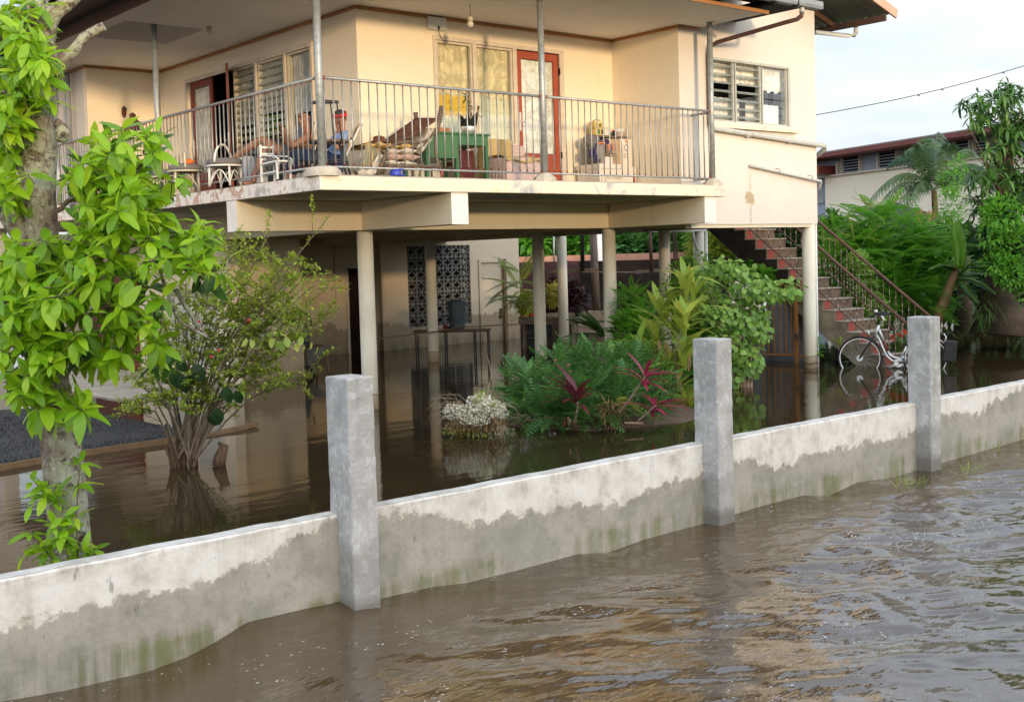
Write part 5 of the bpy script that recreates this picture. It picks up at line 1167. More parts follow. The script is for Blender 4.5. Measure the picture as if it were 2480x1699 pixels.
def diamond(t):
    c = Vector((4.55, -.706, FZ+.67)); r = .05
    pts = [c+Vector((r, 0, 0)), c+Vector((0, 0, r)), c+Vector((-r, 0, 0)), c+Vector((0, 0, -r))]
    m_ = MB()
    for a, b in zip(pts, pts[1:]+pts[:1]): m_.bar(a, b, .004, .006)
    m_.build('printed_mark', 'ink', t); txt('CM - 01', (4.49, -.703, FZ+.55), .028, 'ink', t); txt('WE 4', (4.49, -.703, FZ+.51), .028, 'ink', t); MB().box((4.54, -.704, FZ+.75), (4.60, -.7005, FZ+.80)).build('tape', 'orange', t)
carton('white_carton', 'white carton with a diamond hazard mark, beside the brown carton', (4.425, -.70, FZ+.366), (4.68, -.40, FZ+.81), 'card_white', extra=diamond)
carton('paper_box', 'small white lidded box on the left end of the big pale box', (3.96, -.82, FZ+.386), (4.12, -.50, FZ+.50), 'card_white')
sh = thing('shelf', 'grey wooden wall shelf above the cartons', 'shelf', (4.4, -.4, FZ+.84)); MB().box((4.02, -.62, FZ+.83), (4.70, -.28, FZ+.86)).build('board', 'wood', sh); MB().bar((4.6, -.30, FZ+.66), (4.6, -.58, FZ+.83), .02).build('bracket', 'wood', sh)
carton('yellow_box', 'yellow printed box standing on its fellow on the shelf', (3.98, -.58, FZ+.972), (4.16, -.44, FZ+1.075), 'card_yellow', 'small boxes on the shelf', extra=lambda t: (MB().ball((4.10, -.582, FZ+1.02), .022, 10, (1, .15, 1.3)).build('printed_mark', 'ink_green', t), MB().tube([(4.0, -.52, FZ+1.077), (4.02, -.55, FZ+1.10), (4.14, -.55, FZ+1.10)], .008, 6).build('handle', 'ink_green', t)))
carton('yellow_box', 'yellow and green box directly on the shelf under the other', (4.0, -.58, FZ+.862), (4.18, -.44, FZ+.968), 'card_yellow', 'small boxes on the shelf', extra=lambda t: (MB().box((4.05, -.584, FZ+.88), (4.09, -.5805, FZ+.95)).build('printed_mark', 'ink_green', t), MB().box((4.12, -.584, FZ+.88), (4.16, -.5805, FZ+.95)).build('printed_mark', 'ink', t)))
carton('cream_box', 'small cream box right of the yellow boxes on the shelf', (4.22, -.56, FZ+.862), (4.33, -.44, FZ+1.0), 'card_white', 'small boxes on the shelf')
t = thing('jar', 'little black and orange jar on the shelf', 'jar', (4.46, -.52, FZ+.862)); MB().lathe((4.46, -.52, FZ+.862), [(.03, 0), (.03, .07), (.02, .085)], 12).build('body', 'blackp', t); MB().lathe((4.46, -.52, FZ+.948), [(.021, 0), (.021, .02)], 12).build('cap', 'orange', t)
t = thing('tub', 'clear lidded tub with red contents at the right end of the shelf', 'tub', (4.60, -.50, FZ+.862)); MB().lathe((4.60, -.50, FZ+.862), [(.07, 0), (.08, .07)], 16).build('contents', 'pinkcloth', t); MB().lathe((4.60, -.50, FZ+.933), [(.085, 0), (.09, .02), (.09, .06), (.02, .065)], 16).build('lid', 'white', t)
bp = thing('backpack', 'grey backpack with navy and orange straps on the corner boxes', 'backpack', (3.92, -.7, FZ+.386))
MB().ball((3.93, -.66, FZ+.58), .17, 16, (.9, .65, 1.15)).build('body', 'greybag', bp); MB().ball((3.90, -.60, FZ+.76), .14, 14, (1.2, .7, .75)).build('top_flap', 'grey_cloth', bp)
for s_, q in ((-1, 0), (1, 1)):
    MB().sheet([[(3.93+s_*(.02+.15*math.sin(a))+.025*w, -.79-.02*math.cos(a), FZ+.59+.17*math.cos(a)+.02*w) for w in (-1, 0, 1)] for a in np.linspace(0, 2.9, 12)], .012, True).build('strap', 'navybag', bp)
MB().bar((3.80, -.79, FZ+.70), (4.02, -.80, FZ+.73), .012, .02).bar((4.03, -.81, FZ+.74), (4.07, -.81, FZ+.60), .012, .035).build('trim', 'orange', bp)
MB().sheet([[(3.70+.12*w, -.72+.02*math.sin(w*4), FZ+.60-.12*q+.03*w) for w in np.linspace(0, 1, 4)] for q in np.linspace(0, 1, 4)], .01, True).build('loose_strap', 'navybag', bp)
# --- on the walls and ceiling
rt = thing('router_box', 'white wireless box hung above the window with a black plug and lead', 'box', (1.15, -.30, 5.35))
MB().box((.99, -.325, 5.355), (1.31, -.275, 5.535)).build('case', 'white', rt, bevel=.008); MB().box((1.15, -.335, 5.36), (1.18, -.3255, 5.41)).build('plug', 'blackp', rt); MB().tube([(1.165, -.33, 5.36), (1.17, -.33, 5.30), (1.22, -.31, 5.25), (1.27, -.30, 5.235)], .005, 6).build('lead', 'blackp', rt)
for x in (1.06, 1.22): MB().tube([(x, -.30, 5.53), (x, -.31, 5.56)], .004, 5).build('hook', 'blackp', rt)
def bulb(label, p, cord):
    t = thing('bulb_light', label, 'light', tuple(p), group='bare bulbs under the balcony ceiling'); x, y, z = p
    MB().lathe((x, y, z), [(.035, 0), (.04, .02), (.038, .055), (.03, .06)], 14).build('holder', 'fitting', t)
    MB().ball((x, y, z-.038), .045, 14).build('bulb', 'bulb', t)
    MB().tube([(x, y, z+.06), (x+.006, y, z+.06+cord*.5), (x, y, z+.06+cord)], .004, 5).build('flex', 'blackp', t)
b2 = on(1139, 52, 'y', -1.2); bulb('bare bulb hanging on a flex before the pair of lace-curtained windows', (b2.x, b2.y, b2.z), T-b2.z-.06)
b1 = on(506, 72, 'x', -1.2); bulb('bare bulb close under the ceiling left of the corner post', (b1.x, b1.y, b1.z+.0), max(.02, T-b1.z-.06))
sd = thing('sandal_on_wall', 'brown sandal hung on the far left balcony wall', 'sandal', (-.88, 6.13, 4.72)); MB().ball((-.88, 6.125, 4.80), .05, 12, (.9, .35, 2.1)).build('sole', 'brown_cloth', sd); MB().tube([(-.92, 6.10, 4.84), (-.88, 6.08, 4.88), (-.84, 6.10, 4.84)], .012, 6).build('strap', 'blackp', sd)
bl = thing('wicker_lamp', 'brown wicker cone on a stand behind the railing post', 'lamp', (-1.2, 5.0, FZ)); MB().lathe((-1.2, 5.0, 4.36), [(.13, 0), (.12, .08), (.07, .18), (.05, .20), (.055, .25), (.02, .28)], 16).build('shade', 'brown_cloth', bl); MB().tube([(-1.2, 5.0, FZ), (-1.2, 5.0, 4.36)], .015, 8).build('stand', 'wood', bl); MB().tube([(-1.2, 4.98, 4.55), (-1.02, 4.85, 4.42)], .008, 5).build('arm', 'wood', bl)
pp = thing('potted_plant', 'leafy potted plant on a stand against the louvres beside the bare-chested person', 'plant pot', (-.45, .95, FZ)); c = on(664, 335, 'x', -.5)
MB().lathe((c.x, c.y, FZ), [(.10, 0), (.12, .3), (.12, c.z-FZ)], 14).build('stand', 'darkwood', pp)
leaf_objs('leaf', [leafblade(.10, .055, 4)], [lmat(c+Vector((random.uniform(-.1, .1), random.uniform(-.08, .08), random.uniform(0, .32))), rdir(-.4, .8), 0, random.uniform(.7, 1.1)) for k in range(34)], 'leaf_fresh', pp)
leaf_objs('dry_leaf', [leafblade(.08, .03, 4)], [lmat(c+Vector((random.uniform(-.02, .14), random.uniform(-.14, .02), random.uniform(0, .2))), rdir(-.6, .6), 0, .9) for k in range(14)], 'leaf_brown', pp)
# ------------------------------------------------------------------ things standing in the water
def tubeset(pairs, name, mat, par, n=8):
    for pts, r in pairs: MB().tube(pts, r, n).build(name, mat, par)
b0 = on(1060, 868.5, 'z', 0); b1_ = on(1185, 866, 'z', 0)
bn = thing('bench', 'narrow metal-legged bench standing in the flood before the vent blocks', 'bench', tuple(b0)); dB = (b1_-b0).normalized(); nB = Vector((-dB.y, dB.x, 0)); LB = (b1_-b0).length
bq = lambda a, b, z: b0+dB*a+nB*b+Vector((0, 0, z))
MB().bar(bq(-.5, .12, .59), bq(LB+.03, .12, .59), .30, .03).build('top', 'plank', bn); MB().bar(bq(-.5, -.02, .565), bq(LB, -.02, .565), .02, .035).build('apron', 'blackp', bn)
for a in (-.45, .17, LB*.72, LB-.02):
    for b in (0, .24): MB().tube([bq(a, b, .57), bq(a, b, -.4)], .014, 6).build('leg', 'blackp', bn)
br = thing('barrel', 'blue-grey plastic barrel standing on the bench in the shade', 'barrel', tuple(bq(.42, .12, .61)))
MB().lathe(tuple(bq(.42, .12, .606)), [(.15, 0), (.165, .05), (.19, .48), (.20, .52), (.195, .54), (.21, .545), (.21, .57), (.17, .60), (.03, .615)], 24).build('body', 'barrel', br)
for z in (.15, .30): MB().lathe(tuple(bq(.42, .12, .606+z)), [(.168+z*.05, 0), (.180+z*.05, .01), (.170+z*.05, .02)], 24).build('hoop', 'barrel', br)
pl_ = MB().tube([on(905, 821, 'y', 5.2), on(1060, 802, 'y', 5.2), on(1120, 791, 'y', 5.3)], .014, 6).build('long_stick', 'plank'); tag(pl_, 'long thin stick lying from the dark doorway across to the bench', 'stick')
pl_ = MB().bar(on(1100, 793, 'y', 5.6), on(1254, 785, 'y', 5.6), .06, .025).build('board', 'plank'); tag(pl_, 'thin board lying along the bench top, its end beyond the bench', 'board')
dg = thing('dark_bundle', 'dark red-brown bundle at the foot of the barrel on the bench', 'bundle', tuple(bq(.18, .1, .61))); MB().ball(bq(.17, .1, .66), .06, 10, (1, 1, .9)).build('body', 'dark_red', dg); MB().ball(bq(.27, .1, .645), .05, 8, (1.4, 1, .6)).build('fold', 'blackp', dg)
# chair under the house with a cloth and a grey plastic back
c0 = on(700, 900, 'z', 0)+Vector((.25, -.05, 0)); uc = thing('old_chair', 'wet wooden chair with dark checked cloth and grey plastic sheet, half drowned', 'chair', tuple(on(765, 900, 'z', 0)))
q0, q1 = on(738, 905, 'z', 0), on(795, 901, 'z', 0)
MB().bar(q0+Vector((0, .2, .47)), q1+Vector((.0, .2, .47)), .42, .03).build('seat', 'plank', uc); MB().tube([q1+Vector((-.02, .02, .47)), q1+Vector((0, 0, .2)), q1+Vector((.03, 0, -.3))], .024, 8).build('leg', 'plank', uc); MB().tube([q1+Vector((-.02, .4, .47)), q1+Vector((0, .42, -.3))], .02, 8).build('leg', 'plank', uc)
rw = [[(q0.lerp(q1, a*.95)+Vector((0, -.02-.03*z, .50-z*(.46-.42*a)))) for a in np.linspace(0, 1, 8)] for z in np.linspace(0, 1, 6)]
MB().sheet(rw, .01, True).build('cloth', 'grey_cloth', uc); MB().bar(q0+Vector((0, .2, .505)), q1+Vector((-.02, .2, .505)), .40, .02).build('cloth_top', 'brown_cloth', uc)
MB().sheet([[(q0+Vector((.0+.32*a-.06*z, .34+.04*math.sin(a*5), .52+.55*z*(1-.25*a)))) for a in np.linspace(0, 1, 6)] for z in np.linspace(0, 1, 6)], .01, True).build('plastic_sheet', 'barrel', uc)
MB().tube([q0+Vector((.30*math.cos(a)+.10, .37, .95+.22*math.sin(a))) for a in np.linspace(-.4, 2.6, 10)], .02, 6).build('back_hoop', 'blackp', uc)
wb = thing('wheelbarrow', 'rusty upturned wheelbarrow in the shade by the dark wall', 'wheelbarrow', tuple(on(670, 912, 'z', 0)))
wq = lambda a, b, z: on(670, 912, 'z', 0)+Vector((a, b, z))
MB().sheet([[wq(-.42+.84*i/8, -.25+.5*j/4, .05+.34*math.sin(PI*i/8)**.5*(.75+.25*math.sin(PI*j/4))) for j in range(5)] for i in range(9)], .01, True).build('tray', 'grey_cloth', wb)
MB().tube([wq(.1, -.25, .3), wq(.40, -.2, .05), wq(.55, -.15, .45)], .02, 8).build('handle', 'plank', wb); MB().tube([wq(-.4, -.22, .3), wq(.05, -.25, .42), wq(.35, -.22, .38)], .02, 8).build('handle', 'plank', wb)
MB().tube([wq(.45+.16*math.cos(a), -.3, .0+.16*math.sin(a)) for a in np.linspace(0, 2*PI, 17)], .035, 8).build('wheel', 'blackp', wb)
# workbench and block planter beyond the columns
w0, w1 = on(1268, 846, 'z', 0), on(1392, 843, 'z', 0); tk = thing('workbench', 'grey timber workbench with yellow and orange boxes, dark shelves beneath', 'workbench', tuple(w0))
dW = (w1-w0).normalized(); nW = Vector((-dW.y, dW.x, 0)); Lw = (w1-w0).length; wk = lambda a, b, z: w0+dW*a+nW*b+Vector((0, 0, z))
MB().bar(wk(-.1, .4, .70), wk(Lw+.12, .4, .66), .85, .04).build('top', 'wood', tk); MB().bar(wk(-.1, .0, .62), wk(Lw, 0, .58), .04, .10).build('apron', 'wood', tk)
for a in (0, Lw*.62, Lw-.05):
    for b in (.05, .7): MB().bar(wk(a, b, -.4), wk(a, b, .65), .09, .09).build('leg', 'wood', tk)
MB().bar(wk(0, .4, .25), wk(Lw-.1, .4, .25), .7, .03).build('shelf', 'darkwood', tk); MB().bar(wk(0, .72, .1), wk(Lw-.1, .72, .1), .03, .9).build('back_board', 'darkwood', tk)
t = thing('tool_tray', 'yellow and orange boxes side by side on the left end of the workbench', 'box', tuple(wk(.1, .3, .73))); MB().box((0, 0, 0), (.18, .14, .09), Matrix.Translation(wk(.02, .2, .725))).build('yellow_box', 'card_yellow', t); MB().box((0, 0, 0), (.14, .14, .07), Matrix.Translation(wk(.22, .2, .725))).build('orange_box', 'orange', t); MB().box((0, 0, 0), (.12, .12, .04), Matrix.Translation(wk(.37, .15, .725))).build('blue_tray', 'blue', t)
tr = thing('trough', 'long dark basin rim with a pale edge beyond the workbench', 'basin', tuple(on(1365, 815, 'z', 0)))
ta, tb = on(1276, 752, 'x', 12.0), on(1443, 757, 'x', 13.2); ta, tb = at(1276, 760, 29.0), at(1443, 763, 27.8)
MB().bar(ta, tb, .5, .14).build('body', 'black', tr); MB().bar(ta+Vector((0, 0, .08)), tb+Vector((0, 0, .08)), .55, .025).build('rim', 'tread', tr); MB().bar(ta-Vector((0, 0, .5)), tb-Vector((0, 0, .5)), .4, .9).build('base', 'darkwood', tr)
# planter of blocks
pn = thing('block_planter', 'low planter wall of big sandy blocks half under water', 'planter', tuple(on(1420, 838, 'z', 0)))
pa, pb = on(1370, 838, 'z', 0), on(1478, 833, 'z', 0); dP = (pb-pa); LP = dP.length; dP.normalize()
bmat = surf('sandy_block', (.30, .21, .15), (.44, .33, .24), 6, .9, .4, 40); bmat2 = surf('wet_sandy_block', (.10, .065, .042), (.16, .11, .075), 6, .8, .4, 40)
bkm = MB().box((-.24, -.09, 0), (.24, .09, .235)).build('block', bmat, pn, bevel=.01, local=True); bkm2 = MB().box((-.24, -.09, 0), (.24, .09, .235)).build('block', bmat2, pn, bevel=.01, local=True); nblk = 0
for r in range(-1, 3):
    for k in range(5):
        p = pa+dP*(.26+k*.5+(r % 2)*.25-.5)+Vector((0, 0, .27*r+.01)); src = bkm if r > 0 else bkm2
        mw = Matrix.Translation(p-Vector(pn['_w'])) @ rot_to(dP)
        if nblk == 0 and r > 0: bkm.matrix_basis = mw; nblk = 1
        elif r == -1 and k == 0: bkm2.matrix_basis = mw
        else: dup(src, pn, mw=mw)
MB().bar(pa+Vector((-.1, 0, .60)), pb+Vector((.3, 0, .82)), .2, .03).build('cap', 'tread', pn) if False else None
# gate and tanks by the corner column
tkx = []
for i, (u, v, r, h) in enumerate(((1862, 874, .30, .86), (1925, 876, .36, 1.18))):
    c = on(u, v, 'z', 0)+Vector((.35, .45, 0)); t = thing('water_tank', ('shorter grey plastic tank behind the rusty gate, left of its fellow', 'taller grey plastic tank behind the rusty gate beside the corner column')[i], 'water tank', tuple(c), group='tanks under the stair')
    MB().lathe((c.x, c.y, -.5), [(r, 0), (r, .5+h*.9), (r*.8, .5+h), (r*.25, .5+h+.04)], 28).build('body', 'tank', t); MB().lathe((c.x, c.y, h+.03), [(r*.3, 0), (r*.3, .05)], 16).build('cap', 'tank', t)
g0, g1 = on(1848, 874, 'z', 0), on(1948, 878, 'z', 0); gt_ = thing('gate', 'orange-rusted steel bar gate between the bushes and the corner column', 'gate', tuple(g0))
for k in range(8): p = g0.lerp(g1, k/7); MB().bar(p+Vector((0, 0, .12)), p+Vector((0, 0, 1.42)), .02).build('bar', 'rustbar', gt_)
for z in (.13, 1.42): MB().bar(g0+Vector((0, 0, z)), g1+Vector((0, 0, z)), .03).build('rail', 'rustbar', gt_)
p = g0.lerp(g1, .80); MB().bar(p+Vector((0, -.02, -.2)), p+Vector((0, -.02, 1.4)), .07, .05).build('gate_post', 'rustbar', gt_); MB().box((p.x-.06, p.y-.08, .42), (p.x+.06, p.y-.03, .54)).build('lock', 'pipe_brown', gt_)
ch = thing('chain', 'rusty chain looped round the corner column at the waterline', 'chain', (8.1, -1.6, .1))
for k in range(26):
    a = k/26*2*PI; c = Vector((8.1+.128*math.cos(a), -1.6+.128*math.sin(a), .085+.012*math.sin(a*3))); tan = Vector((-math.sin(a), math.cos(a), 0)); w_ = Vector((0, 0, 1)) if k % 2 else Vector((math.cos(a), math.sin(a), 0))
    MB().tube([c+tan*.020*math.cos(b)+w_*.010*math.sin(b) for b in np.linspace(0, 2*PI, 9)], .0035, 4, False).build('link', 'pipe_brown', ch)
# ------------------------------------------------------------------ bicycle
fh = at(2082, 863, 20.3); rh = at(2242, 869, 19.95); rh.z = fh.z = .175
bx = (rh-fh); bx.z = 0; wbase = bx.length; bx.normalize(); bside = Vector((bx.y, -bx.x, 0))   # towards the viewer
bk_ = thing('bicycle', 'silver and red step-through bicycle standing wheel-deep in the water by the stair', 'bicycle', (fh.x, fh.y, -.2))
bp_ = lambda x, z, s=0: fh+bx*x+bside*s+Vector((0, 0, z))
def cyc(name, mat, pts, r, n=8): return MB().tube([bp_(*p) for p in pts], r, n).build(name, mat, bk_)
RW = .372
silver = surf('silver_frame_paint', (.50, .52, .53), (.60, .62, .63), 9, .3, .05, 60, metal=.5)
def wheel(cx0):
    c = bp_(cx0, 0)
    ring = lambda r, s=0: [c+bx*r*math.cos(a)+bside*s+Vector((0, 0, r*math.sin(a))) for a in np.linspace(0, 2*PI, 41)]
    w_ = MB().tube(ring(RW-.018), .019, 8, False).build('tyre', 'blackp', bk_)
    MB().tube(ring(RW-.040), .012, 6, False).build('rim', 'white', w_); w_.name = 'wheel'
    MB().tube([c-bside*.035, c+bside*.035], [.052, .052], 16).build('hub', silver, w_)
    for k in range(28):
        a = k*2*PI/28; a2 = a+(.55 if k % 2 else -.55); s = .03 if k % 4 < 2 else -.03
        MB().tube([c+bx*.045*math.cos(a2)+bside*s+Vector((0, 0, .045*math.sin(a2))), c+bx*(RW-.045)*math.cos(a)+Vector((0, 0, (RW-.045)*math.sin(a)))], .0015, 4, False).build('spoke', 'galv', w_)
wheel(0); wheel(wbase)
cyc('fork', 'blackp', [(0, 0, .055), (.05, .08, .055), (.21, .32, .045), (.25, .385, 0)], .016); cyc('fork', 'blackp', [(0, 0, -.055), (.05, .08, -.055), (.21, .32, -.045), (.25, .385, 0)], .016)
cyc('head_tube', silver, [(.245, .37), (.325, .56)], .026, 12); cyc('stem', silver, [(.325, .56), (.405, .66), (.355, .735)], .018, 10)
cyc('handlebar', silver, [(.355, .735, 0), (.30, .765, .10), (.30, .775, .2)], .012); cyc('handlebar', silver, [(.355, .735, 0), (.30, .765, -.10), (.30, .775, -.2)], .012)
cyc('grip', 'blackp', [(.30, .775, .2), (.37, .76, .26), (.50, .75, .30)], .018); cyc('grip', 'blackp', [(.30, .775, -.2), (.37, .76, -.26), (.50, .75, -.30)], .018); cyc('bell', 'white', [(.28, .79, .12), (.28, .83, .12)], .028, 12); cyc('brake_lever', 'blackp', [(.30, .76, .16), (.22, .74, .2), (.16, .72, .24)], .007, 5)
cyc('brake_cable', 'blackp', [(.27, .77, .05), (.20, .66, .06), (.17, .50, .04), (.20, .38, .02)], .004, 5); cyc('brake_cable', 'blackp', [(.29, .77, -.05), (.24, .70, -.06), (.27, .55, -.05)], .004, 5)
cyc('top_tube', silver, [(.315, .50), (.35, .42), (.40, .29)], .022, 10); cyc('top_tube', 'dark_red', [(.40, .29), (.46, .12)], .0225, 10); cyc('top_tube', silver, [(.46, .12), (.50, .05), (.58, .005), (.70, -.01), (.72, .03)], .021, 10)
cyc('down_tube', silver, [(.27, .41), (.32, .33), (.38, .18), (.44, .04), (.52, -.04), (.635, -.075)], .019, 10)
cyc('seat_tube', silver, [(.635, -.075), (.72, .10), (.77, .20)], .020, 10); cyc('seat_tube', 'dark_red', [(.77, .20), (.85, .38)], .0205, 10); cyc('seat_tube', silver, [(.85, .38), (.94, .60)], .015, 10)
MB().ball(bp_(.99, .64), .09, 12, (1.3, 1.0, .45)).build('saddle', 'blackp', bk_)
cyc('chain_stay', silver, [(.635, -.075), (wbase, 0)], .012); cyc('seat_stay', silver, [(.86, .40), (wbase, 0)], .010); cyc('chain_case', 'grey_cloth', [(.62, -.075, .05), (wbase-.05, -.02, .05)], .035, 8)
MB().tube([bp_(.635, -.075, .04), bp_(.635, -.075, .075)], [.075, .075], 18).build('chainring', silver, bk_)
cyc('crank', silver, [(.635, -.075, .08), (.47, -.17, .09)], .013); cyc('crank', silver, [(.635, -.075, -.08), (.80, .02, -.09)], .013); MB().bar(bp_(.44, -.175, .09), bp_(.50, -.175, .09), .05, .025).bar(bp_(.44, -.175, .13), bp_(.50, -.175, .13), .02, .025).build('pedal', 'blackp', bk_); MB().bar(bp_(.77, .02, -.11), bp_(.83, .02, -.11), .08, .025).build('pedal', 'blackp', bk_)
def fender(cx0, a0, a1, mat):
    c = bp_(cx0, 0); r = RW+.018
    MB().sheet([[c+bx*(-r*math.cos(a))+bside*s+Vector((0, 0, r*math.sin(a)-abs(s)*.3)) for s in (-.028, 0, .028)] for a in np.linspace(a0, a1, 22)], .004, True).build('mudguard', mat, bk_)
fender(0, 1.25, 3.25, 'blackp'); fender(wbase, .7, 2.75, 'white')
MB().ball(bp_(.155, .44), .035, 10, (1, 1, 1.1)).build('headlamp', 'white', bk_); cyc('lamp_bracket', 'blackp', [(.155, .42), (.24, .40)], .007, 5)
cyc('kickstand', 'blackp', [(.68, -.09, .04), (.80, -.36, .14)], .008); cyc('rack', 'blackp', [(.98, .42), (1.20, .42), (1.50, .42)], .009); cyc('rack_stay', 'blackp', [(1.45, .42), (wbase, 0)], .006)
MB().box((1.33, -.07, .06), (1.53, .09, .42), Matrix.Translation(fh) @ Matrix((bx, -bside, Vector((0, 0, 1)))).transposed().to_4x4() @ Matrix.Rotation(.12, 4, 'Y') @ Matrix.Translation((0, 0, .05))).build('pannier', 'blackp', bk_, bevel=.02); cyc('strap', 'white', [(1.36, .42, .125), (1.40, .36, .13), (1.37, .28, .13)], .010, 5)
# ------------------------------------------------------------------ block walls at the back of the yard
def blockwall(name, label, ua, ub, vtop, depth, rows, bw_, bh_, mat, th=.12, base=None):
    A0 = at(ua, vtop, depth); B0 = at(ub, vtop, depth); d = B0-A0; d.z = 0; L = d.length; d.normalize(); zt_ = A0.z
    t = thing(name, label, 'wall', (A0.x, A0.y, -.5)); n = int(L/bw_)+1; first = None
    ms = [mat] if not isinstance(mat, (list, tuple)) else mat
    protos = [MB().box((.006, -th/2, .006), (bw_-.006, th/2, bh_-.006)).build('block', m, t, local=True) for m in ms]; used_ = [False]*len(ms)
    for r in range(rows):
        for k in range(n):
            q = random.randrange(len(ms)); mw = Matrix.Translation(A0+d*(k*bw_+(r % 2)*bw_/2)+Vector((0, 0, -bh_*(r+1)))-Vector(t['_w'])+Vector((random.uniform(-.004, .004), random.uniform(-.004, .004), 0))) @ rot_to(d)
            if not used_[q]: protos[q].matrix_basis = mw; used_[q] = True
            else: dup(protos[q], t, mw=mw)
    MB().box((-.1, -th/2+.012, -.5), (L+.3, th/2-.012, zt_), Matrix.Translation((A0.x, A0.y, 0)) @ rot_to(d)).build('mortar_core', ms[0], t)
    return t, A0, d, L
def bm2(n, a, b, c): 
    t = NT(n); p = t.pos(); f = t.noise(p, 2.4, 7, .7); col = t.ramp(f, [(.35, a), (.5, b), (.7, c)]); z = t.xyz(p)[2]
    drip = t.math('MULTIPLY', t.ramp(t.math('ADD', z, t.math('MULTIPLY', t.noise(t.mapv(p, (9, 9, 1)), 2, 4), -.5)), [(.70, 0.), (.95, 1.)]), .8)
    col = t.mix(drip, col, (.018, .014, .014)); t.bump(t.noise(p, 25, 5), .5, .01); return t.fin(col, .95, 0, .1)
blockwall('salmon_wall', 'salmon painted block wall farthest back, seen over the other two', 1255, 1720, 622, 36, 4, .62, .20, surf('salmon_block', (.42, .20, .14), (.58, .31, .22), 3, .9, .3, 30))
blockwall('pink_wall', 'pink block wall with black mould runs behind the columns', 1240, 1412, 636, 31, 11, .43, .145, bm2('pink_block', (.30, .13, .12), (.50, .24, .23), (.44, .20, .19)))
blockwall('dark_wall', 'black-stained block wall right of the pink wall', 1412, 1735, 633, 30, 11, .43, .145, [bm2('dark_block', (.025, .02, .018), (.055, .042, .038), (.13, .11, .09)), bm2('dark_block_b', (.03, .022, .02), (.09, .07, .06), (.06, .045, .04))])
tf = thing('timber_rail', 'weathered timbers hung on dark posts before the back wall', 'timber frame', tuple(at(1500, 760, 27)))
for pts, r, m in (([at(1410, 560, 27), at(1411, 656, 27)], .065, 'black'), ([at(1575, 562, 27), at(1578, 658, 27)], .055, 'roofwood')): MB().tube(pts, r, 4).build('post', m, tf)
MB().bar(at(1323, 657, 27.2), at(1450, 652, 27), .05, .07).build('rail', 'wood', tf); MB().bar(at(1536, 659, 27), at(1612, 653, 27), .05, .075).bar(at(1612, 653, 27), at(1668, 648, 27), .05, .07).build('rail', 'wood', tf); MB().tube([at(1408, 659, 27), at(1540, 659, 27)], .012, 6).build('bamboo', 'twig_pale', tf)
pc = MB().tube([at(1448, 560, 31), at(1453, 758, 31)], .11, 14).build('pale_pole', 'white'); tag(pc, 'pale round pole beside the dark column at the back', 'pole')
pc = MB().tube([at(1436, 560, 27.5), at(1446, 772, 27.5)], .09, 14).build('dark_pole', 'wood'); tag(pc, 'dark slim column just left of the pale pole', 'pole')
pc = MB().tube([at(1341, 560, 33), at(1342, 640, 33)], .025, 8).build('thin_pole', 'galv'); tag(pc, 'thin grey metal pole standing before the salmon wall', 'pole')
pc = MB().tube([at(1630, 560, 23.2), at(1642, 760, 23.2)], .022, 8).tube([at(1636, 560, 23.2), at(1648, 760, 23.2)], .018, 8).build('downpipe', 'pipe_brown'); tag(pc, 'pair of thin drain pipes beside the shaded rear column', 'pipe')
for u, d_ in ((1408, 28.5), (1540, 28.5)):
    pc = MB().bar(at(u, 690, d_), at(u+2, 770, d_), .14).build('stake', 'plank'); tag(pc, 'short brown timber stake before the %s block wall' % ('pink' if u < 1500 else 'dark'), 'stake')
# ------------------------------------------------------------------ buildings
def vplane(u0, d0, u1, d1):
    a = at(u0, 540, d0); b = at(u1, 540, d1); d = Vector((b.x-a.x, b.y-a.y, 0)).normalized(); n = Vector((d.y, -d.x, 0))
    if n.dot(FW) > 0: n = -n
    def f(u, v, out=0):
        r = FW+(u-1240)/FPX*RX+(CY-v)/FPX*UY; o = a+n*out; return CAM+r*((o-CAM).dot(n)/r.dot(n))
    return f, d, n
fb_, dF, nF = vplane(1985, 45, 2480, 35.4)
FB = thing('long_house', 'long cream house with blue-grey window band and maroon eaves beyond the trees', 'house', tuple(fb_(2200, 560)))
FB['_w'] = list(fb_(2200, 560))
def rect(par, name, mat, u0, v0, u1, v1, out=0.0, th=.1, snapz=True):
    a = fb_(u0, v0, out); b = fb_(u1, v1, out); z0, z1 = min(a.z, b.z), max(a.z, b.z); L = (Vector((b.x, b.y, 0))-Vector((a.x, a.y, 0))).length
    return MB().box((0, -th, 0), (L, 0, z1-z0), Matrix.Translation((a.x, a.y, z0)) @ Matrix((dF, -nF, Vector((0, 0, 1)))).transposed().to_4x4()).build(name, mat, par)
M['blueband'] = surf('blue_grey_panel', (.24, .28, .36), (.34, .38, .46), 3, .8); M['maroon'] = surf('maroon_eaves', (.13, .035, .035), (.20, .06, .055), 3, .7); M['cream_far'] = surf('cream_far_wall', (.80, .70, .56), (.86, .76, .62), .5, .9)
def lv(u, z, out=0): return fb_(u, 540, out)
zt0, zt1, zt2 = fb_(2002, 428).z, fb_(2002, 390).z, fb_(1985, 378).z
a = fb_(1960, 500); b = fb_(2620, 500); Lf = (b-a).length; MF = Matrix.Translation((a.x, a.y, 0)) @ Matrix((dF, -nF, Vector((0, 0, 1)))).transposed().to_4x4()
def fbx(name, mat, x0, x1, z0, z1, y0=0.0, y1=.2): return MB().box((x0, y0-.2, z0), (x1, y1-.2, z1), MF).build(name, mat, FB)
xs_ = lambda u: (Vector((fb_(u, 500).x, fb_(u, 500).y, 0))-Vector((a.x, a.y, 0))).length
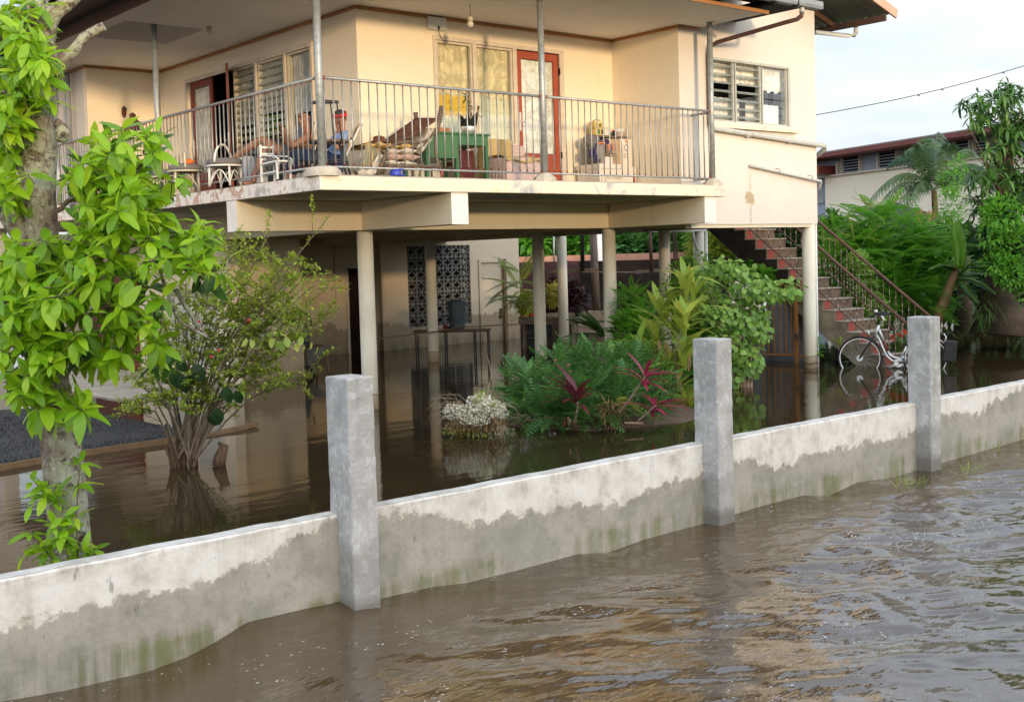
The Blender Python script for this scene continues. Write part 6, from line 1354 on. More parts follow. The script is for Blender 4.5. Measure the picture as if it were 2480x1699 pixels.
fbx('wall', 'cream_far', xs_(2002), Lf, -1, zt0, .15, .3); fbx('wall_band', 'blueband', 0, Lf, zt0+.001, zt1+.3, .25, .4); fbx('end_wall', 'blueband', 0, xs_(2002)-.01, -1, zt0, .25, .4)
fbx('sill_band', 'frame', 0, Lf, zt0-.03, zt0+.03, .02, .15); fbx('eaves', 'maroon', -.6, Lf+2, zt1+.02, zt2-.05, -.75, 1.4); fbx('roof_edge', 'rust_roof', -.7, Lf+2, zt2-.045, zt2, -.85, 1.5)
fbx('gutter', 'maroon', -.6, Lf+2, zt2-.20, zt2-.06, -.9, -.76); MB().box((xs_(2312), -1.0, zt1-.2), (xs_(2312)+.08, -.92, zt2-.1), MF).build('gutter_bracket', 'maroon', FB)
for u0, u1 in ((2045, 2086), (2132, 2175), (2200, 2245), (2318, 2352), (2365, 2395), (2420, 2460)):
    x0, x1 = xs_(u0), xs_(u1); w_ = fbx('window', 'dark', x0, x1, zt0+.05, zt1+.0, .20, .24)
    MB().box((x0-.05, -.08, zt0+.04), (x0, .03, zt1+.05), MF).box((x1, -.08, zt0+.04), (x1+.05, .03, zt1+.05), MF).build('frame', 'frame', w_) if False else fbx('window_frame', 'frame', x0-.06, x0-.001, zt0+.04, zt1+.05, .10, .24)
    fbx('window_frame', 'frame', x1+.001, x1+.06, zt0+.04, zt1+.05, .10, .24)
    for k in range(5): z = zt0+.06+(zt1-zt0-.08)*k/5; MB().box((x0+.01, -.05, z), (x1-.01, -.01, z+.03), MF @ Matrix.Translation((0, -.02, 0))).build('slat', 'blueband', FB)
acn = thing('air_conditioner', 'white air conditioner with red side in the long house wall', 'air conditioner', tuple(fb_(2010, 415, .5)))
x0, x1 = xs_(1996), xs_(2019); MB().box((x0, -.75, zt0+.06), (x1, -.05, zt1-.22), MF).build('body', 'pinkcloth', acn); MB().box((x0+.04, -.76, zt0+.10), (x1-.04, -.751, zt1-.26), MF).build('grille', 'frame_grey', acn); MB().box((x1+.001, -.74, zt0+.06), (x1+.16, -.05, zt1-.22), MF).build('side_panel', 'dark_red', acn)
fbx('window_surround', 'frame', xs_(2031), xs_(2035), zt0+.03, zt1-.08, .1, .24)
zg0, zg1 = fb_(1990, 490).z, fb_(1990, 402).z
for k in range(7): fbx('grille_bar', 'frame_grey', .02+k*.14, .05+k*.14, zg0, zg1, .12, .16)
for z in (zg0, (zg0+zg1)/2, zg1-.05): fbx('grille_rail', 'frame_grey', 0, 1.0, z, z+.04, .11, .15)
shd = thing('low_shed', 'low white metal shed roof under the palm', 'shed', tuple(at(2225, 560, 33))); p, q = at(2175, 520, 33), at(2290, 495, 31)
MB().add([p+Vector((0, 0, -.35)), q+Vector((0, 0, -.35)), q+Vector((0, 1.5, .15)), p+Vector((0, 1.5, .15))], [(0, 1, 2, 3)]).build('roof_sheet', 'pipe_grey', shd); MB().bar(p+Vector((0, .1, -1.6)), q+Vector((0, .1, -1.6)), .1, 2.5).build('wall', 'white', shd)
bh = thing('back_house', 'pale wall of a house seen below the stair', 'house', tuple(at(1770, 650, 42))); p, q = at(1745, 618, 42), at(1840, 618, 42); MB().bar(Vector((p.x, p.y, .3)), Vector((q.x, q.y, .3)), .2, 2.3).build('wall', 'cream_far', bh)
pw = thing('power_line', 'single dark cable crossing the sky', 'cable', (8.3, -1.6, 4.4)); A0, B0 = Vector((8.26, -1.55, 4.38)), at(2600, 122, 20)
MB().tube([A0.lerp(B0, i/14)-Vector((0, 0, .10*math.sin(PI*i/14))) for i in range(15)], .007, 5).build('cable', 'blackp', pw)
for q in (.42, .51, .74): c = A0.lerp(B0, q)-Vector((0, 0, .10*math.sin(PI*q))); MB().bar(c-Vector((.03, 0, .01)), c+Vector((.03, 0, -.02)), .014).build('clip', 'blackp', pw)
# the far left: more of the next house, behind the tree
nh = thing('next_house', 'whitewashed house with red-framed windows far left behind the tree', 'house', (-8, 16, 0))
MB().box((-16, 15, -.6), (-3.2, 22, 6)).build('wall', 'wall_white', nh); MB().box((-16, 14.9, -.6), (-3.2, 14.99, 1.1)).build('plinth', surf('terracotta_paint', (.42, .14, .08), (.55, .22, .14), 2, .9), nh)
for x in (-5.2, -7.2, -9.2):
    f = MB().box((x, 14.86, 2.6), (x+.1, 14.99, 4.6)).box((x+.9, 14.86, 2.6), (x+1.0, 14.99, 4.6)).box((x+.1, 14.861, 4.5), (x+.9, 14.989, 4.6)).box((x+.1, 14.861, 2.6), (x+.9, 14.989, 2.7)).build('window_frame', 'red_door', nh)
    for k in range(8): MB().box((x+.1, 14.9, 2.75+k*.22), (x+.9, 14.93, 2.85+k*.22)).build('slat', 'white', f)
MB().add([(-17, 14, 6), (-2.4, 14, 6), (-2.4, 19, 7.6), (-17, 19, 7.6)], [(0, 1, 2, 3)]).build('roof', surf('orange_roof_paint', (.46, .15, .08), (.58, .24, .14), 2, .8), nh)
# unseen houses added behind the camera to keep the low sun off the foreground
for i, (xc, wd, lab) in enumerate(((-30, 17, 'unseen low cream house added across the street for shade, leftmost of the row'), (-11.5, 18, 'unseen low white house added across the street for shade, middle of the row'), (8, 18, 'unseen low grey house added across the street for shade, rightmost of the row'))):
    t = thing('shade_house', lab, 'house', (xc, -46, -.5), group='unseen houses added for shade'); m_ = ('wall', 'wall_white', 'slab')[i]
    MB().box((xc-wd/2, -54, -.6), (xc+wd/2, -46, 4.2)).build('wall', m_, t)
    e = .6; r = [(xc-wd/2-e, -45.2, 4.15), (xc+wd/2+e, -45.2, 4.15), (xc+wd/2+e, -54.8, 4.15), (xc-wd/2-e, -54.8, 4.15), (xc-wd/2-e, -50, 6.15), (xc+wd/2+e, -50, 6.15)]
    MB().add(r, [(0, 1, 5, 4), (3, 4, 5, 2), (0, 4, 3), (1, 2, 5), (0, 3, 2, 1)]).build('roof', 'rust_roof', t)
    for k in range(4):
        x = xc-wd/2+2+k*(wd-4)/3; w_ = MB().box((x-.55, -45.99, 1.2), (x+.55, -45.93, 2.5)).build('window', 'dark', t); MB().box((x-.62, -45.95, 1.12), (x+.62, -45.90, 1.195)).box((x-.62, -45.95, 2.505), (x+.62, -45.90, 2.58)).build('frame', 'frame', w_)
# ------------------------------------------------------------------ plants
def spread(ells, n, dd=.5):
    """n points through a union of ellipsoids given as (u, v, ru, rv, depth[, weight])"""
    ws = [e[2]*e[3]*(e[5] if len(e) > 5 else 1) for e in ells]; out = []
    for e in random.choices(ells, ws, k=n):
        while 1:
            a, b, c = random.uniform(-1, 1), random.uniform(-1, 1), random.uniform(-1, 1)
            if a*a+b*b+c*c < 1: break
        out.append((at(e[0]+a*e[2], e[1]+b*e[3], e[4]+c*dd), Vector((a, b, c)), e))
    return out
def outward(p, nrm, upw=.35):
    """a direction pointing out of the clump"""
    return (RX*nrm.x - UP0*nrm.y + FW*nrm.z + Vector((0, 0, upw)) + Vector((random.gauss(0, .35), random.gauss(0, .35), random.gauss(0, .3)))).normalized()
def whorl(c, axis, k, L, tilt=(.1, .9), jit=.25):
    """leaves spreading from a twig tip"""
    ms = []; a0 = random.uniform(0, 2*PI); ax = axis.normalized(); s1 = ax.orthogonal().normalized(); s2 = ax.cross(s1)
    for i in range(k):
        a = a0+i*2.4; t = random.uniform(*tilt); d = ax*math.sin(t)+(s1*math.cos(a)+s2*math.sin(a))*math.cos(t)
        d = (d+Vector((random.gauss(0, jit*.5), random.gauss(0, jit*.5), random.gauss(0, jit*.5)-.15))).normalized()
        up = (Vector((0, 0, 1))+ax*.4+Vector((random.gauss(0, .25), random.gauss(0, .25), 0))).normalized()
        if abs(up.dot(d)) > .95: up = s2
        ms.append(lmat(c+d*.01-ax*.006*i*random.random(), d, 0, L*random.uniform(.65, 1.15), up))
    return ms
def limb_path(a, b, sag=.1, n=6, j=.03):
    pts = []
    for i in range(n+1):
        q = i/n; pts.append(a.lerp(b, q)+Vector((random.uniform(-j, j), random.uniform(-j, j), sag*math.sin(PI*q)+random.uniform(-j, j)))*(1 if 0 < i < n else 0))
    return pts
# ---- the big-leaved tree on the left
TD = 8.59
tree = thing('broadleaf_tree', 'lichen-grey tree with big bright green leaves behind the wall, far left', 'tree', (-6.07, -5.48, 0))
def tube_rough(m, pts, rs, n=16, j=.07):
    """a trunk: uneven section, knots"""
    k0 = len(m.v); m.tube(pts, rs, n); P0 = [Vector(p) for p in pts]
    for i in range(len(P0)):
        for k in range(n):
            q = k0+i*n+k; v = Vector(m.v[q]); r = (v-P0[i]); v = P0[i]+r*(1+random.uniform(-j, j)+.06*math.sin(k*1.1+i*.7)); m.v[q] = tuple(v)
    return m
tp = [(179, 1400), (175, 1340), (166, 1230), (154, 1130), (141, 1050), (126, 960), (116, 860), (106, 760), (99, 660), (98, 560), (95, 470), (97, 380), (98, 290), (100, 210), (103, 150), (100, 90), (92, 30), (85, -60)]
tr_ = [.155, .145, .142, .140, .136, .133, .132, .128, .122, .120, .118, .120, .116, .110, .112, .085, .075, .07]
pts, rs = [], []
for i in range(len(tp)-1):
    for q in (0, .5): pts.append(at(tp[i][0]*(1-q)+tp[i+1][0]*q, tp[i][1]*(1-q)+tp[i+1][1]*q, TD)); rs.append(tr_[i]*(1-q)+tr_[i+1]*q)
tk_ = MB(); tube_rough(tk_, pts, rs, 20, .035); tk_.build('trunk', 'bark', tree)
def branch(name, px, rs, d=TD, n=10, mat='bark', par=tree):
    m = MB(); pts, rr = [], []
    for i in range(len(px)-1):
        for q in (0, .5):
            pts.append(at(px[i][0]*(1-q)+px[i+1][0]*q, px[i][1]*(1-q)+px[i+1][1]*q, (px[i][2] if len(px[i]) > 2 else d)*(1-q)+(px[i+1][2] if len(px[i+1]) > 2 else d)*q)); rr.append(rs[i]*(1-q)+rs[i+1]*q)
    e = px[-1]; pts.append(at(e[0], e[1], e[2] if len(e) > 2 else d)); rr.append(rs[-1]); tube_rough(m, pts, rr, n, .06); return m.build(name, mat, par)
branch('limb', [(118, 185), (142, 158), (178, 122), (205, 90), (238, 70), (252, 64)], [.06, .05, .043, .038, .032, .030])
branch('limb', [(100, 110), (112, 52), (135, 30), (165, 8), (200, -30)], [.085, .075, .062, .055, .05])
branch('limb', [(78, 600), (48, 560), (18, 520), (-30, 470)], [.10, .085, .075, .07]); branch('limb', [(75, 430), (45, 385), (10, 345), (-30, 320)], [.07, .055, .05, .045])
branch('limb', [(120, 520), (150, 505), (160, 490), (190, 470, 8.4), (230, 440, 8.3), (290, 420, 8.2)], [.02, .018, .018, .016, .014, .01], n=8)
branch('limb', [(120, 700), (200, 640, 8.3), (300, 600, 8.2), (410, 560, 8.2), (480, 560, 8.2)], [.04, .03, .022, .016, .01], n=8)
branch('limb', [(130, 640), (220, 520, 8.4), (320, 430, 8.3), (380, 350, 8.3)], [.035, .026, .018, .01], n=8)
branch('limb', [(100, 820), (40, 760, 8.3), (-20, 700, 8.2)], [.04, .03, .02], n=8); branch('limb', [(370, 590, 8.2), (400, 700, 8.15), (435, 780, 8.15), (500, 815, 8.2)], [.012, .012, .012, .010], n=7)
branch('limb', [(425, 700, 8.25), (455, 750, 8.25), (480, 790, 8.25), (502, 818, 8.25)], [.018, .018, .016, .014], n=7)
knot = MB(); c = at(150, 322, TD-.12); knot.ball(tuple(c), .055, 12, (1, .9, 1.3)); c2 = at(142, 300, TD-.1); knot.ball(tuple(c2), .035, 10)
for i, v in enumerate(knot.v): knot.v[i] = tuple(a+random.uniform(-.006, .006) for a in v)
knot.build('knot', 'bark', tree)
LG = [leafblade(1, .42, 7, fold=.10, droop=.32, wave=.03, ph=.3), leafblade(1, .46, 7, fold=.22, droop=.20, wave=.05, ph=2.), leafblade(1, .40, 7, fold=.05, droop=.5, wave=.04, ph=4.)]
ells = [(45, 60, 75, 70, 8.5, 1.4), (60, 150, 70, 70, 8.4, 1.5), (55, 120, 60, 55, 8.2), (90, 160, 55, 45, 8.2), (70, 240, 60, 45, 8.45), (15, 250, 40, 80, 8.4, 1.6), (25, 330, 60, 45, 8.5, 1.4), (35, 430, 55, 40, 8.4), (30, 480, 60, 35, 8.3),
        (300, 350, 95, 48, 8.2), (380, 330, 45, 35, 8.2), (250, 420, 110, 55, 8.15), (350, 460, 110, 60, 8.1), (260, 520, 120, 60, 8.1), (420, 560, 100, 50, 8.1), (470, 590, 70, 45, 8.1), (500, 640, 50, 40, 8.1), (180, 600, 80, 50, 8.2),
        (300, 640, 150, 65, 8.0), (180, 720, 150, 60, 8.0), (330, 760, 90, 75, 8.05), (390, 850, 35, 50, 8.1), (100, 700, 110, 70, 8.2), (40, 800, 70, 110, 8.2), (60, 920, 80, 60, 8.2), (150, 850, 90, 60, 8.15), (260, 830, 80, 60, 8.1), (30, 620, 60, 50, 8.3), (150, 980, 80, 40, 8.2), (20, 700, 50, 70, 8.2)]
wl_, tw_ = [], MB()
hubs = [at(100, 100, TD), at(98, 430, TD), at(105, 650, TD), at(300, 600, 8.25), at(320, 430, 8.3), at(120, 820, TD), at(410, 560, 8.25)]
for p, nr, e in spread(ells, 400, .45):
    h = min(hubs, key=lambda q: (q-p).length+random.random()*.2); d = (p-h); d.z *= .5; ax = (d.normalized()+Vector((0, 0, .35))+outward(p, nr, .2)*.5).normalized()
    wl_ += whorl(p, ax, random.choice((4, 5, 6, 7, 8, 9)), random.choice((.13, .16, .185)), (-.35, .85), .45)
    s0 = h.lerp(p, .72)+Vector((0, 0, -.03)); tw_.tube([s0, s0.lerp(p, .5)+Vector((0, 0, -.02)), p+ax*.02], [.006, .005, .003], 5, False)
tw_.build('twigs', 'twig', tree, kind='stuff')
inner = []
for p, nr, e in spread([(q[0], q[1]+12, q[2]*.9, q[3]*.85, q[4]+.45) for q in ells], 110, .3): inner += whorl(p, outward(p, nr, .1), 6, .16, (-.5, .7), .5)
add_leaves('inner_shade_foliage', LG[0], inner, 'leaf_mid', tree, 'stuff')  # darker leaf colour inside the crown paints in its shade
wl_.sort(key=lambda m: (m.translation-CAM).length)
near_ = wl_[::]; random.Random(2).shuffle(near_)
front = sorted(wl_, key=lambda m: (m.translation-CAM).dot(FW)); ob, rest = front[:280], front[280:]
leaf_objs('leaf', LG, ob, 'leaf_tree', tree)
for k in range(3): add_leaves('foliage', LG[k], rest[k::3], 'leaf_tree', tree, 'stuff')
# shoots at the foot of the tree
sh = thing('leafy_shoots', 'bright green leafy shoots sprouting at the foot of the lichen-grey tree', 'plant', tuple(at(130, 1370, 8.3)))
ms = []; tw_ = MB()
for px in ([(190, 1350), (150, 1280), (110, 1200), (80, 1160)], [(190, 1350), (185, 1250), (190, 1170), (195, 1120)], [(150, 1390), (110, 1330), (75, 1290)], [(170, 1390), (160, 1300), (140, 1200)], [(150, 1400), (200, 1350), (225, 1330)]):
    tw_.tube([at(u, v, 8.25) for u, v in px], .006, 5)
    for u, v in px[1:]: ms += whorl(at(u, v, 8.25+random.uniform(-.05, .05)), outward(None, Vector((random.uniform(-.6, .6), -.4, -.5)), .5), 6, .135, (-.2, .8))
for p, nr, e in spread([(130, 1350, 75, 28, 8.2), (160, 1320, 60, 40, 8.2), (120, 1240, 50, 60, 8.25), (190, 1150, 25, 35, 8.25), (90, 1170, 40, 20, 8.25)], 20, .12): ms += whorl(p, outward(p, nr, .5), 5, .12, (-.2, .8))
leaf_objs('leaf', LG, ms, 'leaf_tree', sh); tw_.build('stem', 'twig', sh)
# ---- many-stemmed bush with small leaves and red berries
BD = 12.36
bush = thing('stem_bush', 'many-stemmed shrub with tiny leaves and red berries, its red-brown stools in the water', 'shrub', (-3.84, -2.43, 0))
m = MB(); small = []
base = [(u, 1127, random.uniform(-.2, .2)) for u in (405, 420, 436, 452, 466, 480, 492, 430, 460, 415, 475)]
for k in range(17):
    u0 = 450+random.uniform(-30, 32); ln_ = (u0-447)*random.uniform(.3, 1.1)+random.uniform(-6, 6); h_ = random.uniform(30, 95); dd = random.uniform(-.22, .22); r0_ = random.uniform(.010, .028)
    p0 = at(u0, 1134, BD+dd); p1 = at(u0+ln_*.5, 1130-h_*.5, BD+dd); p2 = at(u0+ln_*1.1, 1127-h_, BD+dd*1.3); tube_rough(m, [p0, p0.lerp(p1, .6), p1, p1.lerp(p2, .6), p2], [r0_*1.5, r0_*1.2, r0_, r0_*.8, r0_*.35], 8, .22)
tube_rough(m, [at(530, 1128, BD-.1), at(533, 1105, BD-.1), at(541, 1080, BD-.1), at(528, 1070, BD-.1)], [.075, .07, .045, .01], 9, .2); m.build('stool', 'bark_red', bush)
m = MB(); twm = MB()
tips = [(800, 520), (790, 700), (770, 640), (730, 700), (780, 780), (710, 610), (690, 800), (650, 570), (700, 650), (740, 640), (812, 760), (760, 690), (720, 780), (690, 860), (745, 900), (740, 930), (600, 620), (560, 680), (520, 640), (480, 700), (420, 700), (390, 730), (370, 800), (340, 870), (320, 930), (350, 960), (330, 1000), (430, 760), (470, 800), (540, 760), (600, 740), (640, 700), (580, 820), (640, 880), (520, 900), (610, 960), (420, 860), (660, 760), (560, 590), (690, 700), (450, 640), (380, 980), (400, 920)]
def small_leaves(path, r0, n, L=.046):
    for k in range(n):
        q = random.uniform(.25, 1)**.8; i = min(int(q*(len(path)-1)), len(path)-2); p = path[i].lerp(path[i+1], q*(len(path)-1)-i); small.append(lmat(p+Vector([random.gauss(0, .012) for _ in range(3)]), rdir(-.5, 1.2), 0, L*random.uniform(.6, 1.3)))
for tu, tv in tips:
    b = random.choice(base); a = at(b[0]*.6+450*.4, 1110, BD+b[2]); e = at(tu, tv, BD+random.uniform(-.6, .5)); mid = a.lerp(e, .5)+Vector((0, 0, .25)); pth = [a, a.lerp(mid, .5)+Vector((random.uniform(-.05, .05), 0, .06)), mid, mid.lerp(e, .5)+Vector((0, 0, .04)), e]
    m.tube(pth, [.012, .010, .008, .006, .003], 6, False); small_leaves(pth[2:], 0, 48)
    for k in range(9):
        q = random.uniform(.35, 1); i = min(int(q*4), 3); s_ = pth[i].lerp(pth[i+1], q*4-i); d = (RX*random.uniform(-1, 1.2)+Vector((0, 0, random.uniform(-.3, .9)))+FW*random.uniform(-.8, .8)).normalized()
        L = random.uniform(.2, .5); tp_ = [s_, s_+d*L*.5+Vector((0, 0, .02)), s_+d*L]; twm.tube(tp_, [.004, .003, .002], 4, False); small_leaves(tp_, 0, 42)
for p, nr, e in spread([(650, 720, 120, 80, BD), (590, 650, 80, 60, BD), (710, 660, 70, 50, BD), (740, 780, 60, 60, BD), (660, 860, 60, 40, BD), (600, 590, 40, 30, BD)], 1400, .5): small.append(lmat(p, rdir(-.5, 1.2), 0, .045*random.uniform(.6, 1.4)))
m.build('stems', 'twig', bush, kind='stuff'); twm.build('twigs', 'twig', bush, kind='stuff')
add_leaves('foliage', leafblade(1, .62, 2, .15, .2), small, 'leaf_bush', bush, 'stuff')
leaf_objs('yellow_leaf', [leafblade(.11, .07, 4, droop=.3)], [lmat(at(600+k*14+random.uniform(-6, 6), 822+.035*(k-6)**2*6+random.uniform(-14, 14), BD-.5), Vector((random.uniform(-.3, .3), random.uniform(-.3, .3), -1)), random.uniform(-1, 1), random.uniform(.7, 1.1), (RX+FW)) for k in range(13)], 'leaf_lance', bush)
leaf_objs('round_leaf', [leafblade(.20, .14, 5, droop=.3)], [lmat(at(u, v, BD-.4), Vector((random.uniform(-.5, .5), random.uniform(-.5, .5), -.9)), 0, random.uniform(.7, 1.1), -FW) for u, v in ((420, 895), (440, 905), (470, 880), (525, 985), (518, 1000), (545, 935), (570, 945), (460, 905), (430, 870))], 'leaf_dark', bush)
for u, v in ((602, 776), (482, 778), (530, 848), (512, 864)): MB().ball(at(u, v, BD-.5), .016, 8).build('berry', 'berry', bush)
# ---- white-flowered shrub
fl = thing('white_flowered_bush', 'low bush of cream-white blossom and dry arching twigs on its own in the water', 'shrub', tuple(on(1145, 1060, 'z', 0)))
fd = (on(1145, 1055, 'z', 0)-CAM).dot(FW); m = MB()
for k in range(70):
    a = at(1145+random.uniform(-45, 45), 1045+random.uniform(-15, 5), fd+random.uniform(-.15, .15)); sx_ = random.uniform(-1, 1); e = at(1145+sx_*105, random.uniform(945, 1045), fd+random.uniform(-.3, .3)); mid = a.lerp(e, .6)+Vector((0, 0, random.uniform(.05, .2)))
    m.tube([a, a.lerp(mid, .5)+Vector((0, 0, .05)), mid, e, e+(e-mid)*.3-Vector((0, 0, .06))], [.005, .004, .003, .002, .0015], 4, False)
m.tube([at(1180, 970, fd), at(1184, 935, fd), at(1190, 905, fd), at(1180, 860, fd)], [.006, .005, .004, .002], 5); m.tube([at(1186, 920, fd), at(1172, 907, fd), at(1160, 910, fd)], .003, 4); m.build('dry_twigs', 'twig_pale', fl, kind='stuff')
add_leaves('blossom', leafblade(1, .75, 2, .3, .2), [lmat(p, rdir(-.2, 1.4), 0, .032*random.uniform(.6, 1.3)) for p, n_0, e in spread([(1100, 998, 30, 22, fd-.1), (1145, 1003, 44, 28, fd-.1), (1185, 992, 38, 28, fd-.1), (1212, 1000, 20, 22, fd), (1160, 975, 34, 22, fd), (1150, 1020, 40, 12, fd-.2)], 2300, .3)], 'petal', fl, 'stuff')
add_leaves('dry_foliage', leafblade(1, .5, 2, .3, .2), [lmat(p, rdir(-1, .8), 0, .04*random.uniform(.6, 1.3)) for p, n_0, e in spread([(1110, 1035, 40, 18, fd), (1165, 1035, 55, 16, fd), (1200, 1020, 30, 14, fd)], 1300, .25)], 'leaf_brown', fl, 'stuff')
add_leaves('foliage', leafblade(1, .5, 2, .3, .2), [lmat(p, rdir(-1, 1), 0, .045*random.uniform(.6, 1.3)) for p, n_0, e in spread([(1110, 1045, 35, 15, fd), (1160, 1048, 45, 12, fd), (1165, 965, 16, 18, fd), (1195, 980, 12, 12, fd)], 700, .2)], 'leaf_bush', fl, 'stuff')
# ---- the planted island: feathery shrub, cordylines, lance leaves, vine bush
hedge = thing('feathery_shrub', 'spreading blue-green shrub of fine leaflets on the planted island', 'shrub', tuple(on(1400, 1030, 'z', 0)))
def pinnate(n, L, W, leaf=.05, droop=.25, pairs=None, curl=.0):
    """a compound leaf: stalk with paired leaflets"""
    vs, fs = [], []
    def lf(p, d, l, w):
        d = Vector(d).normalized(); s_ = d.cross(Vector((0, 0, 1))).normalized(); k = len(vs); a = Vector(p)
        vs.extend([a, a+d*l*.45+s_*w/2-Vector((0, 0, .05*l)), a+d*l-Vector((0, 0, .25*l)), a+d*l*.45-s_*w/2-Vector((0, 0, .05*l))]); fs.append((k, k+1, k+2, k+3))
    for i in range(n):
        t = (i+1)/n; p = Vector((L*t, 0, -droop*L*t*t)); l = W*(math.sin(PI*(.12+.8*t))**.6)
        for sg in (-1, 1): lf(p, (.35, sg, -.1-curl), l, leaf)
    lf(Vector((L, 0, -droop*L)), (1, 0, -.3), W*.6, leaf)
    for i in range(4):
        a, b = i/4, (i+1)/4; k = len(vs); w = .008*L
        vs.extend([Vector((L*a, -w, -droop*L*a*a)), Vector((L*b, -w, -droop*L*b*b)), Vector((L*b, w, -droop*L*b*b)), Vector((L*a, w, -droop*L*a*a))]); fs.append((k, k+1, k+2, k+3))
    return [tuple(v) for v in vs], fs
hells = [(1300, 955, 60, 50, 14.85), (1370, 900, 60, 40, 15.25), (1270, 930, 50, 40, 15.15), (1450, 900, 70, 50, 15.25), (1520, 900, 60, 50, 15.45), (1400, 970, 90, 60, 14.65), (1330, 1000, 80, 35, 14.45), (1500, 970, 70, 60, 14.85), (1560, 1000, 50, 30, 14.85), (1450, 1010, 80, 25, 14.35), (1580, 940, 45, 50, 15.25)]
fr = spread(hells, 1500, .6)
add_leaves('foliage', pinnate(7, 1, .26, .10, .3), [lmat(p, outward(p, n_0, .3), random.uniform(-.5, .5), random.uniform(.18, .32)) for p, n_0, e in fr], 'leaf_fern', hedge, 'stuff')
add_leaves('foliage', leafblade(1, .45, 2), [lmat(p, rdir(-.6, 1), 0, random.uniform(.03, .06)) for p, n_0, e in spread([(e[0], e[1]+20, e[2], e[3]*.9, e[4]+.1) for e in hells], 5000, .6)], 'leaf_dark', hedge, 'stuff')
m = MB()
for k in range(60): m.tube([at(random.uniform(1260, 1600), 1025, 14.65), at(random.uniform(1240, 1620), random.uniform(880, 960), 14.95)], [.008, .003], 4, False)
for k in range(40): a = at(random.uniform(1240, 1340), random.uniform(1005, 1025), 14.15); m.tube([a, a+RX*random.uniform(-.15, .15)+Vector((0, 0, random.uniform(-.08, .05)))], .004, 4, False)
m.build('twigs', 'twig', hedge, kind='stuff')
for u, v in ((1345, 873), (1375, 885), (1382, 900)): MB().ball(at(u, v, 14.55), .02, 6).build('flower', 'primer', hedge)
isl = MB(); c = on(1420, 1015, 'z', 0); isl.lathe((c.x+.4, c.y+.3, -.3), [(1.55, 0), (1.5, .27), (1.2, .36), (.5, .40)], 24)
for i, v in enumerate(isl.v): isl.v[i] = (v[0]+random.uniform(-.1, .1), v[1]+random.uniform(-.1, .1), v[2]+random.uniform(-.01, .02))
struct(isl.build('mud_bank', 'mud'))
def cordyline(label, u, v, d, tip, n, L, mat, upright=.9, W=.16):
    b = at(u, v, d); t = thing('cordyline', label, 'plant', tuple(b), group='cordylines on the island'); top = at(tip[0], tip[1], d)
    MB().tube([b, b.lerp(top, .5)+Vector((.02, 0, .01)), top], [.018, .015, .012], 7).build('stem', 'twig', t)
    ax = (top-b).normalized(); ms = []
    for k in range(n):
        q = k/n; dr_ = rdir(0, 0); dr_ = (dr_+ax*(upright*(1.6-1.5*q))+Vector((0, 0, .1))).normalized(); ms.append(lmat(top-ax*.10*q, dr_, 0, L*random.uniform(.85, 1.2)*(1-.2*q), (Vector((0, 0, 1))-dr_*.3)))
    leaf_objs('leaf', [leafblade(1, W, 6, .25, .35, .02), leafblade(1, W*1.2, 6, .15, .6, .03)], ms, mat, t); return t
cordyline('dark maroon cordyline standing upright left on the island', 1392, 1025, 13.75, (1398, 960), 20, .45, 'leaf_maroon', 1.3, .17)
cordyline('crimson cordyline highest of the three, before the lance leaves', 1500, 1000, 13.70, (1563, 912), 16, .38, 'leaf_red', .8)
cordyline('crimson cordyline leaning low over the water at the island tip', 1545, 1020, 13.50, (1590, 980), 16, .38, 'leaf_red', .6)
cordyline('small wilted brown cordyline rosette at the foot of the maroon one', 1378, 1030, 13.60, (1375, 1010), 8, .16, 'leaf_maroon', .2)
pl_ = MB().bar(at(1512, 1023, 13.85), at(1558, 1024, 13.85), .02).build('cut_cane', 'twig_pale'); tag(pl_, 'short pale cut cane floating at the island edge', 'cane')
gr = thing('dry_tussock', 'dry grassy tussock drooping at the front of the island', 'plant', tuple(at(1480, 1030, 14.05))); add_leaves('blades', leafblade(1, .05, 4, .1, .9), [lmat(at(1480+random.uniform(-22, 22), 1000+random.uniform(-18, 8), 14.05+random.uniform(-.1, .1)), rdir(.0, 1.2), 0, random.uniform(.12, .32)) for k in range(170)], 'leaf_brown', gr, 'stuff')
add_leaves('green_blades', pinnate(10, 1, .18, .05, .6), [lmat(at(1500, 975, 14.15), rdir(-.1, .9), 0, random.uniform(.25, .42)) for k in range(10)], 'leaf_lance', gr, 'stuff')
# lance-leaved clump
lc = thing('lance_leaved_clump', 'tall clump of yellow-green lance-shaped leaves behind the crimson cordylines', 'plant', tuple(on(1600, 960, 'z', 0)))
ms = []; LAN = [leafblade(1, .21, 6, .18, .35, .01), leafblade(1, .24, 6, .1, .7, .02), leafblade(1, .18, 6, .25, .15, .01)]; m = MB()
for u, v, top_ in ((1600, 720, 0), (1590, 790, 0), (1660, 745, 0), (1680, 700, 0), (1540, 830, 0), (1620, 850, 0), (1660, 820, 0), (1600, 900, 0), (1570, 860, 0), (1640, 900, 0), (1665, 960, 0), (1510, 830, 0), (1640, 780, 0), (1660, 650, 0), (1640, 960, 0)):
    c = at(u, v+20, 15.9+random.uniform(-.4, .3)); m.tube([at(1600+(u-1600)*.4, 1000, 15.8), c.lerp(at(1600, 990, 15.8), .4), c], [.014, .012, .008], 6)
    for k in range(19): ms.append(lmat(c-Vector((0, 0, .018*k)), (rdir(.1, 1.2)+RX*.1+Vector((0, 0, .25))).normalized(), 0, random.uniform(.32, .58)))
leaf_objs('leaf', LAN, ms, 'leaf_lance', lc); m.build('stem', 'twig', lc)
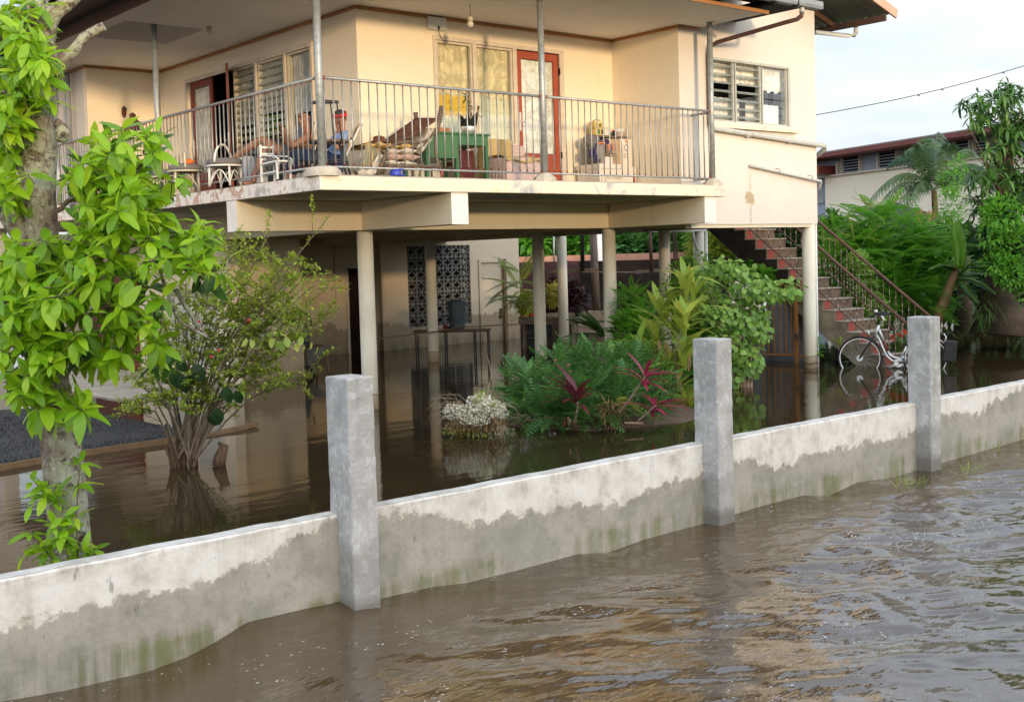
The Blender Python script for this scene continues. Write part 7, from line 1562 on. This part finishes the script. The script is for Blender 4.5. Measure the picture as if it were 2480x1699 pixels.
leaf_objs('dry_leaf', [leafblade(.28, .05, 5, .3, .2)], [lmat(at(u, v, 15.5), Vector((random.uniform(-.2, .2), random.uniform(-.2, .2), -1)), 0, 1, -FW) for u, v in ((1595, 820), (1612, 825), (1670, 855), (1600, 900), (1640, 905))], 'leaf_brown', lc)
# variegated vine bush
vb = thing('vine_bush', 'round-leaved variegated bush tumbling beside the steel gate', 'shrub', tuple(on(1800, 940, 'z', 0)))
vel = [(1710, 665, 36, 34, 18.3), (1765, 650, 42, 26, 18.2), (1815, 690, 52, 40, 18.1), (1872, 705, 50, 26, 18.0), (1922, 700, 24, 24, 18), (1750, 745, 66, 52, 18.2), (1820, 770, 46, 44, 18), (1700, 740, 36, 50, 18.6), (1765, 825, 48, 46, 18), (1815, 870, 34, 44, 17.9), (1770, 900, 32, 36, 18), (1845, 800, 22, 30, 17.9)]
ms = []
for p, n_0, e in spread(vel, 1700, .5):
    d = (outward(p, n_0, -.1)+Vector((0, 0, -.6))).normalized(); ms.append(lmat(p, d, 0, random.uniform(.06, .13), (-FW*random.uniform(0, 1.2)+Vector((random.gauss(0, .5), random.gauss(0, .5), .9)))))
ms.sort(key=lambda q: (q.translation-CAM).dot(FW)); VG = [leafblade(1, .80, 5, .12, .25, .03), leafblade(1, .70, 5, .25, .15, .05)]
leaf_objs('leaf', VG, ms[:260], 'leaf_varieg', vb); add_leaves('foliage', VG[0], ms[260:], 'leaf_varieg', vb, 'stuff')
add_leaves('foliage', leafblade(1, .5, 2), [lmat(p, rdir(-.6, 1), 0, random.uniform(.05, .10)) for p, n_0, e in spread([(e[0], e[1], e[2]*.85, e[3]*.85, e[4]+.5) for e in vel], 2000, .5)], 'leaf_mid', vb, 'stuff')
m = MB()
for k in range(16):
    a = at(1790+random.uniform(-20, 35), 948, 18.0); e = at(1740+random.uniform(-40, 150), random.uniform(690, 830), 18.1); m.tube(limb_path(a, e, .08, 5, .03), [.022, .018, .015, .012, .009, .006], 6, False)
m.build('stems', 'twig_pale', vb, kind='stuff')
# ---- middle-ground greenery seen between the columns
def mass(name, label, cat, ells, n, geo, size, mat, dd=.8, base=None, dark=0, dsize=None, group=None):
    p = at(*base) if base else at(ells[0][0], ells[0][1]+ells[0][3], ells[0][4]); t = thing(name, label, cat, (p.x, p.y, 0), group=group)
    add_leaves('foliage', geo, [lmat(q, outward(q, n_0, .25), random.uniform(-.6, .6), random.uniform(*size)) for q, n_0, e in spread(ells, n, dd)], mat, t, 'stuff')
    if dark: add_leaves('inner_shade_foliage', leafblade(1, .6, 2), [lmat(q, rdir(-.6, 1), 0, random.uniform(*(dsize or size))) for q, n_0, e in spread([(e[0], e[1], e[2]*.95, e[3]*.95, e[4]+dd*.6) for e in ells], dark, dd*.6)], 'leaf_dark', t, 'stuff')  # dark leaves at the back paint the shade inside the clump
    return t
LB = leafblade(1, .42, 3, .15, .4); LR_ = leafblade(1, .75, 3, .15, .3); PN = pinnate(9, 1, .28, .09, .35); LN = leafblade(1, .20, 4, .1, .6)
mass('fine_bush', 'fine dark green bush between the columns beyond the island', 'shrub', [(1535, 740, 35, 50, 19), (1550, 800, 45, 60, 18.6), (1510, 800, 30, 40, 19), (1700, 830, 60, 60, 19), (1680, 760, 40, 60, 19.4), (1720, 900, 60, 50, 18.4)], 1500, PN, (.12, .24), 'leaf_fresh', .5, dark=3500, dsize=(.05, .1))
mass('thin_leaved_bush', 'small-leaved bush reaching up left of the variegated one', 'shrub', [(1650, 690, 50, 60, 19.5), (1690, 650, 40, 40, 19.5), (1625, 720, 40, 40, 19.6)], 1600, leafblade(1, .4, 2), (.04, .09), 'leaf_fresh', .5)
mass('croton_bush', 'purple-leaved croton bush before the pink wall', 'shrub', [(1385, 720, 28, 40, 27.5), (1360, 700, 30, 40, 27.5), (1340, 730, 26, 30, 27.5), (1400, 735, 20, 30, 27.5)], 1500, LB, (.10, .2), 'leaf_purple', .5)
mass('yellow_croton', 'yellow-leaved croton among the purple one', 'shrub', [(1340, 712, 14, 22, 26.8)], 160, LB, (.10, .2), 'leaf_yellow', .2)
fe = thing('fern', 'arching green fern beside the sandy block planter', 'plant', tuple(at(1460, 830, 24.0))); leaf_objs('frond', [pinnate(18, 1, .22, .05, .45)], [lmat(at(1468, 815, 24.0), (-RX*random.uniform(.2, 1)+Vector((0, 0, random.uniform(.2, 1)))+FW*random.uniform(-.5, .5)).normalized(), 0, random.uniform(.6, .95)) for k in range(12)], 'leaf_mid', fe)
ag = thing('dark_agave', 'dark sword-leaved plant against the column above the planter', 'plant', tuple(at(1462, 760, 24.2))); leaf_objs('blade', [leafblade(.5, .05, 4, .2, .2)], [lmat(at(1465, 770, 24.2), (-RX*random.uniform(-.2, .7)+Vector((0, 0, 1))).normalized(), 0, 1) for k in range(9)], 'leaf_dark', ag)
py = thing('young_palm', 'pale yellow-green young palm just past the end of the back wall', 'palm', tuple(at(1270, 760, 27))); leaf_objs('frond', [pinnate(20, 1, .28, .04, .4)], [lmat(at(1262, 660+20*(k % 5), 27), (RX*random.uniform(-.6, .6)+Vector((0, 0, random.uniform(-.3, 1)))+FW*random.uniform(-.5, .5)).normalized(), 0, random.uniform(.6, 1.0)) for k in range(18)], 'leaf_lance', py)
mass('low_bush', 'low grey-green bush under the young palm', 'shrub', [(1272, 735, 22, 22, 26.5)], 500, LB, (.06, .12), 'leaf_bush', .3)
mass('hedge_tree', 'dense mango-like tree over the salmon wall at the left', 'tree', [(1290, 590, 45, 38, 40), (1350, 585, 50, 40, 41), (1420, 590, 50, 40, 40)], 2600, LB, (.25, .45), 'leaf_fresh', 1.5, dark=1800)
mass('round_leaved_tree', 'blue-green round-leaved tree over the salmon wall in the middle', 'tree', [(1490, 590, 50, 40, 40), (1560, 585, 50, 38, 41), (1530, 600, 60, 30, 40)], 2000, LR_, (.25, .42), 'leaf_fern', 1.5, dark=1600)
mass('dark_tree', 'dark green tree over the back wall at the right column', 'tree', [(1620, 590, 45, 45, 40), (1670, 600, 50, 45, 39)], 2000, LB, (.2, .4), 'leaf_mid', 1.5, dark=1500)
mass('fir_like_tree', 'soft yellow-green tree seen under the white wall left of the stair', 'tree', [(1740, 600, 50, 45, 34), (1790, 610, 40, 35, 34), (1720, 640, 40, 30, 34), (1745, 560, 60, 30, 34)], 3200, PN, (.25, .45), 'leaf_bush', 1.2, dark=1200)
mass('stairside_vine', 'leafy vine under the dark side of the stair', 'vine', [(1830, 655, 30, 22, 22.5), (1850, 670, 25, 20, 22)], 500, LR_, (.08, .16), 'leaf_fresh', .3)
# ---- right side of the yard
mass('shade_hedge', 'dark-leaved hedge standing in for the shade under the trees at the right', 'hedge', [(2020, 650, 60, 90, 30), (2120, 660, 80, 110, 30), (2230, 650, 80, 110, 30), (2330, 660, 80, 110, 30), (2440, 660, 80, 110, 30), (2540, 660, 80, 110, 30), (1950, 620, 60, 90, 31), (1860, 600, 60, 70, 31)], 5200, LB, (.25, .5), 'leaf_dark', 1.2, dark=6000, dsize=(.3, .5))  # dark leaf colour stands in for the shade under the trees
mass('glossy_tree', 'small glossy dark tree against the long cream house, left of the feathery one', 'tree', [(2015, 545, 24, 30, 27), (2035, 560, 26, 30, 27), (2000, 580, 40, 30, 27), (2050, 590, 30, 24, 27)], 900, LB, (.14, .26), 'leaf_mid', .5, dark=700)
senna = thing('feather_leaved_bush', 'big bush of bright feathery compound leaves beyond the stair rail', 'shrub', tuple(at(2180, 790, 24)))
sel_ = [(2130, 560, 70, 50, 24), (2060, 600, 60, 50, 24), (2200, 580, 70, 45, 24), (2250, 620, 60, 60, 24), (2170, 640, 90, 60, 23.7), (2060, 660, 60, 60, 24), (2220, 700, 80, 60, 23.5), (2150, 730, 80, 60, 23.6), (2250, 750, 50, 40, 23.5), (2080, 740, 60, 60, 24), (2010, 640, 40, 50, 24.2), (2110, 520, 50, 24, 24), (2280, 660, 30, 40, 24)]
SG = [pinnate(15, 1, .21, .050, .35), pinnate(15, 1, .19, .052, .2), pinnate(13, 1, .22, .056, .55)]
ms = []
for p, n_0, e in spread(sel_, 900, .8):
    d = (RX*random.uniform(-1, 1)+Vector((0, 0, random.uniform(-.1, .7)))+FW*random.uniform(-.9, .3)).normalized(); ms.append(lmat(p, d, random.uniform(-.3, .3), random.uniform(.45, .72)))
ms.sort(key=lambda q: (q.translation-CAM).dot(FW)); leaf_objs('leaf', SG, ms[:250], 'leaf_fresh', senna)
for k in range(3): add_leaves('foliage', SG[k], ms[250+k::3], 'leaf_fresh', senna, 'stuff')
leaf_objs('young_leaf', SG, [lmat(at(random.uniform(2090, 2160), random.uniform(505, 530), 24), (RX*random.uniform(-1, 1)+Vector((0, 0, .8))).normalized(), 0, random.uniform(.3, .5)) for k in range(9)]+[lmat(at(random.uniform(2030, 2100), random.uniform(575, 600), 23.2), (RX*random.uniform(-1, 1)+Vector((0, 0, .4))).normalized(), 0, random.uniform(.3, .5)) for k in range(8)], 'leaf_lance', senna)
m = MB()
for k in range(12): a = at(2170+random.uniform(-30, 30), 800, 24); e = at(random.uniform(2040, 2280), random.uniform(540, 680), 24); m.tube(limb_path(a, e, .1, 4, .05), [.035, .03, .022, .015, .01], 6, False)
m.build('stems', 'twig', senna, kind='stuff')
mass('rail_vine', 'round-leaved vine climbing behind the stair balusters', 'vine', [(2080, 650, 30, 40, 22.5), (2090, 700, 35, 50, 22.4), (2110, 750, 40, 40, 22.3)], 900, LR_, (.08, .15), 'leaf_varieg', .3)
# coconut-like palm
pm = thing('palm_tree', 'palm with drooping grey-green fronds before the long cream house', 'palm', tuple(at(2265, 700, 30))); pc_ = at(2262, 462, 30)
MB().tube([at(2272, 700, 30), at(2268, 560, 30), at(2264, 500, 30), pc_], [.10, .085, .075, .07], 10).build('trunk', 'bark_red', pm)
def palm_frond(a, b, hang, n=90, L=.40):
    """rib curving from a by way of b, with leaflets hanging both sides"""
    vs, fs = [], []; e = b+hang; P = lambda t: a*(1-t)**2+b*2*t*(1-t)+e*t*t
    for i in range(n):
        t = .08+.92*i/n; p = P(t); tg = (P(min(1, t+.02))-P(t-.02)).normalized(); s_ = tg.cross(Vector((0, 0, 1))).normalized(); l = L*math.sin(PI*(.10+.82*t))**.7*random.uniform(.85, 1.1)
        for sg in (-1, 1):
            d = (s_*sg*random.uniform(.4, .8)+tg*.5+Vector((0, 0, -.35-random.random()*.5))).normalized(); w = tg*.013; k = len(vs); m1 = p+d*l*.5; en = p+d*l+Vector((0, 0, -.18*l))
            vs.extend([p-w*.5, p+w*.5, m1+w, m1-w, en]); fs.extend([(k, k+1, k+2, k+3), (k+3, k+2, k+4, k+4)][:1]); fs.append((k+3, k+2, k+4))
    for i in range(10):
        t0, t1 = i/10, (i+1)/10; k = len(vs); p, q = P(t0), P(t1); w = Vector((0, 0, .018*(1-t0*.7))); vs.extend([p-w, q-w, q+w, p+w]); fs.append((k, k+1, k+2, k+3))
    m = MB(); m.add(vs, fs, True); return m
for (bu, bv), (eu, ev), dd in (((2190, 360), (2095, 500), -.3), ((2170, 400), (2120, 520), -.8), ((2210, 330), (2150, 400), .2), ((2235, 320), (2190, 370), -.4), ((2270, 300), (2240, 340), .3), ((2290, 320), (2300, 350), -.3), ((2320, 330), (2360, 370), .2), ((2350, 350), (2400, 430), -.2), ((2380, 380), (2410, 460), .5), ((2230, 400), (2200, 500), -.9), ((2200, 420), (2160, 530), -1.0), ((2240, 340), (2220, 345), -1.0), ((2300, 380), (2340, 440), -1.0), ((2260, 310), (2275, 320), .8)):
    b = at(bu, bv, 30+dd); palm_frond(pc_, b, at(eu, ev, 30+dd*1.6)-b).build('frond', 'leaf_palm', pm)
add_leaves('dry_fronds', leafblade(1, .07, 4, .1, .3), [lmat(at(2255+random.uniform(-40, 10), 500+random.uniform(0, 25), 29.8), Vector((-.4*random.random(), 0, -1)), 0, random.uniform(.4, .8), -FW) for k in range(26)], 'leaf_brown', pm, 'stuff')
mass('light_shrub', 'light green twiggy shrub growing up in front of the palm trunk', 'shrub', [(2300, 440, 34, 40, 26), (2305, 500, 40, 50, 26), (2300, 570, 40, 60, 26), (2325, 400, 24, 26, 26), (2260, 530, 30, 14, 26)], 2000, leafblade(1, .45, 2), (.05, .11), 'leaf_fresh', .5)
# mango tree at the right edge
mg = thing('mango_tree', 'tall mango tree with long drooping leaves at the right edge', 'tree', tuple(at(2440, 790, 23)))
tube_rough(m := MB(), [at(2432, 812, 23), at(2436, 760, 23), at(2428, 700, 23), at(2440, 620, 23), at(2430, 500, 23), at(2440, 380, 23), at(2430, 280, 23)], [.62, .50, .42, .30, .18, .10, .05], 20, .12); m.build('trunk', 'bark_dark', mg)
m = MB()
for e in ((2350, 250), (2390, 290), (2340, 300), (2440, 220), (2470, 260), (2360, 350), (2420, 330), (2400, 440), (2460, 400), (2330, 480), (2380, 520)):
    m.tube(limb_path(at(2440, 480+(e[1]-250)*.3, 23), at(*e, 22.8), .1, 4, .05), [.04, .03, .022, .014, .008], 6, False)
m.build('limbs', 'twig', mg, kind='stuff')
mel = [(2350, 265, 34, 26, 22.8), (2390, 250, 40, 34, 22.8), (2430, 225, 30, 26, 22.8), (2465, 230, 30, 30, 22.8), (2375, 300, 45, 30, 22.6), (2440, 290, 50, 50, 22.8), (2480, 340, 40, 80, 22.8), (2420, 370, 50, 40, 22.6), (2380, 430, 45, 36, 22.6), (2440, 440, 50, 44, 22.8), (2375, 495, 40, 34, 22.6), (2400, 560, 36, 30, 22.6), (2480, 470, 30, 50, 22.8)]
MGL = [leafblade(1, .24, 5, .15, .55, .02), leafblade(1, .22, 5, .2, .3, .02)]; ms = []
for p, n_0, e in spread(mel, 225, .7): ms += whorl(p, (outward(p, n_0, .5)), random.choice((8, 10, 12)), .23, (-.5, .7), .2)
ms.sort(key=lambda q: (q.translation-CAM).dot(FW)); leaf_objs('leaf', MGL, ms[:280], 'leaf_mid', mg)
for k in range(2): add_leaves('foliage', MGL[k], ms[280+k::2], ('leaf_mid', 'leaf_dark')[k], mg, 'stuff')
mass('right_shrub', 'dense fresh green small-leaved shrub low at the right edge', 'shrub', [(2430, 520, 60, 50, 21.5), (2460, 600, 60, 60, 21.5), (2450, 660, 46, 40, 21.4), (2485, 700, 30, 40, 21.3), (2410, 640, 36, 30, 21.5), (2400, 560, 30, 40, 21.6)], 2400, leafblade(1, .42, 3, .1, .4), (.06, .14), 'leaf_fresh', .7, dark=3600)
# banana
bn_ = thing('banana_plant', 'banana plant with one upright pale new leaf and torn hanging ones', 'banana plant', tuple(at(2262, 790, 23)))
MB().tube([at(2258, 800, 23), at(2290, 720, 23), at(2312, 660, 23), at(2320, 640, 23)], [.11, .10, .07, .05], 12).build('stem', 'leaf_brown', bn_)
def big_leaf(path, W, mat, n=14, fold=.25, tear=.0, face=None):
    P = [Vector(p) for p in path]; rows = []
    for i in range(n+1):
        t = i/n; q = t*(len(P)-1); k = min(int(q), len(P)-2); p = P[k].lerp(P[k+1], q-k); tg = (P[k+1]-P[k]).normalized(); s_ = tg.cross(face or -FW).normalized(); up = s_.cross(tg); w = W/2*math.sin(PI*min(1, t*.9+.08))**.5*(1 if i % 3 else 1-tear)
        rows.append([p-s_*w-up*fold*w, p-s_*w*.5, p, p+s_*w*.5, p+s_*w-up*fold*w])
    MB().sheet(rows, .004, True).build('leaf', mat, bn_); MB().tube(P, .014, 6).build('leaf_stalk', 'leaf_banana_new', bn_)
A3 = lambda *q: [at(u, v, d) for u, v, d in q]
big_leaf(A3((2325, 650, 22.9), (2328, 600, 22.9), (2320, 560, 22.9), (2318, 536, 22.9)), .28, 'leaf_banana_new', face=-FW)
big_leaf(A3((2315, 655, 23), (2300, 645, 22.8), (2275, 640, 22.6), (2250, 652, 22.4)), .22, 'leaf_banana', tear=.2, face=Vector((0, 0, 1)))
big_leaf(A3((2320, 665, 23), (2345, 640, 22.9), (2375, 630, 22.7), (2405, 650, 22.5)), .26, 'leaf_banana', tear=.3, face=Vector((0, 0, 1))-FW*.3)
big_leaf(A3((2318, 672, 23), (2350, 675, 22.8), (2385, 690, 22.6), (2412, 712, 22.5)), .24, 'leaf_banana', tear=.3, face=Vector((0, 0, 1))-FW*.5)
big_leaf(A3((2318, 678, 23), (2335, 690, 22.6), (2355, 715, 22.5), (2370, 735, 22.4)), .20, 'leaf_banana', tear=.35, face=-FW)
big_leaf(A3((2320, 668, 23), (2365, 660, 23.2), (2400, 665, 23.4), (2430, 690, 23.5)), .24, 'leaf_banana', tear=.2, face=Vector((0, 0, 1))-FW*.4)
tr2 = MB(); tube_rough(tr2, [at(2335, 800, 25), at(2338, 740, 25), at(2330, 690, 25), at(2340, 620, 25)], [.16, .13, .12, .10], 12, .1); tg_ = tr2.build('tree_trunk', 'bark_dark'); tag(tg_, 'slim dark trunk in the shade between the banana and the mango', 'trunk')
mass('shade_grass', 'arching grassy leaves hanging in the shade below the banana', 'plant', [(2385, 735, 36, 34, 22.6)], 150, leafblade(1, .05, 4, .1, 1.0), (.2, .36), 'leaf_mid', .3)
# red ixora by the stair
ix = thing('red_flowering_plant', 'small plant with scarlet flower heads beside the foot of the stair rail', 'plant', tuple(at(2180, 860, 20.6)))
add_leaves('foliage', LB, [lmat(q, rdir(-.5, 1), 0, random.uniform(.06, .12)) for q, n_0, e in spread([(2190, 830, 34, 30, 20.9), (2160, 845, 30, 20, 20.9)], 320, .3)], 'leaf_mid', ix, 'stuff')
for u, v, r in ((2190, 808, .055), (2160, 819, .045), (2183, 815, .04), (2172, 811, .03)):
    c = at(u, v, 20.4); fl_ = [lmat(c+d*r*.6, d, 0, r*.8) for d in (rdir(-.4, 1.5) for _ in range(40))]; add_leaves('flower_head', leafblade(1, .7, 2), fl_, 'petal_red', ix)
wp = thing('water_edge_plant', 'few pale leaves sticking out of the water under the stair', 'plant', tuple(on(1990, 875, 'z', 0))); add_leaves('leaves', LR_, [lmat(at(1990+random.uniform(-8, 8), 830+random.uniform(-12, 40), 20.6), rdir(-.3, 1), 0, .08) for k in range(22)], 'leaf_fresh', wp, 'stuff'); leaf_objs('blade', [leafblade(.25, .04, 4)], [lmat(at(2035, 838, 20.9), rdir(.8, 1.4), 0, 1) for k in range(5)], 'leaf_lance', wp)
# tufts of grass in the street water
for i, (u, v, n, lab) in enumerate(((2210, 1172, 60, 'grass tuft sticking out of the street water just past the third post'), (2345, 1140, 45, 'sparse grass stalks by the wall right of the third post'), (1945, 1255, 5, 'few green blades alone in the street water'), (2395, 1090, 20, 'thin reddish weed at the foot of the wall, farthest right'))):
    c = on(u, v, 'z', -.04); t = thing('grass_tuft', lab, 'grass', tuple(c), group='grass tufts in the street'); sp_r = .10 if n > 10 else .02
    add_leaves('blades', leafblade(1, .035, 3, .1, .6), [lmat(c+Vector((random.gauss(0, sp_r)*1.6, random.gauss(0, sp_r)*.5, -.02)), rdir(.3, 1.4), 0, random.uniform(.07, .17)) for k in range(n)], 'leaf_bush', t, 'stuff')
# unseen trees added to stop sun passing between the houses across the street
for i, (x, lab) in enumerate(((-21, 'unseen round tree added for shade between the left and middle houses'), (-1.5, 'unseen round tree added for shade between the middle and right houses'))):
    t = thing('shade_tree', lab, 'tree', (x, -47, 0), group='unseen trees added for shade'); MB().tube([(x, -47, -.5), (x, -47, 3)], [.25, .18], 10).build('trunk', 'bark_dark', t)
    add_leaves('foliage', LB, [lmat(Vector((x, -47, 3.9))+d*random.random()**.4*2.1, d, 0, random.uniform(.3, .6)) for d in (rdir(-1.5, 1.5) for _ in range(1500))], 'leaf_mid', t, 'stuff')
